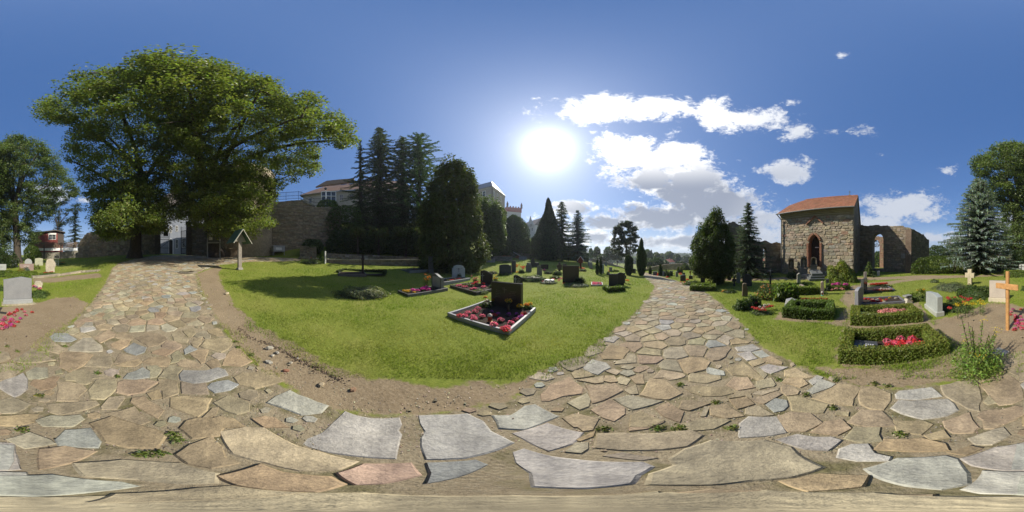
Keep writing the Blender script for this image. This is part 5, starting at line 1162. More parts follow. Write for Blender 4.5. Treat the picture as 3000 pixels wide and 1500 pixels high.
def conifer(name, label, foot, height, radius, col, whorls=26, per=8, droop=.35, leaf=.22, bare=.08, prof=1.0, seedtip=.0, cat='tree', group=None, dens=1.0, trunk_r=None, upturn=.12, sparse=0.0, one=None):
    T = thing(name, label, cat, foot, 0, group); tr = trunk_r or height*.014; m = MB(); m.tube([(0, 0, -.2), (0, 0, height*.4), (0, 0, height*.99)], [tr*1.4, tr, tr*.15], 10); cs, ts, ns, ls = [], [], [], []
    for w in range(whorls):
        f = (w+.3)/whorls; z = height*(bare+(1-bare)*f); Rr = radius*(1-f)**prof*rnd.uniform(.82, 1.12)+.03*radius
        for b in range(per):
            if rnd.random() < sparse: continue
            a = TAU*(b+rnd.uniform(-.35, .35))/per+w*1.7; Rb = Rr*rnd.uniform(.65, 1.1)
            if one is not None and math.cos(a-one) < 0: Rb *= .5
            dx, dy = math.cos(a), math.sin(a); n = max(2, int(Rb/(leaf*.42)*dens)); z1 = z+rnd.uniform(-.5, .5)*height/whorls
            pts = []
            for i in range(n+1):
                t = i/n; pts.append((dx*Rb*t, dy*Rb*t, z1-droop*Rb*(t-upturn*3*t*t*t)*(1-.6*f)))
            if w % 1 == 0 and Rb > .25: m.tube([pts[0], pts[n//2], pts[-1]], [tr*.28*(1-f)+.006, tr*.16*(1-f)+.004, .003], 4, (1,1,1), False)
            for i in range(1, n+1):
                p = pts[i]; q = pts[i-1]; along = (p[0]-q[0], p[1]-q[1], p[2]-q[2]); k = 1-.35*(i/n)
                for s in (-1, 0, 1):
                    sx, sy = -dy*s, dx*s; cs.append((p[0]+sx*leaf*.33*k, p[1]+sy*leaf*.33*k, p[2]-abs(s)*leaf*.12-rnd.uniform(0, .05)*leaf)); ts.append((along[0]*1.2+sx*.06*abs(s)+sx*leaf*.3, along[1]*1.2+sy*leaf*.3, along[2]-leaf*.22*abs(s))); ns.append((rnd.uniform(-.5, .5), rnd.uniform(-.5, .5), 1)); ls.append(k)
                if rnd.random() < .6: cs.append((p[0], p[1], p[2]-leaf*.3)); ts.append((dx*.2, dy*.2, -1)); ns.append((dx+rnd.uniform(-.6, .6), dy+rnd.uniform(-.6, .6), .2)); ls.append(.8)
    c = np.array(cs); n = len(c); l = np.array(ls)
    V = leafq(c, leaf*rng.uniform(.75, 1.3, n)*l, leaf*rng.uniform(.28, .5, n)*l, norm(np.array(ns)), np.array(ts), fold=.15)
    tag(quads('crown', V, cvar(col, n, .22, .08), needleM, T), kind='stuff'); m.build('trunk', barkM, T); return T
def dense(name, label, foot, height, radius, col, prof, n, leaf, lump=.18, up=.8, cat='tree', group=None, trunk=.12, tilt=0.0, tips=None, squash=1.0):
    """close-grown conifer or clipped bush: sprays on an uneven body of revolution"""
    T = thing(name, label, cat, foot, 0, group)
    f = rng.random(n)**.9; a = rng.uniform(0, TAU, n); pf = np.interp(f, [p[0] for p in prof], [p[1] for p in prof])
    ph = rng.uniform(0, TAU, 8); lu = sum(np.sin(a*k+ph[k % 8]+f*(5+3*k)) for k in (1, 2, 3, 5, 7))/5
    dep = 1-rng.random(n)**2.2*.55; r = radius*pf*(1+lump*lu)*dep
    c = np.stack([r*np.cos(a), r*np.sin(a)*squash, f*height*(1+.03*lu)], 1)
    out = np.stack([np.cos(a), np.sin(a)*squash, np.full(n, .25)], 1); t = out*.55+np.array([0, 0, up])+rng.normal(0, .35, (n, 3)); nr = norm(out+rng.normal(0, .5, (n, 3)))
    V = leafq(c, leaf*rng.uniform(.7, 1.5, n), leaf*rng.uniform(.35, .6, n), nr, t, fold=.2)
    cc = cvar(col, n, .2, .08)
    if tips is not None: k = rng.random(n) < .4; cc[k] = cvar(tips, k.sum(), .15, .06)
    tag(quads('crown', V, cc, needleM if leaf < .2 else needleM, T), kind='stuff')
    co = MB(); pr = [(max(.02, radius*p*.55), z*height*.96) for z, p in prof]; co.lathe(pr, 10, (0, 0, .02), tuple(x*.45 for x in col), 1, squash); co.build('dark_core', needleM, T)  # solid core in darkened leaf colour fills the inside
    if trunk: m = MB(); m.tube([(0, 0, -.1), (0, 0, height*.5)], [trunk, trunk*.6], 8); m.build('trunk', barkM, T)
    return T
def bush(name, label, poly, u, d, depth, n, leaf, col, cat='shrub', group=None, up=.6, mat_=None, zmin=None, t=None, flowers=None):
    """free-growing shrub: leaves through the whole of its volume"""
    foot = PD(u, d); T = thing(name, label, cat, foot, 0, group); p = np.array(poly, float); vm = p[:, 1].mean()
    cen = W3(u, vm, d); c = crown_pts(p, cen, depth, n); h = Hn(c[:, 0], c[:, 1]); c = c[c[:, 2] > h+.01]; n = len(c)
    V = leafq(c-np.array(foot), leaf*rng.uniform(.6, 1.4, n), leaf*rng.uniform(.4, .75, n), None, None if t is None else np.array(t)+rng.normal(0, .35, (n, 3)), up=up)
    tag(quads('foliage', V, cvar(col, n, .22, .09), mat_ or leafM, T), kind='stuff')
    if flowers:
        fc, fn, fs = flowers; q = c[rng.choice(n, min(n, fn), replace=False)]; q = q+norm(q-np.array(cen))*.08
        tag(quads('blossoms', leafq(q-np.array(foot), fs, fs*.9, up=1.2), cvar(fc, len(q), .15, .1), petalM, T), kind='stuff')
    m = MB()
    for k in range(5): b = c[rng.integers(n)]-np.array(foot); m.tube([(rnd.uniform(-.05, .05), rnd.uniform(-.05, .05), -.05), (b[0]*.5, b[1]*.5, b[2]*.6), tuple(b)], [.03, .02, .006], 5)
    gap = float(c[:, 2].min())-foot.z
    if gap > .8: q = c.mean(0)-np.array(foot); r = .02*(gap+2); m.tube([(0, 0, -.3), (q[0]*.3, q[1]*.3, gap), (q[0]*.8, q[1]*.8, q[2])], [r*1.4, r, r*.5], 8)
    m.build('stems', barkM, T); return T

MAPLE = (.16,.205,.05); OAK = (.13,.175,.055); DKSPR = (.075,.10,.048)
fA, fB = PD(395, 17.5), PD(632, 18.5)
polyA = sk([(105,272),(150,222),(205,182),(330,176),(430,190),(470,300),(450,420),(405,470),(425,555),(395,588),(345,575),(300,600),(250,597),(235,560),(255,515),(215,495),(195,440),(165,400),(160,350),(185,325),(150,312),(103,292)])
polyB = sk([(350,150),(430,136),(500,150),(560,165),(600,195),(640,198),(678,194),(690,240),(725,245),(762,234),(803,245),(800,285),(855,293),(892,345),(880,364),(838,378),(815,340),(768,350),(806,392),(792,432),(745,458),(722,448),(700,470),(668,520),(690,560),(645,572),(640,590),(600,598),(545,585),(480,560),(455,480),(470,400),(420,300),(375,200)])
broadleaf('maple_tree', 'huge spreading maple left of the gate, its crown overhanging the path', fA, [(polyA, .72), (sk([(395,300),(520,300),(545,420),(525,545),(470,560),(405,545),(400,420)]), .24), (sk([(235,470),(400,450),(430,555),(395,592),(345,578),(300,603),(245,598),(230,545)]), .3)], tuple(PD(365, 13.5, 11.0)), 6.0, 860, 100, .78, .165, MAPLE, 9.0, .62, (.8, 1.6), limbs=12)
broadleaf('maple_tree', 'huge spreading maple behind the notice board, its limb reaching right over the wall', fB, [(polyB, .72), (sk([(500,200),(700,220),(780,300),(700,430),(560,520),(480,380)]), .12), (sk([(440,470),(560,420),(660,430),(700,480),(665,540),(690,562),(640,590),(600,602),(530,592),(455,545)]), .25)], tuple(PD(612, 14.0, 11.0)), 6.0, 1000, 105, .78, .165, (.165,.205,.045), 10.0, .75, (2.0, -1.5), limbs=14)
broadleaf('oak_tree', 'tall round oak beyond the left graves with dark trunk', PD(52, 25), [(sk([(-25,372),(40,342),(80,348),(130,382),(160,425),(195,470),(190,500),(150,500),(130,545),(100,560),(110,595),(70,625),(30,600),(-25,640)]), 1)], tuple(PD(55, 25, 12)), 5.5, 560, 95, 1.0, .23, OAK, 9, .6, (.5, .5), limbs=9)
broadleaf('oak_tree', 'tall oak at the far right behind the blue spruce', PD(2972, 24), [(sk([(2600,365),(2540,360),(2490,375),(2452,402),(2450,428),(2475,452),(2480,500),(2510,540),(2520,600),(2525,640),(2600,655)]), 1)], tuple(PD(2968, 24, 10.5)), 5.0, 560, 95, 1.0, .23, OAK, 9, .55, (-.5, .3), limbs=9)
broadleaf('alder_tree', 'thin dark tree behind the red cottage roof', PD(168, 42), [(sk([(105,480),(150,470),(200,490),(205,540),(160,570),(120,560)]), 1)], tuple(PD(170, 42, 11)), 3, 70, 80, 1.2, .3, (.05,.07,.02), 8, .25, limbs=6)
# spruces
blue = conifer('blue_spruce', 'silvery blue spruce with forked trunk at the edge of the right lawn', PD(2868, 15.0), 9.4, 3.7, (.215,.265,.24), 30, 17, .22, .38, .12, .62, dens=1.3)
for dx in (-.28, .33): m = MB(); m.tube([(dx, -.1, -.1), (dx*.7, 0, 1.6), (0, 0, 3)], [.14, .11, .06], 8); m.build('side_trunk', barkM, blue)
conifer('spruce_tree', 'dark spruce with bare tiers standing between the yew and the chapel', PD(2192, 12.7), ZV(592, 12.7), 2.3, (.084,.119,.077), 22, 12, .34, .24, .04, .9, dens=1.1)
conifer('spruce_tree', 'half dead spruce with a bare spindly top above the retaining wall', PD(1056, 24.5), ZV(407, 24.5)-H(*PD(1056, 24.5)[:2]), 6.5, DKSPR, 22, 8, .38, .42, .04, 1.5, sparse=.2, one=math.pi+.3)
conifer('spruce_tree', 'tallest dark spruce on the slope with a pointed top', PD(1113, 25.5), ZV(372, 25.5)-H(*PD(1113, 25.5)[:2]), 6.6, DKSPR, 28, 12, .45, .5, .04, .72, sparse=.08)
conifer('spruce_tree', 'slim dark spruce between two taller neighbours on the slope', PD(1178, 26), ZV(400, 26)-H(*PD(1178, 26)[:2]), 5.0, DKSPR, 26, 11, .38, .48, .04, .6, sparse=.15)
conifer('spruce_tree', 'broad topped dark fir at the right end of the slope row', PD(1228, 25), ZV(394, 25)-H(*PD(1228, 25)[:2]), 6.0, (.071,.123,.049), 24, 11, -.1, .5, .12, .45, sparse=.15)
conifer('spruce_tree', 'dark spruce beside the red cottage roof', PD(220, 44), ZV(600, 44)-H(*PD(220, 44)[:2]), 3.4, (.063,.101,.056), 20, 9, .25, .5, .03, .8)
conifer('spruce_tree', 'grey green spruce half hidden behind the left oak', PD(172, 46), ZV(615, 46)-H(*PD(172, 46)[:2]), 3.6, (.070,.098,.070), 18, 9, .25, .5, .03, .8)
conifer('fir_tree', 'open branched fir in the middle of three conifers by the hedge', PD(1646, 30), ZV(584, 30)-1, 3.3, (.063,.101,.049), 26, 10, .18, .44, .10, .62, sparse=.1)
conifer('fir_tree', 'dark blue green fir, rightmost of three conifers by the hedge', PD(1692, 30), ZV(607, 30)-1, 3.6, (.071,.123,.112), 26, 10, .12, .44, .12, .8, sparse=.1)
conifer('fir_sapling', 'pale green fir sapling before the pointed chancel window', PD(2546, 12.6), 1.15+.05, .62, (.12,.17,.05), 11, 7, .1, .17, .06, .8)
# close-grown evergreens
broadleaf('lawson_cypress', 'huge dark weeping cypress at the end of the lawn wall', PD(1318, 14.2), [(np.array([(1240,790),(1232,720),(1236,640),(1255,560),(1285,500),(1318,468),(1348,480),(1372,500),(1386,545),(1400,600),(1404,650),(1420,705),(1432,742),(1415,775),(1390,800),(1350,814),(1290,808)], float), 1)], tuple(PD(1322, 14.2, 4.6)), 2.5, 520, 85, .48, .24, (.101,.130,.041), 7, .28, limbs=5, flat=1.5, mt=needleM, hang=-1.0, tips=(.10,.115,.03))
broadleaf('yew_tree', 'broad dark yew beside the bend of the path', PD(2102, 9.5), [(np.array([(2062,812),(2032,792),(2022,745),(2030,705),(2045,680),(2060,642),(2078,644),(2092,612),(2108,618),(2118,650),(2132,655),(2140,690),(2150,720),(2156,770),(2145,802),(2118,815),(2108,832),(2096,832),(2088,815)], float), 1)], tuple(PD(2092, 9.5, 1.9)), 1.35, 420, 75, .24, .125, (.071,.108,.029), 3, .17, limbs=5, flat=1.5, mt=needleM, hang=1.0, tips=(.075,.105,.02))
dense('arborvitae', 'tall dark pointed arborvitae, leftmost of three conifers by the hedge', PD(1607, 29.5), ZV(581, 29.5)-1, 3.1, (.045,.063,.027), [(0,1.0),(.15,1.05),(.3,.95),(.5,.62),(.7,.38),(.85,.2),(.95,.11),(1,.02)], 17000, .34, .2, .7, tips=(.067,.101,.036), trunk=.3)
dense('column_cypress', 'slender dark cypress leaning at the bend of the path', PD(1879, 13.4), 3.05, .42, (.078,.123,.031), [(0,.35),(.1,.75),(.3,1.0),(.55,.95),(.7,.75),(.78,.42),(.9,.35),(1,.04)], 7000, .12, .2, 1.4, tips=(.084,.126,.025), trunk=.07)
dense('column_cypress', 'short dark column cypress under the pine', PD(1842, 13.6), ZV(748, 13.6), .36, (.067,.101,.029), [(0,.4),(.1,.7),(.4,1.0),(.8,.95),(.93,.6),(1,.1)], 5000, .12, .15, 1.2, trunk=.06)
broadleaf('pine_tree', 'dark open crowned pine beyond the lower graves', PD(1836, 27), [(np.array([(1790,735),(1797,690),(1806,662),(1830,644),(1850,648),(1866,668),(1872,700),(1878,715),(1868,740),(1845,752),(1812,748)]), 1)], tuple(PD(1834, 27, ZV(700, 27))), 2.4, 170, 70, .5, .22, (.049,.067,.038), ZV(690, 27), .16, (0, .2), limbs=8, flat=.6)
for i, (u0, u1, vt, vb, d, lb) in enumerate(((1678, 1708, 712, 762, 36, 'tall dark clipped hedge block behind the conifers'),)):
    pass
broadleaf('weeping_willow', 'weeping tree with trailing green curtains below the castle', PD(1440, 24), [(np.array([(1398,620),(1412,585),(1440,588),(1470,615),(1478,655),(1474,700),(1455,735),(1425,742),(1400,735)]), 1)], tuple(PD(1438, 24, ZV(660, 24))), 2.3, 190, 90, .6, .3, (.09,.13,.03), 6, .2, limbs=6, flat=2.2)
dense('ivy_clad_tree', 'dome shaped dark ivy clad tree below the red tower', PD(1504, 33), ZV(629, 33)-1.6, 3.5, (.063,.094,.031), [(0,.8),(.2,1),(.5,.97),(.75,.8),(.9,.5),(1,.08)], 11000, .32, .15, .2, trunk=.3)
for u, v0, v1, w, d, c, lb in ((1548, 700, 748, 46, 34, (.07,.11,.025), 'light green shrub right of the ivy clad tree'), (1470, 690, 748, 50, 29, (.06,.095,.022), 'green shrub at the foot of the weeping tree'), (1420, 690, 760, 40, 27, (.045,.07,.018), 'dark green shrub beside the huge cypress'), (1582, 690, 735, 30, 44, (.05,.07,.025), 'grey green tree behind the arborvitae'), (1448, 600, 640, 70, 36, (.08,.11,.025), 'leafy treetop under the beige castle wing'), (1515, 650, 700, 60, 60, (.05,.08,.03), 'treetops below the red crowned tower'), (1560, 695, 725, 30, 60, (.05,.075,.03), 'dark treetops below the gabled castle hall')):
    bush('hillside_shrub', lb, [(u-w/2, v1), (u-w*.55, v0+(v1-v0)*.5), (u-w*.3, v0+(v1-v0)*.1), (u+w*.1, v0), (u+w*.4, v0+(v1-v0)*.25), (u+w*.55, v0+(v1-v0)*.6), (u+w/2, v1)], u, d, d*.06, 2600, .010*d, c, group='shrubs below the castle')
# dark slope above the lawn
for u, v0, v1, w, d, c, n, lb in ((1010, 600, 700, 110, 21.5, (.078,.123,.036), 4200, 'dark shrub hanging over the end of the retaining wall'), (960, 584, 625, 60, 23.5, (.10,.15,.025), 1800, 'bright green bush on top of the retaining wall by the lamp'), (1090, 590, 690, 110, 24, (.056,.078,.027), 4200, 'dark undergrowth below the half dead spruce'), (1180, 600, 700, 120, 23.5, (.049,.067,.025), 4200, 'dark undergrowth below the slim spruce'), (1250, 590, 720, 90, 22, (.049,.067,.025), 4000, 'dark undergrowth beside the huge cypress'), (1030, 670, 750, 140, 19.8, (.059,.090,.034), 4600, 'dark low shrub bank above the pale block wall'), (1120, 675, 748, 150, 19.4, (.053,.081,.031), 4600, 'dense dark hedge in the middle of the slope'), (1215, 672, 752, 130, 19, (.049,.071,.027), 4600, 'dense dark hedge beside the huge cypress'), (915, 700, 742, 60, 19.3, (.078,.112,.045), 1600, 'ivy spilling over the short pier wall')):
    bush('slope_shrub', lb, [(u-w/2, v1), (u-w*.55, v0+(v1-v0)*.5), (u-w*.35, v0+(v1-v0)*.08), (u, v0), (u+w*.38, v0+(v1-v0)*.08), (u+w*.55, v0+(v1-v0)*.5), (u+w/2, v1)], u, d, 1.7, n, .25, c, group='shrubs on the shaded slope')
for u, w, lb in ((1048, 46, 'tuft of tall grass on the left of the dark hedge top'), (1110, 60, 'thin tall grass along the middle of the dark hedge top'), (1190, 90, 'tall grass on the right of the dark hedge top')):
    bush('tall_grass_tuft', lb, [(u-w/2, 692), (u-w*.4, 668), (u, 672), (u+w*.4, 670), (u+w/2, 692)], u, 18.3, .6, 900, .5, (.085,.11,.035), 'grass', up=.05, t=(0, 0, 1), group='grass on the hedge top')
# right-hand shrubbery
RH = [(2672,790,'rounded left end of the long beech hedge'),(2720,782,''),(2780,780,''),(2840,782,'')]
bush('beech_hedge', 'long loose green beech hedge behind the right graves', [(2668,806),(2670,776),(2690,756),(2730,750),(2790,750),(2850,756),(2880,762),(2890,800),(2800,800),(2740,806)], 2770, 14.8, 1.1, 9000, .13, (.085,.125,.022))
bush('dark_shrubbery', 'dark shrubbery under the right oak behind the spruce trunks', [(2880,790),(2880,745),(2930,735),(3000,730),(3040,735),(3060,765),(3040,790)], 2960, 20, 1.5, 5200, .2, (.056,.088,.026))
bush('lilac_bush', 'light green bush below the left oak', [(72,765),(68,735),(85,715),(110,722),(122,745),(120,766)], 95, 23, 1.2, 3200, .2, (.11,.16,.035))
for u, v0, v1, w, d, lb in ((2745, 718, 760, 60, 34, 'grey green trees beyond the ruin, left of the blue spruce'), (2790, 712, 760, 60, 36, 'green trees beyond the hedge behind the blue spruce'), (2580, 735, 790, 60, 30, 'bushes seen through the pointed chancel window'), (2240, 770, 790, 60, 40, 'bushes seen through the narrow tracery window')):
    bush('distant_bush', lb, [(u-w/2, v1), (u-w*.5, v0+(v1-v0)*.4), (u-w*.2, v0), (u+w*.25, v0+2), (u+w*.5, v0+(v1-v0)*.35), (u+w/2, v1)], u, d, 2, 2600, .32, (.075,.11,.035), group='bushes beyond the ruin')
# hedge block on the upper terrace and valley trees
def hedge_block(name, label, u0, u1, v0, d, depth, col, n, leaf, h=None, group=None):
    A, B = PD(u0, d), PD(u1, d); L, rz = frame(A, B); z = min(A.z, B.z); h = h or ZV(v0, d)-z; T = thing(name, label, 'hedge', (A.x, A.y, z), rz, group)
    hedge_mesh(T, [(0, L, 0, depth, h)], col, n, leaf); return T
def hedge_mesh(T, boxes, col, n, leaf, top=None, zj=.0, core=True):
    tot = sum((x1-x0)*(y1-y0)+2*((x1-x0)+(y1-y0))*h for x0, x1, y0, y1, h in boxes); cs, ns = [], []
    m = MB()
    for x0, x1, y0, y1, h in boxes:
        L, D_ = x1-x0, y1-y0
        for ar, f in ((L*D_, 't'), (L*h, 'f'), (L*h, 'b'), (D_*h, 'l'), (D_*h, 'r')):
            k = max(1, int(n*ar/tot)); a, b = rng.random(k), rng.random(k)
            c, nn = {'t': (np.stack([x0+L*a, y0+D_*b, np.full(k, h)], 1), (0, 0, 1)), 'f': (np.stack([x0+L*a, np.full(k, y0), h*b], 1), (0, -1, .25)), 'b': (np.stack([x0+L*a, np.full(k, y1), h*b], 1), (0, 1, .25)), 'l': (np.stack([np.full(k, x0), y0+D_*a, h*b], 1), (-1, 0, .25)), 'r': (np.stack([np.full(k, x1), y0+D_*a, h*b], 1), (1, 0, .25))}[f]
            # round the shoulders
            cs.append(c); ns.append(np.tile(nn, (k, 1)))
        if core: m.bbox(((x0+x1)/2, (y0+y1)/2, h/2-.01), (max(.02, L-leaf*1.4), max(.02, D_-leaf*1.4), h-leaf*.8), leaf*.8, 0, tuple(q*.5 for q in col))  # solid core in darkened leaf colour, added inside to block light
    c = np.concatenate(cs); nn = np.concatenate(ns); k = len(c)
    wob = (fnoise(c[:, 0]*3+c[:, 2]*2, c[:, 1]*3, 2.5, 3)*.035+rng.normal(0, .011, k))*min(1, leaf/.03)
    c = c+norm(nn.astype(float))*wob[:, None]; c[:, 2] = np.maximum(c[:, 2], .005)
    V = leafq(c, leaf*rng.uniform(.7, 1.5, k), leaf*rng.uniform(.5, .9, k), norm(nn+rng.normal(0, .55, (k, 3))))
    cc = cvar(col, k, .2, .08); tp = c[:, 2] > .0
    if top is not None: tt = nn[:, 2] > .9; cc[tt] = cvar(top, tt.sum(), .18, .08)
    tag(quads('leaves', V, cc, leafM, T), kind='stuff')
    if core: m.build('dark_core', needleM, T)
hedge_block('clipped_hedge', 'tall dark clipped hedge with lit top behind the conifers', 1640, 1716, 722, 37, 2.5, (.048,.067,.022), 5200, .3)
VT = [(1731,727,754,12,72,'small round tree beyond the boundary wall, leftmost'),(1749,722,755,20,70,'round dark tree beyond the boundary wall'),(1783,722,760,30,68,'broad pale green tree beyond the boundary wall'),(1808,730,762,30,66,'green tree left of the pine beyond the wall'),(1897,730,758,20,85,'dark tree just right of the leaning cypress'),(1923,739,762,22,95,'low round tree on the valley side'),(1940,742,762,16,120,'small tree on the skyline near the valley house'),(1961,736,762,28,110,'tall rounded tree above the valley house'),(1983,743,768,22,100,'dark tree right of the valley house'),(1900,756,780,30,52,'light green bush below the leaning cypress'),(1925,754,780,36,50,'broad light green valley bush'),(1950,762,782,20,58,'bush left of the valley house'),(1992,764,790,26,60,'tree group right of the valley house'),(2012,748,775,30,130,'grey green trees on the far valley slope'),(2035,760,800,40,45,'green trees half hidden by the yew'),(1700,738,757,20,60,'low bushes at the left end of the boundary wall'),(1765,745,765,30,60,'bushy scrub behind the boundary wall'),(2008,772,803,26,24,'dense dark bush beside the red crosses')]
for u, v0, v1, w, d, lb in VT:
    bush('valley_tree', lb, [(u-w/2, v1), (u-w*.5, v0+(v1-v0)*.35), (u-w*.25, v0+(v1-v0)*.05), (u+w*.1, v0), (u+w*.45, v0+(v1-v0)*.25), (u+w*.52, v0+(v1-v0)*.6), (u+w/2, v1)], u, d, d*.05, 1500, .0095*d, jit((.055,.085,.03), .25), 'tree', group='trees in the valley')
conifer('valley_spruce', 'dark spruce in the valley right of the leaning cypress', PD(1908, 85, ZV(765, 85)), ZV(731, 85)-ZV(765, 85), 2.2, (.067,.112,.067), 14, 7, .3, .8, .02, .9)
def far_woods():
    n = 9000; u = rng.uniform(1690, 2330, n); d = rng.uniform(170, 620, n); lo = (u/3000-.5)*TAU; x, y = np.sin(lo)*d, np.cos(lo)*d
    k = fnoise(x, y, .012, 31)+fnoise(x, y, .03, 32) > -.05; x, y, d = x[k], y[k], d[k]; n = len(x)
    c = np.repeat(np.stack([x, y, Hn(x, y)+3], 1), 5, 0)+rng.normal(0, 2.2, (n*5, 3))*np.array([1, 1, .8])
    o = quads('far_woods', leafq(c, 4.5, 3.5, up=.8), cvar((.045,.075,.035), len(c), .2, .08), leafM); tag(o, 'distant woods covering the far valley side', 'woods', kind='stuff')
far_woods()
# ---------------------------------------------------------------- grave furniture
DKG = (.028,.028,.030); BRN = (.048,.042,.038); GRY = (.20,.205,.21); LGT = (.40,.385,.35); SND = (.40,.33,.225); PNK = (.40,.30,.25)
def PZ(u, v, z):                                  # sight meets a level
    dx, dy, dz = ray(u, v); t = (z-EYE)/dz; return Vector((dx*t, dy*t, z))
def face(u): return -lon_of(u)
def outline(shape, w, h):
    a = w/2; A_ = lambda c, r, t0, t1, n=9: [(c[0]+r*math.cos(t), c[1]+r*math.sin(t)) for t in np.linspace(t0, t1, n)]
    if shape == 'round': r = a*.98; k = min(h*.5, a); return [(-a, 0), (a, 0), (a, h-k)]+[(a*math.cos(t), h-k+k*math.sin(t)) for t in np.linspace(.2, math.pi-.2, 9)]+[(-a, h-k)]
    if shape == 'arch': k = h*.14; return [(-a, 0), (a, 0), (a, h-k)]+[(a*math.cos(t), h-k+k*math.sin(t)) for t in np.linspace(.15, math.pi-.15, 9)]+[(-a, h-k)]
    if shape == 'wave': k = h*.22; return [(-a, 0), (a, 0), (a, h-k)]+[(a-w*t, h-k+k*(.5-.5*math.cos(math.pi*min(1, t*1.35)))-(k*.25*max(0, t-.74)/.26)) for t in np.linspace(.08, .97, 10)]+[(-a, h-k*.3)]
    if shape == 'peak': return [(-a, 0), (a, 0), (a, h*.90), (a*.3, h), (-a, h*.87)]
    if shape == 'slant': return [(-a, 0), (a, 0), (a*.97, h*.97), (-a*.96, h)]
    if shape == 'steps': return [(-a, 0), (a, 0), (a, h*.5), (a*.32, h*.5), (a*.32, h*.8), (a*.14, h*.8), (a*.14, h), (-a*.14, h), (-a*.14, h*.8), (-a*.32, h*.8), (-a*.32, h*.5), (-a, h*.5)]
    if shape == 'cross': b = a*.42; return [(-b, 0), (b, 0), (b, h*.46), (a, h*.46), (a, h*.76), (b, h*.76), (b, h), (-b, h), (-b, h*.76), (-a, h*.76), (-a, h*.46), (-b, h*.46)]
    if shape == 'notch': return [(-a, 0), (a, 0), (a, h*.66), (a*.62, h*.72), (a*.55, h*.97), (-a*.4, h), (-a*.8, h*.93), (-a*.85, h*.5)]
    if shape == 'shoulder': return [(-a, 0), (a, 0), (a, h*.74), (a*.82, h*.8), (a*.74, h*.92), (a*.3, h), (-a*.3, h), (-a*.74, h*.92), (-a*.82, h*.8), (-a, h*.74)]
    if shape == 'rough': return [(-a*.92, 0), (a*.85, 0), (a*.8, h*.3), (a, h*.45), (a*.96, h*.7), (a*.8, h*.78), (a*.55, h*.98), (-a*.2, h), (-a*.7, h*.93), (-a*.96, h*.6)]
    return [(-a, 0), (a, 0), (a, h), (-a, h)]
def stone(u, vb, vt, wpx, label, shape='rect', col=GRY, mt=None, yaw=0.0, th=.13, d=None, plinth=0.0, cross=None, text=0, tcol=(.5,.5,.48), name='headstone', w=None, pcol=None, cat='headstone', group=None):
    p = P(u % 3000, vb) if d is None else PD(u, d); dd = math.hypot(p.x, p.y); h = ZV(vt, dd)-p.z+.01; w = w or M_(dd, wpx)
    T = thing(name, label, cat, p, face(u)+yaw, group)
    ph = plinth*h
    if ph: m = MB(); m.bbox((0, 0, ph/2-.03), (w*1.08, th*1.7, ph+.06), .012, 0, pcol or tuple(x*1.15 for x in col)); m.build('plinth', granM, T)
    m = MB(); m.prism([(x, z*(h-ph)/h+ph-(.03 if not ph and z == 0 else 0)) for x, z in outline(shape, w, h)], -th/2, th/2, col, .01); m.build('slab', mt or granM, T)
    if cross:
        cx, cz, cs = cross; c = MB(); c.box((cx*w, -th/2-.002, cz*h), (cs*.1*w, .01, cs*h), 0, tcol); c.box((cx*w, -th/2-.003, cz*h+cs*h*.2), (cs*w*.55, .01, cs*.1*h), 0, tcol); c.build('cross_mark', sandM, T)
    if text:
        c = MB()
        for k in range(text):
            z = h*(.72-.1*k); ww = w*rnd.uniform(.35, .6); x = -ww/2+(.08*w if cross else 0)
            while x < ww/2:
                q = rnd.uniform(.4, 1.0)*h*.03
                if rnd.random() < .85: c.box((x+q/2, -th/2-.002, z), (q*.75, .008, h*.034), 0, tcol)
                x += q*1.35
        tag(c.build('inscription', paintM, T), kind='stuff')
    return T
PROTO = {}
FN = {'pink': 'pink_begonia', 'red': 'red_begonia', 'magenta': 'magenta_petunia', 'salmon': 'salmon_begonia', 'yellow': 'yellow_chrysanthemum', 'orange': 'orange_marigold', 'white': 'white_begonia', 'violet': 'violet_petunia', 'scarlet': 'scarlet_geranium', 'rust': 'rusty_sedum'}
FC = {'pink': [(.78,.14,.24), (.82,.30,.38)], 'red': [(.70,.05,.06), (.75,.10,.10)], 'magenta': [(.70,.04,.40), (.75,.10,.46)], 'salmon': [(.72,.32,.28), (.75,.45,.38)], 'yellow': [(.72,.50,.03), (.68,.42,.03)], 'orange': [(.75,.22,.03), (.72,.32,.06)], 'white': [(.75,.74,.66), (.70,.68,.55)], 'violet': [(.30,.06,.38), (.5,.12,.45)], 'scarlet': [(.68,.07,.03), (.6,.04,.03)], 'rust': [(.42,.10,.05), (.5,.16,.05)]}
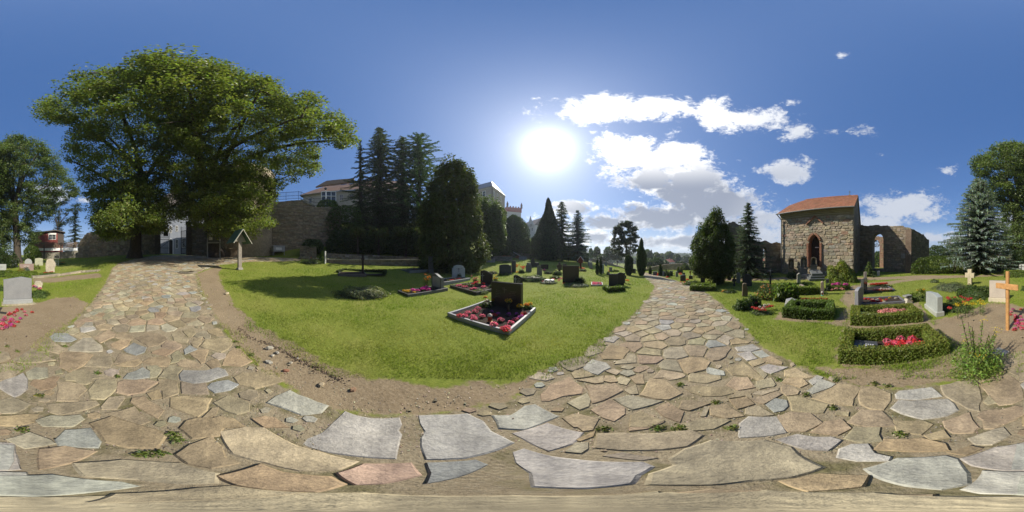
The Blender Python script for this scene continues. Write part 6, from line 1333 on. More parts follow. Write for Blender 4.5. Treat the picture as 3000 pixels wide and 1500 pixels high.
def clump(col, p, size, label, group, leafc=None, cat='flowers', name=None):
    lc = leafc or ((.084,.105,.042) if col in ('pink', 'red', 'salmon') else (.098,.154,.035)); key = (col, lc)
    if key not in PROTO:
        T = thing(name or FN[col], label, cat, p, rnd.uniform(0, TAU), group); n = 90
        v = norm(rng.normal(size=(n, 3))); v[:, 2] = np.abs(v[:, 2])*.9; c = v*rng.uniform(.35, .95, n)[:, None]
        tag(quads('leaves', leafq(c, rng.uniform(.3, .55, n), rng.uniform(.25, .4, n), norm(v+rng.normal(0, .4, (n, 3)))), cvar(lc, n, .25, .1), leafM, T), kind='stuff')
        n = 75; v = norm(rng.normal(size=(n, 3))); v[:, 2] = np.abs(v[:, 2])+.25; v = norm(v); c = v*rng.uniform(.85, 1.15, n)[:, None]; k = rng.integers(0, 2, n)
        tag(quads('blossoms', leafq(c, rng.uniform(.22, .38, n), rng.uniform(.2, .34, n), norm(v+rng.normal(0, .5, (n, 3)))), np.clip(np.array(FC[col])[k]*(1+rng.normal(0, .15, n))[:, None], 0, .9), petalM, T), kind='stuff')
        PROTO[key] = T; o = T
    else:
        o = copy_tree(PROTO[key]); o.location = p; o.rotation_euler = (0, 0, rnd.uniform(0, TAU)); tag(o, label, cat, group)
    o.scale = (size, size, size*rnd.uniform(.85, 1.15)); return o
def row(col, pts, size, label, group=None, z=None, **k):  # clumps at sighted spots
    for u, v in pts:
        p = P(u % 3000, v) if z is None else PZ(u, v, z); clump(col, p-Vector((0, 0, size*.25)), size*rnd.uniform(.85, 1.2), label, group or label, **k)
def scatter(col, u0, u1, v0, v1, n, size, label, group=None):
    row(col, [(rnd.uniform(u0, u1), rnd.uniform(v0, v1)) for _ in range(n)], size, label, group)
def mound(name, label, u, v, wpx, hm, col, n, leaf, deep=.7, cat='shrub', top=None, yaw=0.0, group=None, d=None, mt=None, up=.5):
    p = P(u % 3000, v) if d is None else PD(u, d); dd = math.hypot(p.x, p.y); r = M_(dd, wpx)/2; T = thing(name, label, cat, p, face(u)+yaw, group)
    v_ = norm(rng.normal(size=(n, 3))); v_[:, 2] = np.abs(v_[:, 2]); lu = 1+.14*np.sin(v_[:, 0]*7+v_[:, 2]*5+u)+.1*np.sin(v_[:, 1]*9+u*2); c = v_*(1-rng.random(n)**3*.4)[:, None]*lu[:, None]*np.array([r, r*deep, hm])
    V = leafq(c, leaf*rng.uniform(.7, 1.4, n), leaf*rng.uniform(.45, .8, n), norm(v_+rng.normal(0, .55, (n, 3))+np.array([0, 0, up*.4])))
    cc = cvar(col, n, .2, .09)
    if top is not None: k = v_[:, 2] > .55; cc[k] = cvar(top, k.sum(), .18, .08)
    tag(quads('leaves', V, cc, mt or leafM, T), kind='stuff')
    m = MB(); m.lathe([(1, -.02), (.92, .35), (.65, .72), (.1, .95)], 12, (0, 0, 0), tuple(x*.45 for x in col)); m.v = [(x*r*.86, y*r*deep*.86, z*hm*.86) for x, y, z in m.v]; m.build('dark_core', needleM, T); return T  # solid core in darkened leaf colour under the leaves
def quad_frame(L_, F, R_):                         # plan rectangle from three sighted corners: returns corners F,R,B,L
    return [Vector((F.x, F.y)), Vector((R_.x, R_.y)), Vector((L_.x+R_.x-F.x, L_.y+R_.y-F.y)), Vector((L_.x, L_.y))]
def kerb(label, cor, h=.1, w=.06, col=GRY, soil=.05, mt=None):
    z = sum(H(c.x, c.y) for c in cor)/4; T = thing('grave_kerb', label, 'grave kerb', (cor[0].x, cor[0].y, z)); o = cor[0]
    for i in range(4):
        a, b = cor[i]-o, cor[(i+1) % 4]-o; L = (b-a).length; m_ = (a+b)/2; rz = math.atan2((b-a).y, (b-a).x); e = w*.5 if i % 2 == 0 else -w*.5
        m = MB(); m.bbox((m_.x, m_.y, h/2-.03), (L+2*e-.003, w, h+.06), .008, rz, jit(col, .06)); m.build('kerb_stone', mt or granM, T)
    m = MB(); k = 7; vs, fs = [], []
    for i in range(k+1):
        for j in range(k+1):
            s, t = .03+.94*i/k, .03+.94*j/k; q = (cor[0]*(1-s)+cor[1]*s)*(1-t)+(cor[3]*(1-s)+cor[2]*s)*t-o; vs.append((q.x, q.y, soil+rnd.uniform(-.012, .02)))
    fs = [(i*(k+1)+j, (i+1)*(k+1)+j, (i+1)*(k+1)+j+1, i*(k+1)+j+1) for i in range(k) for j in range(k)]; m.add(vs, fs); m.build('soil', soilM, T, smooth=True)
    BEDS.append([(c.x, c.y) for c in cor]); return T
def hedge_ring(label, A, B, depth, h, th, col, n, leaf, top=None, name='box_hedge', bars=(), sides='fblr', group=None):
    A, B = Vector((A.x, A.y)), Vector((B.x, B.y)); L, rz = frame(A, B); z = (H(A.x, A.y)+H(B.x, B.y))/2-.01; T = thing(name, label, 'hedge', (A.x, A.y, z), rz, group); bx = []
    if 'f' in sides: bx.append((0, L, 0, th, h))
    if 'b' in sides: bx.append((0, L, depth-th, depth, h))
    if 'l' in sides: bx.append((0, th, th, depth-th, h*.99))
    if 'r' in sides: bx.append((L-th, L, th, depth-th, h*.99))
    bx += [(x0, x1, y0, y1, hh) for x0, x1, y0, y1, hh in bars]
    hedge_mesh(T, bx, col, n, leaf, top)
    ca, sa = math.cos(rz), math.sin(rz); q = lambda x, y: (A.x+x*ca-y*sa, A.y+x*sa+y*ca)
    BEDS.append([q(-.03, -.03), q(L+.03, -.03), q(L+.03, depth+.03), q(-.03, depth+.03)])
    m = MB(); m.add([(th*.5, th*.5, .03), (L-th*.5, th*.5, .03), (L-th*.5, depth-th*.5, .03), (th*.5, depth-th*.5, .03)], [(0,1,2,3)]); m.build('soil', soilM, T); T['q'] = 0
    return T, (lambda x, y, zz=0.0: Vector((*q(x, y), z+zz))), L
def lamp(p, label, s=1.0, col=(.25,.12,.05)):
    T = thing('grave_lantern', label, 'lantern', p); m = MB(); m.lathe([(.05*s, 0), (.055*s, .015*s), (.04*s, .02*s), (.038*s, .03*s)], 12, (0, 0, 0), col); m.build('base', ironM, T)
    m = MB(); m.lathe([(.034*s, .03*s), (.034*s, .13*s)], 12, (0, 0, 0), (.45,.03,.02)); m.build('red_glass', paintM, T); m = MB()
    for k in range(4): a = TAU*k/4+.4; m.tube([(.037*s*math.cos(a), .037*s*math.sin(a), .03*s), (.037*s*math.cos(a), .037*s*math.sin(a), .135*s)], .006*s, 5, col)
    m.build('frame', ironM, T); m = MB(); m.lathe([(.055*s, .13*s), (.05*s, .15*s), (.025*s, .175*s), (.008*s, .185*s)], 12, (0, 0, 0), (.45,.40,.33)); m.build('lid', ironM, T); return T

# ---------------------------------------------------------------- the large kerbed grave in front
L_, F_, R_ = P(1315, 926), P(1489, 979), P(1566, 911.5); cor = quad_frame(L_, F_, R_)
kerb('pale granite kerb round the large pink begonia grave', cor, .10, .065, (.36,.36,.36), .055)
Bk = cor[2]; e = (cor[1]-Bk).normalized(); Lb = (cor[1]-Bk).length; zb = H(Bk.x, Bk.y); inw = (cor[0]-cor[1]).normalized()
hs = thing('headstone', 'wide brown polished headstone with cross mark behind the pink begonias', 'headstone', (Bk.x+e.x*Lb*.52+inw.x*.16, Bk.y+e.y*Lb*.52+inw.y*.16, zb), math.atan2(e.y, e.x))
m = MB(); m.bbox((0, 0, .39), (.97, .15, .82), .008, 0, BRN); m.build('slab', polM, hs)
m = MB(); m.box((-.03, -.077, .58), (.012, .006, .16), 0, (.20,.18,.16)); m.box((-.02, -.078, .60), (.12, .006, .012), 0, (.20,.18,.16)); m.lathe([(.03, 0), (.03, .004)], 8, (-.07, -.077, .64), (.16,.14,.13)); m.build('cross_mark', ironM, hs)
m = MB()
for x0 in (-.34, .12):
    for k in range(5):
        x = x0+rnd.uniform(0, .05)
        while x < x0+rnd.uniform(.16, .24): q = rnd.uniform(.01, .022); m.box((x, -.077, .56-.05*k), (q*.75, .005, .02), 0, (.14,.125,.11)); x += q*1.4
tag(m.build('inscription', ironM, hs), kind='stuff')
row('pink', [(1300+x*.1708, 780+y*.1708+3) for x, y in ((290,840),(350,850),(415,790),(500,850),(520,890),(540,765),(590,720),(660,840),(980,905),(860,1000),(1150,965),(1230,890),(1050,1065),(1090,1040))], .078, 'pink begonia clump inside the large pale granite kerb', z=.12)
row('red', [(1300+x*.1708, 780+y*.1708+3) for x, y in ((275,840),(1010,1050),(870,825),(1080,1080),(1380,800))], .072, 'red begonia clump inside the large pale granite kerb', z=.12)
row('violet', [(1300+x*.1708, 780+y*.1708+3) for x, y in ((820,760),(940,800),(1110,815),(1250,800),(1290,860),(1330,850))], .058, 'shaded purple flower clump at the foot of the brown headstone', z=.12)
lamp(PZ(1435, 943, .075), 'small bronze grave lantern with red glass among the pink begonias', 1.15)
mound('ground_cover', 'small green cushion plant beside the bronze grave lantern', 1408, 948, 24, .07, (.084,.140,.028), 260, .025)
for u, v, c, s, lb in ((1422, 868, 'orange', .07, 'orange flowers left of the brown headstone'), (1428, 880, 'white', .075, 'white rose bunch left of the brown headstone'), (1445, 876, 'orange', .05, 'orange flowers touching the left edge of the brown headstone'), (1490, 880, 'yellow', .10, 'yellow chrysanthemum in front of the brown headstone'), (1522, 895, 'yellow', .085, 'yellow chrysanthemum right of the brown headstone'), (1543, 892, 'orange', .08, 'orange chrysanthemum at the right kerb corner'), (1553, 888, 'yellow', .07, 'tall yellow flowers at the right kerb corner')):
    clump(c, PZ(u, v+5, .26 if u != 1490 else .36), s, lb, 'flowers round the brown headstone')
mound('grave_planting', 'dark leafy plants at the left foot of the brown headstone', 1425, 903, 42, .2, (.070,.112,.028), 420, .05)
mound('grave_planting', 'leafy plants at the right kerb corner of the large grave', 1545, 909, 36, .17, (.084,.140,.035), 380, .05)
v_ = thing('flower_vase', 'slim dark vase holding the yellow chrysanthemum', 'vase', PZ(1490, 916, .06)); m = MB(); m.lathe([(.03, 0), (.045, .1), (.03, .2), (.038, .26)], 12, (0, 0, 0), (.04,.045,.04)); m.build('body', polM, v_)
# ---------------------------------------------------------------- graves on the middle lawn
L_, F_, R_ = P(1167, 857.5), P(1196, 870.6), P(1310, 852); cor = quad_frame(L_, F_, R_)
kerb('dark kerb round the magenta flower grave', cor, .12, .06, (.10,.10,.095), .06)
ax = (cor[1]-cor[0]).normalized(); q = (cor[1]+cor[2])/2-ax*.22
t = thing('headstone', 'grey headstone with pale panel and wave top at the magenta flower grave', 'headstone', (q.x, q.y, H(q.x, q.y)), math.atan2(ax.y, ax.x)-math.pi/2)
m = MB(); m.prism([(x, z-.03) for x, z in outline('wave', .66, .8)], -.08, .08, (.17,.175,.16), .01); m.build('slab', granM, t); m = MB(); m.box((-.0, -.082, .4), (.5, .008, .46), 0, (.42,.43,.42)); m.build('panel', granM, t)
pt = lambda s, w: Vector((*(cor[0]+(cor[1]-cor[0])*s+(cor[3]-cor[0])*w), H(cor[0].x, cor[0].y)+.1))
for k in range(13): clump('magenta', pt(rnd.uniform(.22, .68), rnd.uniform(.15, .85)), .1, 'magenta petunia clump inside the dark kerb', 'magenta petunias')
for k in range(6): clump('yellow', pt(rnd.uniform(.04, .18), rnd.uniform(.12, .88)), .075, 'yellow flower clump at the left end of the magenta flower grave', 'yellow flowers of the magenta grave')
def rosebush(u, v, h, col, label, wpx=22):
    p = P(u, v); T = thing('rose_bush', label, 'rose', p); dd = math.hypot(p.x, p.y); r = M_(dd, wpx)/2; n = 420; c = rng.normal(size=(n, 3))*np.array([r*.45, r*.45, h*.22])+np.array([0, 0, h*.5]); c[:, 2] = np.clip(c[:, 2], .05, h)
    tag(quads('leaves', leafq(c, .05, .035), cvar((.105,.147,.042), n, .25, .1), leafM, T), kind='stuff'); k = 60; b = rng.normal(size=(9, 3))*np.array([r*.5, r*.5, h*.1])+np.array([0, 0, h*.86]); c = np.repeat(b, k//9, 0)+rng.normal(0, .022, (9*(k//9), 3))
    tag(quads('blossoms', leafq(c, .05, .045), cvar(FC[col][0], len(c), .15, .1), petalM, T), kind='stuff'); m = MB()
    for i in range(6): m.tube([(0, 0, -.05), (b[i][0]*.4, b[i][1]*.4, h*.5), tuple(b[i])], [.012, .008, .004], 5, (.5,.7,.3))
    m.build('stems', barkM, T)
rosebush(1250, 847, .6, 'orange', 'orange rose bush behind the magenta flowers')
rosebush(1392, 835, .45, 'salmon', 'pale pink rose bush left of the black wave topped headstone', 16)
rosebush(1452, 838, .5, 'yellow', 'yellow leaved rose bush right of the black wave topped headstone', 20)
A, B = P(1302, 836), P(1376, 821); L0, r0 = frame(A, B); nv = Vector((-math.sin(r0), math.cos(r0))); cor = [Vector(A[:2]), Vector(B[:2]), Vector(B[:2])+nv*1.0, Vector(A[:2])+nv*1.0]
kerb('grey kerb before the white shouldered headstone', cor, .15, .08, (.22,.23,.23), .1)
stone(1343, 816, 777, 38, 'white shouldered headstone with cross under the huge cypress', 'shoulder', (.40,.42,.42), None, .25, .17, d=11.0, cross=(0, .62, .3), text=1, tcol=(.12,.1,.1))
row('red', [(1320+3.5*i, 822.5-.6*i) for i in range(9)], .08, 'red begonia clump below the white shouldered headstone', z=.17)
mound('grave_planting', 'yellow green plant at the left end of the white headstone grave', 1312, 829, 14, .22, (.140,.168,.042), 220, .06)
mound('small_yew', 'dark green ball shrub against the white shouldered headstone', 1345, 818, 16, .3, (.042,.077,.020), 260, .06, d=10.6)
L_, F_, R_ = P(1320, 842), P(1396, 865), P(1462, 848); cor = quad_frame(L_, F_, R_)
kerb('dark kerb of the crowded pink and red flower grave', cor, .12, .06, (.09,.08,.07), .07)
stone(1426, 836, 792, 36, 'black wave topped headstone behind the pink and red flowers', 'wave', DKG, polM, -.1, .14, cross=(-.33, .55, .5), tcol=(.2,.2,.2))
row('pink', [(1341,838),(1349,837),(1358,842),(1366,840),(1380,847),(1388,846),(1394,845),(1414,842),(1420,840)], .085, 'pink flower clump in the crowded dark kerbed grave', z=.16)
row('red', [(1393,829),(1410,824),(1399,826),(1416,832),(1385,832)], .08, 'red flower clump in the crowded dark kerbed grave', z=.24)
mound('ground_cover', 'grey green ground cover spilling over the front of the dark kerb', 1405, 860, 56, .16, (.140,.182,.070), 700, .05)
mound('ornamental_grass', 'yellow green grass mound in the crowded dark kerbed grave', 1374, 842, 50, .2, (.11,.12,.03), 500, .08)
mound('ground_cover', 'low silvery ground cover at the left of the crowded grave', 1333, 843, 28, .14, (.12,.14,.07), 320, .05)
mound('grave_planting', 'leafy plants at the right of the black wave topped headstone', 1444, 850, 30, .25, (.084,.126,.042), 380, .06)
# box ring and dark crosses left of them
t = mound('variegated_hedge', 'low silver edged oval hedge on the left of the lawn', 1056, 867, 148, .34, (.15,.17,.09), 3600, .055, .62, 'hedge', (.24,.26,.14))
A, B = P(992, 809), P(1072, 812); L0, r0 = frame(A, B); nv = Vector((-math.sin(r0), math.cos(r0))); cor = [Vector(A[:2]), Vector(B[:2]), Vector(B[:2])+nv*1.3, Vector(A[:2])+nv*1.3]
kerb('dark kerbed grave in the shade with a wooden cross', cor, .12, .08, (.10,.09,.08), .08)
scatter('rust', 1002, 1060, 801, 808, 9, .09, 'dull red flower clump in the shaded wooden cross grave')
hedge_ring('dark low hedge round the shaded wooden cross grave', Vector((A.x-.9, A.y+.2, 0)), Vector((B.x+.7, B.y+.9, 0)), 1.7, .28, .2, (.042,.063,.021), 1600, .07, sides='blr')
def crucifix(u, v, vt, label, col, wpx, post=.08, figure=True, roof=False, yaw=0.0, fcol=(.30,.30,.29)):
    p = P(u, v); dd = math.hypot(p.x, p.y); h = ZV(vt, dd)-p.z; w = M_(dd, wpx); T = thing('wooden_crucifix', label, 'crucifix', p, face(u)+yaw)
    m = MB(); m.bbox((0, 0, h/2-.1), (post, post*.8, h+.2), .01, 0, col); m.build('post', woodM, T); m = MB(); m.bbox((0, -.005, h*.78), (w, post*.8, post), .01, 0, col); m.build('cross_arm', woodM, T)
    if figure:
        f = MB(); z = h*.74; s = h*.16; y = -post*.55
        f.tube([(0, y, z+s*.95), (0, y-.01, z+s*.75), (0, y-.015, z+s*.2), (.02*s, y-.01, z-s*.1), (0, y, z-s*.7), (0, y, z-s*1.3)], [s*.13, s*.17, s*.2, s*.18, s*.13, s*.07], 8, fcol); f.lathe([(.02*s, 0), (.14*s, .12*s), (.15*s, .24*s), (.05*s, .36*s)], 8, (.03*s, y-.02, z+s*.92), fcol)
        for k in (-1, 1): f.tube([(k*s*.12, y, z+s*.7), (k*s*.55, y, z+s*.85), (k*s*1.0, y+.01, z+s*1.0)], [s*.1, s*.075, s*.05], 6, fcol)
        f.build('figure', ironM, T)
    return T
crucifix(1063, 808, 746, 'weathered dark wooden grave cross on the left lawn', (.05,.035,.028), 9, .13, False)
stone(953, 772, 736, 3.2, 'thin pale stele seen edge on beside the young thuja', 'rect', (.36,.37,.35), None, 1.35, .06, w=.5)
dense('young_thuja', 'young thuja with bright tips in front of the low lawn wall', P(944, 772), 1.12, .26, (.084,.140,.028), [(0,.6),(.15,1),(.5,.9),(.8,.55),(1,.08)], 1600, .085, .3, 1.2, tips=(.168,.238,.042), trunk=.03)
mound('grave_planting', 'leafy planted mound left of the young thuja', 905, 772, 66, .38, (.098,.140,.042), 900, .08, .6)
scatter('scarlet', 908, 918, 752, 756, 3, .1, 'scarlet flowers on the mound left of the young thuja')
A, B = P(1200, 800), P(1275, 797); L0, r0 = frame(A, B); nv = Vector((-math.sin(r0), math.cos(r0))); cor = [Vector(A[:2]), Vector(B[:2]), Vector(B[:2])+nv*1.2, Vector(A[:2])+nv*1.2]
kerb('grey kerbed grave in deep shade beside the huge cypress', cor, .14, .1, (.16,.17,.165), .1)
scatter('rust', 1210, 1250, 788, 793, 8, .1, 'dull flowers in the deep shade grave'); mound('ground_cover', 'silvery ground cover in the deep shade grave', 1235, 791, 36, .22, (.11,.14,.10), 400, .07)
stone(1262, 791, 752, 14, 'dark stele on a broad base in deep shade by the cypress', 'rect', (.08,.08,.075), None, .1, .2, plinth=.2, d=12.6)
HS = [
 (1518,842,806,27,'narrow black headstone with white inscription behind the brown headstone','wave',DKG,polM,dict(text=5,cross=(-.3,.6,.5))),
 (1480,804,775,35,'wide blue grey headstone with curved top on the middle lawn','arch',(.05,.058,.075),polM,dict(plinth=.12)),
 (1505,797,764,13,'tall narrow dark stele beside the blue grey headstone','rect',(.07,.075,.07),granM,{}),
 (1561,782,757,36,'dark stepped headstone crowned by a cross, far up the lawn','steps',(.035,.035,.034),granM,{}),
 (1549,795,772,17,'grey rounded headstone behind the grey green ground cover','round',(.16,.16,.16),granM,{}),
 (1580,806,778,16,'pale rough topped stone rising from grey ground cover','notch',(.22,.21,.185),sandM,{}),
 (1595,788,775,23,'low wide black headstone right of the pale rough stone','rect',DKG,polM,{}),
 (1672,828,779,48,'large square brown headstone behind a dark round shrub','rect',(.070,.052,.040),polM,{}),
 (1639,798,769,15,'brown stone cross just left of the square brown headstone','cross',(.11,.078,.058),sandM,{}),
 (1655,789,773,16,'brown lumpy headstone peeping over the square brown headstone','notch',(.10,.075,.058),sandM,{}),
 (1731,787,768,9,'small light headstone with red flowers at its foot','rect',(.30,.30,.29),granM,{}),
 (1725,780,767,5,'narrow grey stone behind the small light headstone','rect',(.2,.2,.2),granM,{}),
 (1766,801,775,7,'pale narrow headstone beside the pair of small thujas','rect',(.34,.36,.36),granM,{}),
 (1775,780,766,6,'slender grey stele right of the pair of small thujas','peak',(.2,.21,.21),granM,{}),
 (1790,779,769,13,'low dark far headstone below the pine','rect',(.06,.06,.06),granM,{}),
 (1789,796,783,9,'small grey headstone above a red flower row','rect',(.2,.2,.19),granM,{}),
 (1797,842,803,27,'tall dark headstone enclosed by a low green hedge','rect',(.05,.05,.058),polM,{}),
 (1818,836,799,20,'black curved headstone behind the hedged dark headstone','arch',DKG,polM,{}),
 (1829,829,800,11,'dark cross shaped stone right of the hedged dark headstone','cross',(.04,.04,.04),granM,{}),
 (1856,800,787,13,'dark headstone between the two column cypresses','arch',(.05,.045,.045),polM,{}),
 (1919,806,796,13,'grey block headstone above the red blanket of flowers','rect',(.13,.13,.13),granM,{}),
 (1943,809,795,5,'slim rounded grey stele right of the path','round',(.25,.25,.25),granM,{}),
 (1968,806,794,7,'light sandstone stele between ball bushes','rect',(.34,.31,.26),sandM,{}),
 (1983,811,795,7,'grey speckled stele right of the ball bushes','round',(.24,.24,.24),granM,{}),
 (2001,823,805,16,'dark block headstone with sloping top near the path','peak',(.05,.05,.055),polM,{}),
 (2003,807,799,8,'small dark gabled headstone behind the dark block','peak',(.05,.048,.048),granM,{}),
 (2024,817,808,11,'low dark headstone below the reddish wooden crosses','rect',(.045,.035,.035),polM,{}),
 (2059,832,814,13,'plain dark headstone behind the low rounded hedge','rect',(.06,.058,.05),granM,{}),
 (2151,838,811,12,'dark stone cross beside the pale stele under the yew','cross',(.05,.048,.044),sandM,{}),
 (2163,829,800,11,'pale greenish stele with yellow flowers under the dome trees','rect',(.26,.27,.23),granM,{}),
 (2189,838,803,28,'dark arched monument stone below the dome trees','round',(.07,.064,.055),sandM,{}),
 (2136,820,806,9,'reddish stone post in the shade of the yew','rect',(.22,.14,.12),sandM,{}),
 (2182,868,830,17,'weathered brown forked wooden stele left of the orange flower bush','notch',(.16,.125,.085),woodM,{}),
 (2340,832,800,10,'pale square stone post before the chapel','peak',(.36,.34,.29),sandM,dict(th=.18)),
 (2409,862,825,9,'slim pink rounded stele seen nearly edge on','round',PNK,granM,dict(th=.2)),
 (2424,838,818,9,'short dark stone behind the pink rounded stele','rect',(.07,.07,.065),granM,{}),
 (2535,821,797,8,'pinkish grey stele above the red flower row','rect',(.34,.29,.26),granM,dict(yaw=.2)),
 (2573,809,793,8,'white stele below the pointed chancel window','peak',(.48,.48,.46),granM,{}),
 (2796,795,777,11,'pink square stone before the beech hedge','peak',(.40,.29,.24),granM,dict(th=.3)),
 (2892,800,773,10,'dark narrow headstone under the blue spruce','rect',(.06,.062,.06),granM,{}),
 (2927,795,770,13,'dark headstone in the shade right of the blue spruce','rect',(.05,.05,.052),granM,{}),
 (43,782,763,19,'grey slanted headstone, leftmost on the far left lawn','slant',(.23,.24,.27),granM,dict(plinth=.06)),
 (83,786,758,22,'grey round topped headstone behind the brown inscribed stone','round',(.29,.295,.29),granM,{}),
 (78,793,773,42,'low brown headstone with white name and pale cross panel','rect',(.24,.17,.15),granM,dict(text=2,tcol=(.75,.75,.72))),
 (114,778,756,24,'greenish arched headstone on the far left lawn','arch',(.33,.33,.24),sandM,{}),
 (148,797,758,30,'rough beige boulder headstone on the far left lawn','rough',(.38,.33,.26),sandM,dict(th=.3)),
 (3002,798,774,33,'grey headstone with dark cross behind a clipped hedge','rect',(.33,.34,.33),granM,dict(cross=(-.28,.55,.75),text=2,tcol=(.06,.06,.06))),
]
for u, vb, vt, w, lb, sh, c, mt, kw in HS: stone(u, vb, vt, w, lb, sh, c, mt, **{**dict(yaw=rnd.uniform(-.15, .15)), **kw})
# ground covers, shrubs and flowers between the middle graves
for u, v, w, h, c, n, l, lb in ((1560,822,84,.32,(.10,.13,.07),1300,.07,'grey green ground cover bank round the pale rough stone'), (1478,806,34,.16,(.070,.112,.028),300,.08,'low hedge before the blue grey headstone'), (1440,802,38,.2,(.11,.13,.08),400,.08,'silvery ground cover left of the blue grey headstone'), (1606,830,58,.13,(.09,.12,.06),700,.05,'low ground cover round the white stone book'), (1688,838,92,.16,(.126,.168,.070),1000,.05,'long grey green ground cover before the square brown headstone'), (1697,832,36,.42,(.042,.070,.020),900,.06,'dark round shrub before the square brown headstone'), (1632,806,30,.34,(.070,.119,.028),500,.08,'rounded shrub left of the brown stone cross'), (1626,816,32,.2,(.140,.182,.042),400,.07,'yellow green shrub before the pink flower bank'), (1606,802,26,.22,(.09,.12,.06),400,.08,'low grey shrub right of the pale rough stone'), (1708,795,20,.2,(.07,.08,.04),300,.08,'low plants below the wooden grave shrine'), (1782,806,12,.3,(.070,.112,.042),240,.08,'green ball bush right of the small thujas'), (1802,796,22,.2,(.084,.126,.028),300,.1,'low shrubs above the red flower row'), (1528,800,20,.3,(.112,.154,.042),300,.08,'leafy plants between the grave rows'), (1482,770,24,.25,(.098,.154,.028),300,.1,'low green hedge before the steps'), (1640,790,14,.3,(.084,.126,.028),200,.1,'small green bush behind the brown stone cross')):
    mound('ground_cover', lb, u, v, w, h, c, n, l, .6, 'ground cover')
for col, u0, u1, v0, v1, n, s, lb in (('orange',1510,1532,774,785,8,.13,'orange flowers between the far grave rows'), ('scarlet',1530,1540,780,788,5,.12,'scarlet flowers beside the grey rounded headstone'), ('magenta',1498,1506,796,799,3,.1,'magenta flowers at the foot of the blue grey headstone'), ('salmon',1618,1646,815,823,14,.085,'salmon pink flower bank left of the square brown headstone'), ('scarlet',1647,1655,829,832,3,.07,'scarlet flowers before the square brown headstone'), ('pink',1588,1600,824,829,5,.08,'pink flowers beside the white stone book'), ('red',1697,1712,784,789,7,.11,'red flowers below the wooden grave shrine'), ('scarlet',1728,1736,785,788,4,.1,'red flowers before the small light headstone'), ('scarlet',1786,1801,793,796,8,.12,'red flower row before the small grey headstone'), ('pink',1588,1597,790,794,4,.11,'pink flowers below the low wide black headstone'), ('red',1808,1818,819,823,4,.09,'red flowers behind the hedged dark headstone'), ('orange',1822,1845,821,824,8,.07,'orange flower edge right of the hedged dark headstone'), ('yellow',1512,1522,796,800,5,.09,'yellow flowers beside the tall narrow stele'), ('scarlet',1920,1937,804,808,13,.13,'red blanket of flowers below the grey block headstone'), ('scarlet',1954,1960,812,815,3,.09,'red flowers before the ball bushes'), ('red',1990,1996,802,805,3,.12,'red flowers right of the speckled stele'), ('scarlet',2012,2018,819,822,3,.09,'red flowers before the dark block headstone'), ('rust',1850,1856,793,798,4,.1,'rusty flowers between the column cypresses'), ('red',1995,2010,825,828,3,.07,'small red flowers at the corner of the path')):
    scatter(col, u0, u1, v0, v1, n, s, lb)
for u, v, vt, w, lb in ((1750, 804, 758, 10, 'left one of the pair of small thujas'), (1760, 803, 755, 9, 'right one of the pair of small thujas'), (1905, 803, 783, 9, 'small green column thuja at the right path edge'), (1935, 808, 776, 14, 'broad thuja behind the red blanket of flowers'), (1987, 800, 784, 8, 'yellow green thuja right of the speckled stele'), (1996, 800, 786, 8, 'second yellow green thuja before the dark bush'), (1956, 812, 800, 8, 'little spruce before the ball bushes'), (1720, 768, 742, 9, 'small dark cone yew beside the clipped hedge')):
    p = P(u, v); dd = math.hypot(p.x, p.y); dense('small_thuja', lb, p, ZV(vt, dd)-p.z, M_(dd, w)/2, (.056,.091,.025) if 'yellow' not in lb else (.140,.182,.028), [(0,.6),(.2,1),(.6,.85),(.85,.5),(1,.08)], 700, .012*dd, .15, 1.2, trunk=.03, group='small thujas among the graves')
for u, v, w, lb in ((1952, 808, 14, 'left clipped ball bush right of the path'), (1965, 808, 12, 'right clipped ball bush right of the path')): mound('ball_bush', lb, u, v, w, .95*M_(16, w), (.084,.126,.028), 500, .12, 1.0)
# pink kerbed bed, hedge of the dark headstone, white book
A, B = P(1733, 838), P(1766, 838); L0, r0 = frame(A, B); nv = Vector((-math.sin(r0), math.cos(r0))); cor = [Vector(A[:2]), Vector(B[:2]), Vector(B[:2])+nv*.95, Vector(A[:2])+nv*.95]
kerb('small pale kerb filled with pink flowers on the open lawn', cor, .07, .05, (.42,.40,.38), .05)
for k in range(26): q = cor[0]+(cor[1]-cor[0])*rnd.uniform(.12, .88)+(cor[3]-cor[0])*rnd.uniform(.1, .9); clump('pink', (q.x, q.y, H(q.x, q.y)+.04), .065, 'pink flower clump filling the small pale kerb', 'pink flowers of the small kerb')
hedge_ring('low green hedge curling round the tall dark headstone', P(1778, 857), P(1832, 853), .95, .22, .2, (.105,.154,.028), 1600, .055, (.154,.210,.042), sides='flr')
t = thing('stone_book', 'open white stone book lying on the ground cover', 'stone book', P(1609, 827)+Vector((0, 0, .1)), face(1609)-.3); m = MB(); m.prism([(-.26, 0), (0, -.02), (.26, 0), (.26, .05), (.12, .07), (0, .03), (-.12, .07), (-.26, .05)], -.18, .18, (.72,.71,.68)); m.build('pages', granM, t); m = MB(); m.box((0, 0, -.06), (.56, .4, .08), 0, (.3,.3,.28)); m.build('rest', granM, t)
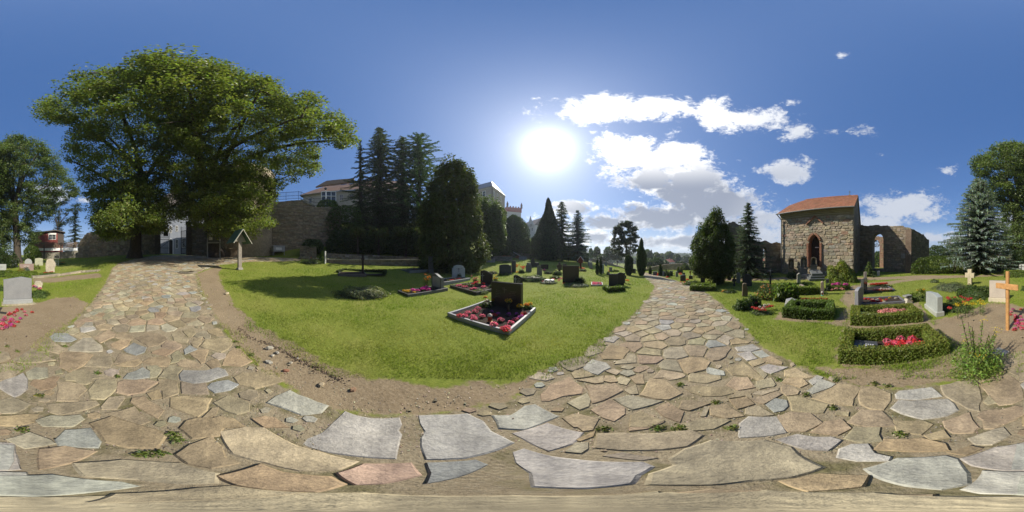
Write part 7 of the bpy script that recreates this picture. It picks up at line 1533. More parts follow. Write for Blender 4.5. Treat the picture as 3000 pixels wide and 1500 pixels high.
# wooden grave shrine with roof
p = P(1701, 787); dd = math.hypot(p.x, p.y); h = ZV(751, dd)-p.z; w = M_(dd, 13); t = thing('wooden_grave_shrine', 'red brown wooden grave marker with pale edged roof', 'grave marker', p, face(1701)-.35); m = MB(); m.bbox((0, 0, h*.42), (w*.42, .12, h*.84), .02, 0, (.20,.05,.025)); m.build('post', woodM, t); m = MB(); m.prism([(-w/2, h*.45), (w/2, h*.45), (w/2, h*.75), (0, h*.98), (-w/2, h*.75)], -.1, .1, (.22,.055,.028)); m.build('panel', woodM, t)
for s in (-1, 1): m = MB(); m.tube([(0, -.02, h), (s*w*.75, -.02, h*.68)], .035, 4, (.62,.6,.55)); m.build('roof_board', woodM, t)
t = thing('iron_cross', 'tall thin black cross before the clipped hedge', 'cross', PD(1665, 31, H(*PD(1665, 31)[:2])), face(1665)); h = ZV(703, 31)-H(*PD(1665, 31)[:2]); m = MB(); m.bbox((0, 0, h/2), (.16, .14, h), .01, 0, (.03,.028,.026)); m.build('post', woodM, t); m = MB(); m.bbox((0, -.01, h*.84), (1.1, .13, .15), .01, 0, (.03,.028,.026)); m.build('cross_arm', woodM, t)
for u, v, vt, lb in ((2022, 810, 793, 'left reddish wooden cross beside the yew'), (2033, 814, 796, 'right reddish wooden cross beside the yew')): crucifix(u, v, vt, lb, (.20,.075,.045), 7, .07, False)
for k, (u, v, lb) in enumerate(((1725, 754, 'dark cross with pale edges by the boundary wall'), (1815, 772, 'gabled wooden marker catching the light below the pine'), (1919, 779, 'gabled wooden marker by the boundary wall below the valley'))):
    p = P(u, v+8); dd = math.hypot(p.x, p.y); t = thing('gabled_marker', lb, 'grave marker', p, face(u)+.5); h = ZV(v-6, dd)-p.z; m = MB(); m.bbox((0, 0, h*.4), (.12, .1, h*.8), .01, 0, (.16,.1,.07)); m.build('post', woodM, t)
    for s in (-1, 1): m = MB(); m.tube([(0, 0, h), (s*.45, 0, h*.72)], .05, 4, (.6,.58,.54)); m.build('roof_board', woodM, t)
def handrail(u0, v0, u1, v1, d, label):
    a, b = W3(u0, v0, d+1.2), W3(u1, v1, d); T = thing('handrail', label, 'handrail', (b.x, b.y, H(b.x, b.y))); o = Vector((b.x, b.y, H(b.x, b.y))); m = MB(); m.tube([a-o, b-o], .035, 8, (.62,.63,.64)); m.build('rail', ironM, T)
    for q in (a, b): m = MB(); m.tube([q-o, Vector((q.x, q.y, H(q.x, q.y)-.1))-o], .025, 6, (.2,.2,.2)); m.build('post', ironM, T)
    st = thing('stone_steps', 'grey stone steps below the '+label.split(' handrail')[0]+' handrail', 'steps', o+Vector((.5, 0, 0)), face(u1))
    for k in range(4): m = MB(); m.bbox((0, .35*k, .07+.14*k), (1.3, .36, .13), .01, 0, (.3,.29,.27)); m.build('step', sandM, st)
handrail(1408, 746, 1427, 760, 23, 'left white slanting handrail beside the huge cypress'); handrail(1504, 738, 1523, 749, 27, 'right white slanting handrail on the upper lawn')
mound('flower_bush', 'orange flowering shrub on the upper terrace wall, left', 1482, 738, 24, .6, (.30,.10,.03), 500, .2, d=29.5); mound('flower_bush', 'orange flowering shrub on the upper terrace wall, right', 1518, 736, 16, .5, (.28,.10,.04), 400, .2, d=29.8)

# ---------------------------------------------------------------- hedged graves on the right
BOX = (.182,.231,.042); BOXT = (.22,.245,.045)
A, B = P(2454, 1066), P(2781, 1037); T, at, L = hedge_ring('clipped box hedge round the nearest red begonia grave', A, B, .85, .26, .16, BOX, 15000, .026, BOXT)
t = thing('grave_tablet', 'dark reclining tablet inside the nearest box hedge', 'tablet', at(.36, .42, .03), frame(A, B)[1]); m = MB(); m.box((0, 0, .05), (.36, .34, .07), 0, (.07,.075,.085)); m.v = [(x, y, z-.12*x) for x, y, z in m.v]; m.build('slab', polM, t); m = MB()
for k in range(3):
    for q in range(4): m.box((.0+.035*q, -.06+.05*k, .088-.12*(.035*q)), (.022, .025, .004), 0, (.5,.5,.5))
tag(m.build('inscription', paintM, t), kind='stuff')
for k in range(24): clump('red' if k % 3 else 'pink', at(.68+rnd.uniform(0, .5), .28+rnd.uniform(0, .32), .10), .075, 'red begonia clump inside the nearest box hedge', 'begonias of the nearest hedge')
A, B = P(2490, 954), P(2703, 942); T, at, L = hedge_ring('clipped box hedge round the pale pink begonia grave', A, B, .86, .26, .2, BOX, 11000, .032, BOXT)
t = thing('grave_tablet', 'grey reclining tablet inside the pale pink begonia hedge', 'tablet', at(.42, .42, .03), frame(A, B)[1]); m = MB(); m.box((0, 0, .06), (.46, .34, .08), 0, (.20,.21,.22)); m.v = [(x, y, z-.16*x) for x, y, z in m.v]; m.build('slab', polM, t); m = MB()
for q in range(6): m.box((-.1+.05*q, rnd.uniform(-.05, .05), .103-.16*(-.1+.05*q)), (.03, .03, .004), 0, (.7,.7,.7))
tag(m.build('inscription', paintM, t), kind='stuff')
for k in range(15): clump('salmon', at(.72+rnd.uniform(0, .62), .32+rnd.uniform(0, .24), .14), .095, 'pale pink begonia clump inside the middle box hedge', 'begonias of the middle hedge')
A, B = P(2518, 897), P(2652, 889); L0, r0 = frame(A, B); nv = Vector((-math.sin(r0), math.cos(r0))); cor = [Vector(A[:2]), Vector(B[:2]), Vector(B[:2])+nv*.75, Vector(A[:2])+nv*.75]
kerb('dark granite kerb of the red and white flower grave', cor, .1, .06, (.13,.13,.14), .06)
for k in range(18): q = cor[0]+(cor[1]-cor[0])*rnd.uniform(.12, .95)+(cor[3]-cor[0])*rnd.uniform(.15, .85); c = rnd.choice(('red', 'white', 'red', 'yellow')); clump(c, (q.x, q.y, H(q.x, q.y)+.06), .06, c+' flower clump in the dark granite kerb', 'mixed flowers of the dark kerb')
stone(2517, 897, 842, 9, 'tall grey headstone seen edge on at the dark granite kerb', 'arch', (.24,.24,.26), granM, 1.25, .12, w=.5)
A, B = P(2530, 859), P(2620, 853); L0, r0 = frame(A, B); nv = Vector((-math.sin(r0), math.cos(r0))); cor = [Vector(A[:2]), Vector(B[:2]), Vector(B[:2])+nv*.8, Vector(A[:2])+nv*.8]
kerb('dark kerb of the second red and white flower grave', cor, .1, .06, (.10,.10,.11), .06)
row('red', [(2560+8*i, 850.5-.3*i) for i in range(7)], .075, 'red flower clump in the second dark kerb', z=.1); row('white', [(2566+8*i, 848) for i in range(6)], .065, 'white flower clump in the second dark kerb', z=.12)
stone(2532, 859, 817, 8, 'dark headstone seen edge on at the second flower grave', 'rect', (.08,.085,.085), polM, 1.3, .12, w=.6)
mound('ground_cover', 'green planted bed before the red flower row', 2580, 842, 76, .16, (.098,.140,.042), 800, .06, .5); row('scarlet', [(2552+5*i, 834-.3*i) for i in range(10)], .09, 'scarlet flower clump in the row before the ruin', z=.2)
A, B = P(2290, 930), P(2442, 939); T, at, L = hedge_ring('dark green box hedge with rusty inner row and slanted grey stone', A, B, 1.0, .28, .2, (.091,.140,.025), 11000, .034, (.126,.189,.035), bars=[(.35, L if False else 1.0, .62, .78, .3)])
row('rust', [(2350+9*i, 876) for i in range(9)], .05, 'rusty leaved edging plant inside the dark box hedge', z=.26)
t = thing('headstone', 'low slanted grey stone at the left end of the dark box hedge', 'headstone', P(2318, 899), face(2318)+.5); m = MB(); m.prism([(-.17, -.02), (.15, -.02), (.19, .19), (.1, .26), (-.1, .24)], -.16, .16, (.27,.27,.28), .01); m.build('slab', granM, t)
A, B = P(2330, 866), P(2402, 862); hedge_ring('rounded yellow green hedge enclosing white flowers', A, B, 1.3, .33, .32, (.140,.196,.031), 5200, .045, (.210,.266,.049)); row('white', [(2345,838),(2350,837),(2353,839),(2347,836)], .06, 'white flowers inside the rounded yellow green hedge', z=.32)
bush('tall_grass', 'tall ornamental grass between the orange bush and rounded hedge', [(2262,880),(2265,838),(2300,832),(2335,840),(2338,878)], 2300, 5.8, .35, 1500, .22, (.140,.203,.049), 'grass', up=.05, t=(0, 0, 1))
bush('lantana_bush', 'orange and pink flowering bush on the right lawn', [(2220,882),(2216,850),(2232,832),(2258,834),(2270,850),(2266,882)], 2243, 5.9, .22, 900, .055, (.098,.140,.035), flowers=((.72,.26,.10), 90, .055))
mound('dwarf_conifer', 'pair of dark round dwarf conifers, left one', 2175, 905, 50, .30, (.063,.105,.025), 1300, .05, .9, top=(.098,.154,.031)); mound('dwarf_conifer', 'pair of dark round dwarf conifers, right one', 2205, 895, 46, .34, (.056,.091,.022), 1300, .05, .9, top=(.091,.140,.028))
mound('ground_cover', 'green edging round the red and white begonias', 2232, 918, 76, .07, (.098,.140,.042), 600, .035, .6)
row('red', [(2206,901),(2213,905),(2220,906),(2228,908),(2236,903),(2246,900),(2256,898),(2262,897),(2240,909),(2215,888)], .055, 'red begonia clump before the dwarf conifers', z=.12); row('white', [(2226,900),(2238,901),(2241,895),(2252,893),(2234,906)], .05, 'white begonia clump before the dwarf conifers', z=.13)
hedge_ring('low rounded green hedge before the yew', P(2020, 852), P(2097, 853), .9, .24, .3, (.105,.154,.025), 2600, .06, (.154,.210,.035)); mound('ground_cover', 'green ground cover hedge beyond the low rounded hedge', 2030, 834, 56, .22, (.084,.126,.028), 700, .07)
scatter('orange', 2115, 2135, 852, 856, 7, .07, 'orange flowers in the shade before the yew'); mound('ground_cover', 'green bed behind the orange flowers before the yew', 2138, 857, 44, .12, (.070,.105,.028), 400, .06)
for u, w, lb in ((2166, 44, 'left dome shaped clipped tree before the ruin'), (2208, 44, 'right dome shaped clipped tree before the ruin')):
    p = PD(u, 12.2); T = thing('dome_tree', lb, 'shrub', p); r = M_(12.2, w)/2; z0 = ZV(806, 12.2)-p.z; h = ZV(790, 12.2)-p.z-z0; n = 1300; v_ = norm(rng.normal(size=(n, 3))); v_[:, 2] = np.abs(v_[:, 2])*1.2; c = v_*np.array([r, r, h])*rng.uniform(.75, 1.05, n)[:, None]+np.array([0, 0, z0]); tag(quads('crown', leafq(c, .11, .08, norm(v_+rng.normal(0, .4, (n, 3)))), cvar((.098,.147,.025), n, .2, .08), leafM, T), kind='stuff'); m = MB(); m.tube([(0, 0, -.1), (0, 0, z0+.1)], [.07, .05], 8); m.build('trunk', barkM, T); m = MB(); m.lathe([(r*.8, z0), (r*.7, z0+h*.5), (.05, z0+h*.8)], 12, (0, 0, 0), (.035,.049,.014)); m.build('dark_core', needleM, T)  # the crown is filled by a solid dark green core
crucifix(2257, 832, 787, 'dark wooden grave crucifix with pale figures before the ruin', (.055,.04,.035), 18, .1, True)
for lb, (u, v), (u2, v2), dp, hh, wf in (('box hedge round the magenta and pink bed, beside the pink stele', (2432, 853), (2492, 850), 1.3, .2, .16),):
    T, at, L = hedge_ring(lb, P(u, v), P(u2, v2), dp, hh, wf, (.105,.154,.031), 3000, .055, (.168,.217,.042), bars=[(.15, 1.1, .6, .74, .2)])
row('magenta', [(2440,834),(2446,833),(2452,832),(2456,834),(2476,835),(2481,834)], .1, 'magenta flower clump in the hedged bed beside the pink stele', z=.24); row('salmon', [(2438,849),(2450,847),(2465,846),(2470,848)], .07, 'pale pink flower clump in the hedged bed beside the pink stele', z=.2)
lamp(P(2409, 866), 'round turquoise glass grave light at the pink stele', 1.0, (.10,.45,.40)); mound('dwarf_conifer', 'small dark conifer right of the pink stele', 2427, 852, 20, .28, (.049,.077,.028), 400, .06)
mound('golden_juniper', 'big yellow green juniper bush before the chapel corner', 2466, 824, 98, 1.12, (.182,.231,.028), 7000, .095, .85, top=(.19,.22,.03)); mound('golden_juniper', 'small yellow green juniper offshoot right of the big one', 2498, 829, 26, .42, (.154,.203,.035), 700, .08)
mound('round_yew', 'dark round shrub before the left chapel monument', 2320, 815, 30, .48, (.070,.105,.028), 900, .08, .9)
# chapel monuments
def niche(u, vb, vt, wpx, label, col, base, fig, top='arch', yaw=0.0):
    p = PD(u, min(math.hypot(*P(u, vb)[:2]), on_wall(cA, cB, u)[1]-.45)); dd = math.hypot(p.x, p.y); h = ZV(vt, dd)-p.z; w = M_(dd, wpx); T = thing('niche_monument', label, 'monument', p, face(u)+yaw); b = h*base; th = .34
    m = MB(); m.bbox((0, 0, b/2-.02), (w*1.1, th*1.2, b+.04), .02, 0, tuple(x*.95 for x in col)); m.build('pedestal', sandM, T); m = MB(); m.bbox((0, 0, b+.05), (w*1.25, th*1.35, .09), .02, 0, col); m.build('ledge', sandM, T)
    z0 = b+.1; hh = h-z0; m = MB(); m.box((0, th*.28, z0+hh*.45), (w*.86, th*.4, hh*.9), 0, tuple(x*.7 for x in col)); m.build('back_panel', sandM, T)
    m = MB(); a = w/2; r = a*.72
    for s in (-1, 1): m.bbox((s*a*.86, 0, z0+hh*.33), (a*.28, th, hh*.66), .015, 0, col)
    n = 10; pr = [(a*math.cos(t), z0+hh*.64+min(a, hh*.36)*math.sin(t)) for t in np.linspace(0, math.pi, n)]; qr = [(r*math.cos(t), z0+hh*.64+r*.9*math.sin(t)) for t in np.linspace(0, math.pi, n)]
    if top == 'gable': pr = [(x, z0+hh*.64+hh*.36*(1-abs(x)/a)+ (.04 if abs(x) < a*.9 else 0)) for x, _ in pr]
    for i in range(n-1):
        q = [pr[i], pr[i+1], qr[i+1], qr[i]]; m.add([(x, -th/2, z) for x, z in q]+[(x, th/2, z) for x, z in q], [(0,1,2,3),(7,6,5,4),(1,0,4,5),(3,2,6,7)], col)
    m.build('arch_frame', sandM, T)
    f = MB(); s = hh*.30; z = z0+hh*.08                      # standing robed figure
    f.lathe([(s*.42, 0), (s*.40, s*.3), (s*.30, s*.9), (s*.30, s*1.35), (s*.34, s*1.6), (s*.14, s*1.78), (s*.12, s*1.84)], 12, (0, -.01, z), fig, 1, .6); f.lathe([(s*.06, 0), (s*.15, s*.1), (s*.17, s*.22), (s*.12, s*.36), (s*.03, s*.42)], 10, (0, -.02, z+s*1.82), fig)
    for k in (-1, 1): f.tube([(k*s*.3, 0, z+s*1.52), (k*s*.42, -s*.1, z+s*1.15), (k*s*.1, -s*.3, z+s*1.0)], [s*.11, s*.1, s*.06], 7, fig)
    f.build('figure', sandM, T); return T
niche(2318, 802, 752, 17, 'round headed stone niche monument, leftmost by the chapel wall', (.34,.28,.19), .28, (.33,.27,.19))
niche(2355, 810, 748, 20, 'tall gabled stone niche monument with carved figure', (.30,.26,.20), .36, (.34,.30,.23), 'gable')
niche(2384, 806, 753, 18, 'arched niche monument with ochre pedestal and dark figure', (.33,.27,.18), .52, (.06,.075,.06))
p = P(2419, 806); dd = math.hypot(p.x, p.y); h = ZV(736, dd)-p.z; t = thing('crucifix_monument', 'stone pedestal bearing a green bronze crucifix by the doorway', 'monument', p, face(2419)); w = M_(dd, 18); m = MB(); m.bbox((0, 0, h*.19), (w, .42, h*.38), .02, 0, (.34,.32,.27)); m.build('pedestal', sandM, t); m = MB(); m.prism([(-w*.55, h*.38), (w*.55, h*.38), (w*.45, h*.43), (w*.16, h*.5), (w*.1, h*.56), (-w*.1, h*.56), (-w*.16, h*.5), (-w*.45, h*.43)], -.2, .2, (.13,.12,.105)); m.build('base', sandM, t)
m = MB(); m.bbox((0, 0, h*.76), (.09, .08, h*.48), .01, 0, (.09,.085,.075)); m.bbox((0, 0, h*.86), (w*.95, .075, .085), .01, 0, (.09,.085,.075)); m.build('cross', ironM, t)
f = MB(); z = h*.76; s = h*.1; g = (.16,.30,.22); f.tube([(0, -.06, z+s*.8), (0, -.07, z+s*.3), (.01, -.06, z-s*.3), (0, -.05, z-s*1.3)], [s*.2, s*.26, s*.2, s*.08], 8, g); f.lathe([(.02*s, 0), (.19*s, .15*s), (.17*s, .32*s), (.04*s, .45*s)], 8, (0, -.07, z+s*.8), g)
for k in (-1, 1): f.tube([(k*.15*s, -.06, z+s*.6), (k*1.1*s, -.05, z+s*1.05)], [.1*s, .06*s], 6, g)
f.build('figure', ironM, t)
t = thing('tomb_slab', 'dark stepped tomb slab sloping before the crucifix monument', 'tomb', P(2397, 824), face(2397)+.2); 
for k, (w, dpt, zz) in enumerate(((1.15, 1.6, .09), (.95, 1.4, .24), (.75, 1.2, .38))): m = MB(); m.bbox((0, .8, zz), (w, dpt, .16), .02, 0, (.13,.14,.14)); m.v = [(x, y, z+(.12*y if k == 2 else 0)) for x, y, z in m.v]; m.build('step' if k < 2 else 'slab', granM, t)
m = MB(); m.box((0, .8, .565), (.07, .7, .03), 0, (.08,.085,.085)); m.box((0, 1.0, .59), (.36, .07, .03), 0, (.08,.085,.085)); m.build('cross_relief', granM, t)
low_wall('tomb_border', 'low beige stone border left of the dark tomb slab', [(2346, 11.8), (2378, 11.2)], .24, .9, [(.33,.28,.22), (.3,.26,.2)], .8, .24, 41)
# right side: ivy bed, stone cross, beige stone, grey headstone, orange cross
stone(2842, 834, 789, 28, 'weathered sandstone cross rising from the ivy bed', 'cross', (.40,.345,.24), sandM, -.35, .2)
mound('ivy_bed', 'dark glossy ivy bed round the sandstone cross', 2858, 868, 108, .42, (.077,.119,.031), 3000, .07, .85, 'ground cover'); mound('silver_ground_cover', 'silvery green ground cover left of the ivy bed', 2785, 846, 100, .28, (.15,.18,.09), 2400, .05, .9, 'ground cover'); mound('grass_tuft', 'grey green tuft with a small dark stone beside it', 2738, 828, 26, .2, (.154,.182,.084), 300, .08)
stone(2923, 883, 823, 48, 'beige headstone on a pale plinth behind the orange cross', 'rect', (.38,.33,.275), granM, -.2, .15, plinth=.2, pcol=(.42,.37,.27))
mound('hedge_mound', 'clipped green mound left of the grey foreground headstone', 2700, 878, 66, .36, (.105,.154,.031), 2000, .06, .8, top=(.168,.210,.035)); row('yellow', [(2688,851),(2695,852),(2706,850)], .06, 'small yellow flowers on the clipped green mound', z=.32)
t = thing('small_stone_sculpture', 'small pale carved stone leaning beside the clipped mound', 'sculpture', P(2660, 888), face(2660)+.5); m = MB(); m.prism([(-.13, -.02), (.14, -.02), (.08, .12), (.1, .2), (-.06, .24), (-.1, .1)], -.1, .1, (.45,.42,.34), .02); m.build('block', sandM, t); m = MB(); m.box((-.02, 0, .26), (.26, .2, .05), .2, (.22,.22,.2)); m.build('cap', sandM, t)
a, b = P(2709, 901), P(2743, 929); L0, r0 = frame(a, b); t = thing('headstone', 'pale grey pointed headstone on a plinth in the right foreground', 'headstone', a, r0)
m = MB(); m.bbox((L0/2, .11, .06), (L0*1.02, .24, .14), .012, 0, (.33,.34,.31)); m.build('plinth', granM, t); m = MB(); m.prism([(L0/2+x, z*.92+.12) for x, z in outline('peak', L0*.96, .50)], .03, .19, (.31,.335,.315), .01); m.build('slab', granM, t)
mound('grave_planting', 'green planted bed with rounded cushion right of the grey headstone', 2800, 905, 110, .14, (.105,.147,.035), 1800, .04, .8); mound('grave_planting', 'smooth green cushion behind the grey foreground headstone', 2795, 890, 44, .2, (.098,.140,.031), 900, .035)
row('red', [(2777,873),(2781,877),(2798,871),(2815,869),(2822,872),(2830,874),(2845,875),(2836,880),(2824,885),(2782,903),(2838,877)], .06, 'red rose clump beside the grey foreground headstone', z=.2)
hedge_ring('clipped hedge before the grey headstone with dark cross', P(2942, 814), P(3035-3000, 812), .7, .5, .6, (.112,.161,.031), 2600, .08, (.168,.217,.042), sides='f')
def ocross():
    p = P(2952, 966); T = thing('orange_wooden_cross', 'bright varnished wooden grave cross on the begonia mound', 'cross', p, face(2952)-.55); m = MB(); m.bbox((0, 0, .62), (.068, .055, 1.34), .006, 0, (.40,.215,.08)); m.build('post', woodM, T); m = MB(); m.bbox((0, -.035, .98), (.52, .035, .115), .006, 0, (.42,.225,.085)); m.build('cross_arm', woodM, T)
ocross()
clist = [(2928+rnd.uniform(0, 120), rnd.uniform(905, 958)) for _ in range(26)]+[(2960+rnd.uniform(0, 70), rnd.uniform(930, 975)) for _ in range(14)]+[(rnd.uniform(5, 55), rnd.uniform(905, 960)) for _ in range(16)]+[(2998,950),(8,965),(20,958),(30,950),(64,908),(72,915),(76,925),(52,912),(60,935),(94,916),(45,945)]
for i, (u, v) in enumerate(clist):
    if 2935 < u % 3000 < 2968 and v > 925: continue
    c = ('red', 'pink', 'pink', 'red', 'magenta')[i % 5] if not (2920 < u < 2950 and v > 930) else 'magenta'; clump(c, P(u % 3000, v)+Vector((0, 0, .0)), .052, {'red': 'red begonia clump on the open soil by the orange cross', 'pink': 'pink begonia clump on the open soil by the orange cross', 'magenta': 'magenta flower clump on the open soil by the orange cross'}[c], 'begonias of the open soil bed')
# left foreground: grey headstone and its bed
t = thing('headstone', 'broad plain grey headstone on a plinth at the left edge', 'headstone', P(52, 888), face(52)+.12); m = MB(); m.bbox((0, 0, .07), (.96, .26, .18), .012, 0, (.27,.28,.28)); m.build('plinth', granM, t); m = MB(); m.prism([(-.46, .16), (.45, .16), (.455, .84), (.12, .90), (-.47, .81)], -.09, .09, (.215,.22,.225), .012); m.build('slab', granM, t); m = MB(); m.bbox((.02, -.05, .0), (1.1, .42, .03), .008, 0, (.36,.31,.22)); m.build('footing', sandM, t)
mound('grave_planting', 'leafy bed right of the broad grey headstone', 118, 866, 56, .2, (.112,.168,.042), 1300, .045, 1.3); row('pink', [(100,840),(113,846),(118,845)], .085, 'pink hydrangea head beside the broad grey headstone', z=.3); row('violet', [(107,842)], .06, 'violet flower between the pink hydrangea heads', z=.28)
t = thing('rough_block', 'rough pale stone block behind the pink hydrangeas', 'stone block', P(113, 843), face(113)); m = MB(); m.prism(outline('rough', .42, .34), -.15, .15, (.40,.36,.27), .04); m.build('block', rubbleM, t)
mound('grave_planting', 'green plant at the left edge behind the broad grey headstone', 2, 852, 22, .25, (.098,.154,.042), 400, .05)
A, B = P(14, 814), P(110, 812); hedge_ring('low bright green hedge before the brown inscribed headstone', A, B, 1.6, .34, .5, (.168,.238,.031), 4200, .06, (.16,.20,.03)); mound('grave_planting', 'yellow cushion plant on the bright green hedge', 62, 803, 26, .55, (.28,.26,.03), 400, .08); mound('grave_planting', 'grey green cushion before the brown inscribed headstone', 77, 797, 22, .45, (.12,.17,.12), 400, .08); mound('grave_planting', 'yellow green shrub between the far left headstones', 108, 790, 22, .5, (.210,.252,.056), 400, .09)
mound('ground_cover', 'green bed before the boulder headstone', 142, 806, 62, .22, (.126,.182,.049), 700, .07); row('scarlet', [(131,800),(136,799),(141,800),(147,798),(153,797)], .085, 'red white flower clump before the boulder headstone', z=.28)
dense('small_thuja', 'small column conifer before the grey dark cross headstone', P(8, 796), .55, .12, (.070,.112,.042), [(0,.6),(.3,1),(.7,.7),(1,.1)], 500, .07, .1, 1.2, trunk=.02)
p = P(167, 779); dd = math.hypot(p.x, p.y); h = ZV(744, dd)-p.z; t = thing('metal_grave_cross', 'white outlined tubular metal grave cross on the far left lawn', 'cross', p, face(167)); b_ = h*.09; w = M_(dd, 18)/2; zz = h*.74; m = MB(); m.tube([(-b_, 0, -.05), (-b_, 0, zz-b_), (-w+b_, 0, zz-b_), (-w, 0, zz), (-w+b_, 0, zz+b_), (-b_, 0, zz+b_), (-b_, 0, h-b_), (0, 0, h), (b_, 0, h-b_), (b_, 0, zz+b_), (w-b_, 0, zz+b_), (w, 0, zz), (w-b_, 0, zz-b_), (b_, 0, zz-b_), (b_, 0, -.05)], .02, 6, (.68,.69,.70)); m.build('tube_frame', ironM, t); m = MB(); m.box((0, .01, zz), (w*1.6, .02, b_*1.3), 0, (.05,.05,.05)); m.build('name_bar', paintM, t)
row('scarlet', [(180,770),(184,769),(188,769)], .1, 'red flowers right of the tubular metal cross'); mound('ground_cover', 'green bed round the tubular metal cross', 180, 775, 40, .2, (.112,.168,.042), 500, .09)
# ---------------------------------------------------------------- gate plaza furniture
p = PD(626, 16.6); t = thing('notice_board', 'grey framed notice board with pinned papers under the maple', 'notice board', p, face(626)-.12); w = M_(math.hypot(p.x, p.y), 37); h = ZV(683, math.hypot(p.x, p.y))-p.z; hb = ZV(711, math.hypot(p.x, p.y))-p.z
for s in (-1, 1): m = MB(); m.bbox((s*w/2, 0, h/2-.05), (.12, .12, h+.1), .01, 0, (.30,.30,.29)); m.build('post', woodM, t)
for z in (hb, h-.05): m = MB(); m.bbox((0, -.02, z), (w, .1, .13), .01, 0, (.32,.32,.31)); m.build('rail', woodM, t)
m = MB(); m.box((0, .02, (h+hb)/2), (w-.1, .05, h-hb), 0, (.10,.105,.10)); m.build('panel', paintM, t); m = MB(); m.box((0, 0, h+.06), (w+.4, .35, .07), 0, (.2,.2,.19)); m.build('roof', woodM, t)
for x, z, a, b in ((-.42, .78, .22, .3), (-.15, .80, .26, .3), (.25, .82, .26, .34), (-.3, .42, .38, .36)): m = MB(); m.box((x*w*.8, -.012, hb+(h-hb)*z), (a, .01, b*.8), 0, (.7,.7,.68)); m.build('paper', paintM, t)
p = P(702, 790); dd = math.hypot(p.x, p.y); h = ZV(673, dd)-p.z; t = thing('roofed_cross_sign', 'wooden cross shaped post with green copper roof on the lawn corner', 'cross', p, face(702)+.5)
m = MB(); m.bbox((0, 0, h*.46), (.24, .16, h*.92), .012, 0, (.27,.235,.195)); m.build('post', woodM, t); m = MB(); m.bbox((0, 0, .05), (.34, .3, .14), .02, 0, (.3,.28,.25)); m.build('footing', sandM, t); m = MB(); m.prism([(-.42, h*.70), (.42, h*.70), (.30, h*.78), (0, h*.97), (-.30, h*.78)], -.07, .07, (.30,.265,.22)); m.build('gable_board', woodM, t)
for s in (-1, 1):
    a, b = Vector((0, 0, h)), Vector((s*.62, 0, h*.655)); n_ = Vector((-(b-a).z, 0, (b-a).x)).normalized()*(.018 if s > 0 else -.018)
    m = MB(); q = [a-n_, b-n_, b+n_, a+n_]; m.prism([(v.x, v.z) for v in q], -.42, .62, (.055,.11,.085)); m.build('roof_panel', mat('copper_patina', vc=True, rough=.6, nscale=6, namt=.35), t); m = MB(); m.prism([(v.x*1.0, v.z-.035) for v in q], -.46, -.425, (.42,.40,.33)); m.build('barge_board', woodM, t)
p = P(815, 748); dd = math.hypot(p.x, p.y); w = M_(dd, 36); h = ZV(720, dd)-p.z; t = thing('grit_bin', 'grey grit bin with white label at the foot of the retaining wall', 'bin', p, face(815)+.35); m = MB(); m.bbox((0, 0, h*.66), (w, .75, h*.55), .03, 0, (.30,.31,.33)); m.build('tub', paintM, t); m = MB(); m.bbox((0, 0, h*.96), (w*1.06, .85, .09), .03, 0, (.34,.35,.37)); m.build('lid', paintM, t); m = MB(); m.box((-.05, -.38, h*.68), (w*.5, .01, h*.25), 0, (.6,.6,.6)); m.build('label_plate', paintM, t)
for x, y in ((-1,-1),(1,-1),(1,1),(-1,1)): m = MB(); m.box((x*w*.45, y*.3, h*.2), (.07, .07, h*.42), 0, (.25,.25,.26)); m.build('leg', ironM, t)
p = PD(683, 18.6); t = thing('stone_plinth', 'old sandstone block plinth at the foot of the round tower', 'plinth', p, face(683)); m = MB(); m.bbox((.1, 0, .45), (.8, .6, .95), .02, 0, (.33,.24,.16)); m.build('block', sandM, t); m = MB(); m.bbox((.05, 0, .96), (1.1, .8, .12), .02, 0, (.38,.3,.2)); m.build('cap', sandM, t)
mound('ground_cover', 'grey leaved plants and rubble at the foot of the round tower', 745, 750, 60, .6, (.10,.12,.09), 900, .1, .5)
p = P(547, 797); t = thing('manhole_cover', 'round iron manhole cover in the flagstones', 'manhole cover', p+Vector((0, 0, .012))); m = MB(); m.lathe([(.42, -.02), (.42, .012), (.36, .014), (.34, .006), (.02, .006)], 28, (0, 0, 0), (.11,.085,.06)); m.build('lid', ironM, t); m = MB(); m.lathe([(.55, -.03), (.55, .006), (.43, .006)], 28, (0, 0, 0), (.28,.25,.2)); m.build('collar', paveM, t)
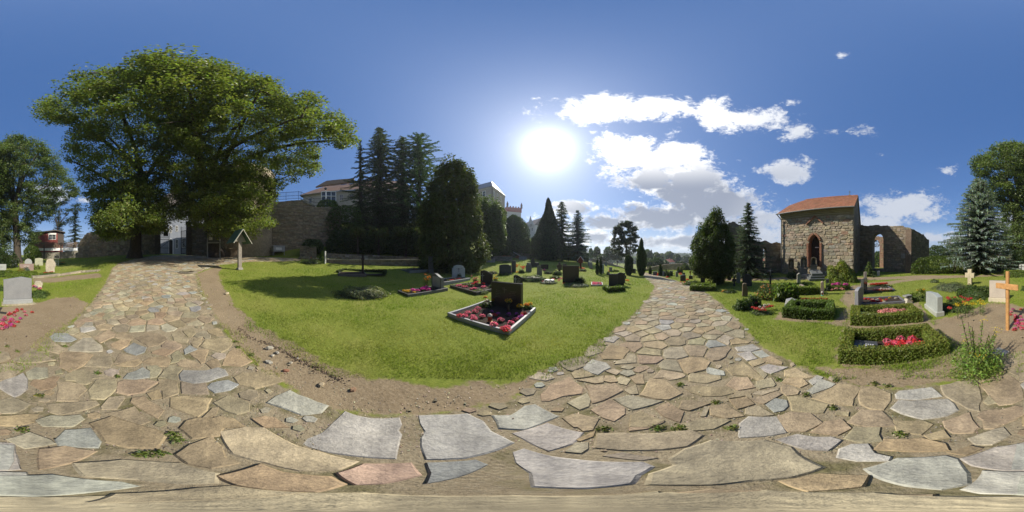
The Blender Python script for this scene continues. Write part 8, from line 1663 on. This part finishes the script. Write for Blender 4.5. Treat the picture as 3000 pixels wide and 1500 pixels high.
# ---------------------------------------------------------------- ragwort and weeds in the joints
def ragwort():
    p = P(2862, 1095); T = thing('ragwort', 'tall leafy ragwort with yellow flowers at the paving edge', 'weed', p); n = 2600
    a = rng.uniform(0, TAU, n); r = .30*rng.random(n)**.6; z = rng.uniform(.02, .46, n)*(1.1-r); c = np.stack([r*np.cos(a), r*np.sin(a), z], 1)
    stems = []; m = MB(); cs, ns = [c], []
    for k in range(11):
        a0 = rnd.uniform(0, TAU); sp = rnd.uniform(.05, .22); h = rnd.uniform(.5, .95); tip = Vector((math.cos(a0)*sp*1.3, math.sin(a0)*sp*1.3, h)); stems.append(tip); m.tube([(0, 0, 0), (tip.x*.5, tip.y*.5, h*.5), tip], [.008, .006, .003], 5, (.7,1.2,.4)); q = 90; t = rng.uniform(.15, .95, q); cs.append(np.stack([tip.x*t, tip.y*t, h*t], 1)+rng.normal(0, .035, (q, 3))*(1.1-t)[:, None]*1.6)
    c = np.concatenate(cs); n = len(c); tag(quads('leaves', leafq(c, rng.uniform(.02, .055, n), rng.uniform(.008, .02, n), up=.3), cvar((.20,.29,.06), n, .22, .1), leafM, T), kind='stuff')
    b = np.array([tuple(s) for s in stems]); q = np.repeat(b[:5], 20, 0)+rng.normal(0, 1, (100, 3))*np.array([.03, .03, .015]); tag(quads('blossoms', leafq(q, .014, .012, up=1.5), cvar((.7,.56,.05), 100, .1, .05), petalM, T), kind='stuff'); m.build('stems', barkM, T)
    for u, v, h in ((2805, 905, .38), (2828, 903, .4), (2850, 898, .36), (2872, 893, .4), (2880, 896, .34)):
        p = P(u, v+28); T = thing('yellow_ragwort_sprig', 'yellow flowering sprig behind the tall ragwort', 'weed', p, 0, 'yellow sprigs behind the ragwort'); n = 90; c = rng.normal(0, 1, (n, 3))*np.array([.03, .03, h*.25])+np.array([0, 0, h*.45]); tag(quads('leaves', leafq(c, .04, .015), cvar((.168,.238,.070), n, .2, .1), leafM, T), kind='stuff'); c = rng.normal(0, 1, (60, 3))*np.array([.045, .045, .02])+np.array([0, 0, h]); tag(quads('blossoms', leafq(c, .025, .022, up=1.2), cvar((.75,.58,.03), 60, .1, .05), petalM, T), kind='stuff'); m = MB(); m.tube([(0, 0, 0), (0, 0, h)], .006, 5, (.7,1.2,.4)); m.build('stem', barkM, T)
ragwort()
def weeds():
    spots = [(330,1130),(160,1160),(540,1270),(520,1290),(2560,1125),(2600,1130),(2330,1115),(2310,1150),(1990,1255),(1760,1280),(2440,1190),(2450,1115),(700,1020),(735,1040),(22,1015),(50,1030),(190,1025),(280,1095),(650,1005),(1960,1140),(2100,1180),(2150,1230),(1880,1250),(2700,1260),(60,1290),(420,1330),(600,1385)]
    for i, (u, v) in enumerate(spots):
        p = P(u, v)
        for q in range(400):
            a0, r0 = q*2.4, .004*q**.9; x_, y_ = p.x+r0*math.cos(a0), p.y+r0*math.sin(a0)
            if OCC['f'](x_, y_, .012): p = Vector((x_, y_, H(x_, y_))); break
        n = 40; a = rng.uniform(0, TAU, n); r = rng.random(n)*.045; c = np.stack([r*np.cos(a), r*np.sin(a)*1.0, rng.uniform(.002, .014, n)], 1)
        T = thing('joint_weed', 'small green weed tuft growing in a paving joint', 'weed', p, 0, 'weeds in the paving joints'); tag(quads('leaves', leafq(c, rng.uniform(.015, .05, n), .012, up=.5), cvar((.168,.210,.049), n, .25, .12), leafM, T), kind='stuff')
weeds()

def rubble():
    for i, (u, v, s, c, lb) in enumerate(((790, 1021, .07, (.40,.37,.30), 'pale flat stone on the bare soil beside the left path'), (812, 1034, .045, (.38,.35,.29), 'small pale stone right of the flat one on the bare soil'), (798, 1042, .035, (.40,.37,.31), 'tiny pale stone below the flat one on the bare soil'), (787, 1062, .06, (.42,.39,.32), 'upright pale shard on the bare soil beside the left path'), (852, 1063, .035, (.40,.36,.28), 'small pale stone below the soil crack'), (872, 1050, .022, (.40,.38,.33), 'pale pebble in the soil crack'), (838, 1086, .04, (.34,.16,.10), 'broken red brick lump on the bare soil'), (1034, 1142, .045, (.30,.19,.12), 'flat brown brick end in the soil before the lawn'), (940, 1128, .05, (.33,.27,.18), 'ochre stone half sunk below the soil crack'), (665, 861, .11, (.42,.35,.24), 'pale boulder beside the worn trail near the roofed cross'))):
        p = P(u, v); T = thing('loose_stone', lb, 'stone', p, rnd.uniform(0, TAU)); m = MB(); k = 7
        rings = []
        for z, q in ((-.2, .9), (.25, 1.0), (.5, .7)): rings.append([(s*q*math.cos(TAU*j/k)*rnd.uniform(.75, 1.15), s*.7*q*math.sin(TAU*j/k)*rnd.uniform(.75, 1.15), s*z+rnd.uniform(-.1, .1)*s) for j in range(k)])
        m.add([q for r in rings for q in r], [(a*k+j, a*k+(j+1) % k, (a+1)*k+(j+1) % k, (a+1)*k+j) for a in (0, 1) for j in range(k)]+[tuple(range(2*k, 3*k))], c); m.build('rock', rubbleM, T)
    # clods broken out of the worn turf edge
    line = [(700, 960), (740, 992), (790, 1008), (835, 1030), (870, 1052), (920, 1076), (970, 1098), (1010, 1120)]; pts = [P(u, v) for u, v in line]; V, cc = [], []
    for i in range(len(pts)-1):
        for k in range(75):
            t = rnd.random(); g_ = rnd.choice((.015, .03, .09)); q = pts[i].lerp(pts[i+1], t)+Vector((rnd.gauss(0, g_), rnd.gauss(0, g_), 0)); r = rnd.uniform(.003, .016)*(1.3 if g_ < .05 else .8); c = jit(rnd.choice(((.09,.065,.045), (.14,.10,.065), (.2,.15,.1), (.24,.19,.13))), .2); z = H(q.x, q.y)+r*.15; a0 = rnd.uniform(0, TAU)
            o = [(q.x+r*math.cos(a0+TAU*j/4)*rnd.uniform(.6, 1.2), q.y+r*math.sin(a0+TAU*j/4)*rnd.uniform(.6, 1.2), z-r*.4) for j in range(4)]; tp_ = (q.x, q.y, z+r*rnd.uniform(.5, 1))
            for j in range(4): b = o[(j+1) % 4]; V.append([o[j], b, tp_, tuple((x+y)/2 for x, y in zip(o[j], tp_))]); cc.append(c)
    o = quads('soil_clods', np.array(V), np.array(cc), soilM2); tag(o, 'crumbling dark clods along the worn edge of the lawn', 'soil', kind='stuff')
soilM2 = mat('clod_soil', vc=True, rough=.98, nscale=40, namt=.25, bump=.5, bscale=60)
rubble()

# ---------------------------------------------------------------- the valley's thin summer haze
def haze():
    m = MB(); m.box((0, 0, 17), (1960, 1960, 58)); o = link('haze', m.mesh('haze'), None)
    h = bpy.data.materials.new('haze_air'); h.use_nodes = True; nt = h.node_tree; nt.nodes.remove(nt.nodes['Principled BSDF'])
    v = nt.nodes.new('ShaderNodeVolumePrincipled'); v.inputs['Density'].default_value = .0007; v.inputs['Color'].default_value = (.82, .90, 1.0, 1); v.inputs['Anisotropy'].default_value = .35
    nt.links.new(v.outputs[0], nt.nodes['Material Output'].inputs['Volume']); h.cycles.homogeneous_volume = True; o.data.materials.append(h)
    tag(o, 'thin pale summer haze over the whole valley', kind='stuff')
haze()
lawn()
pebbles()
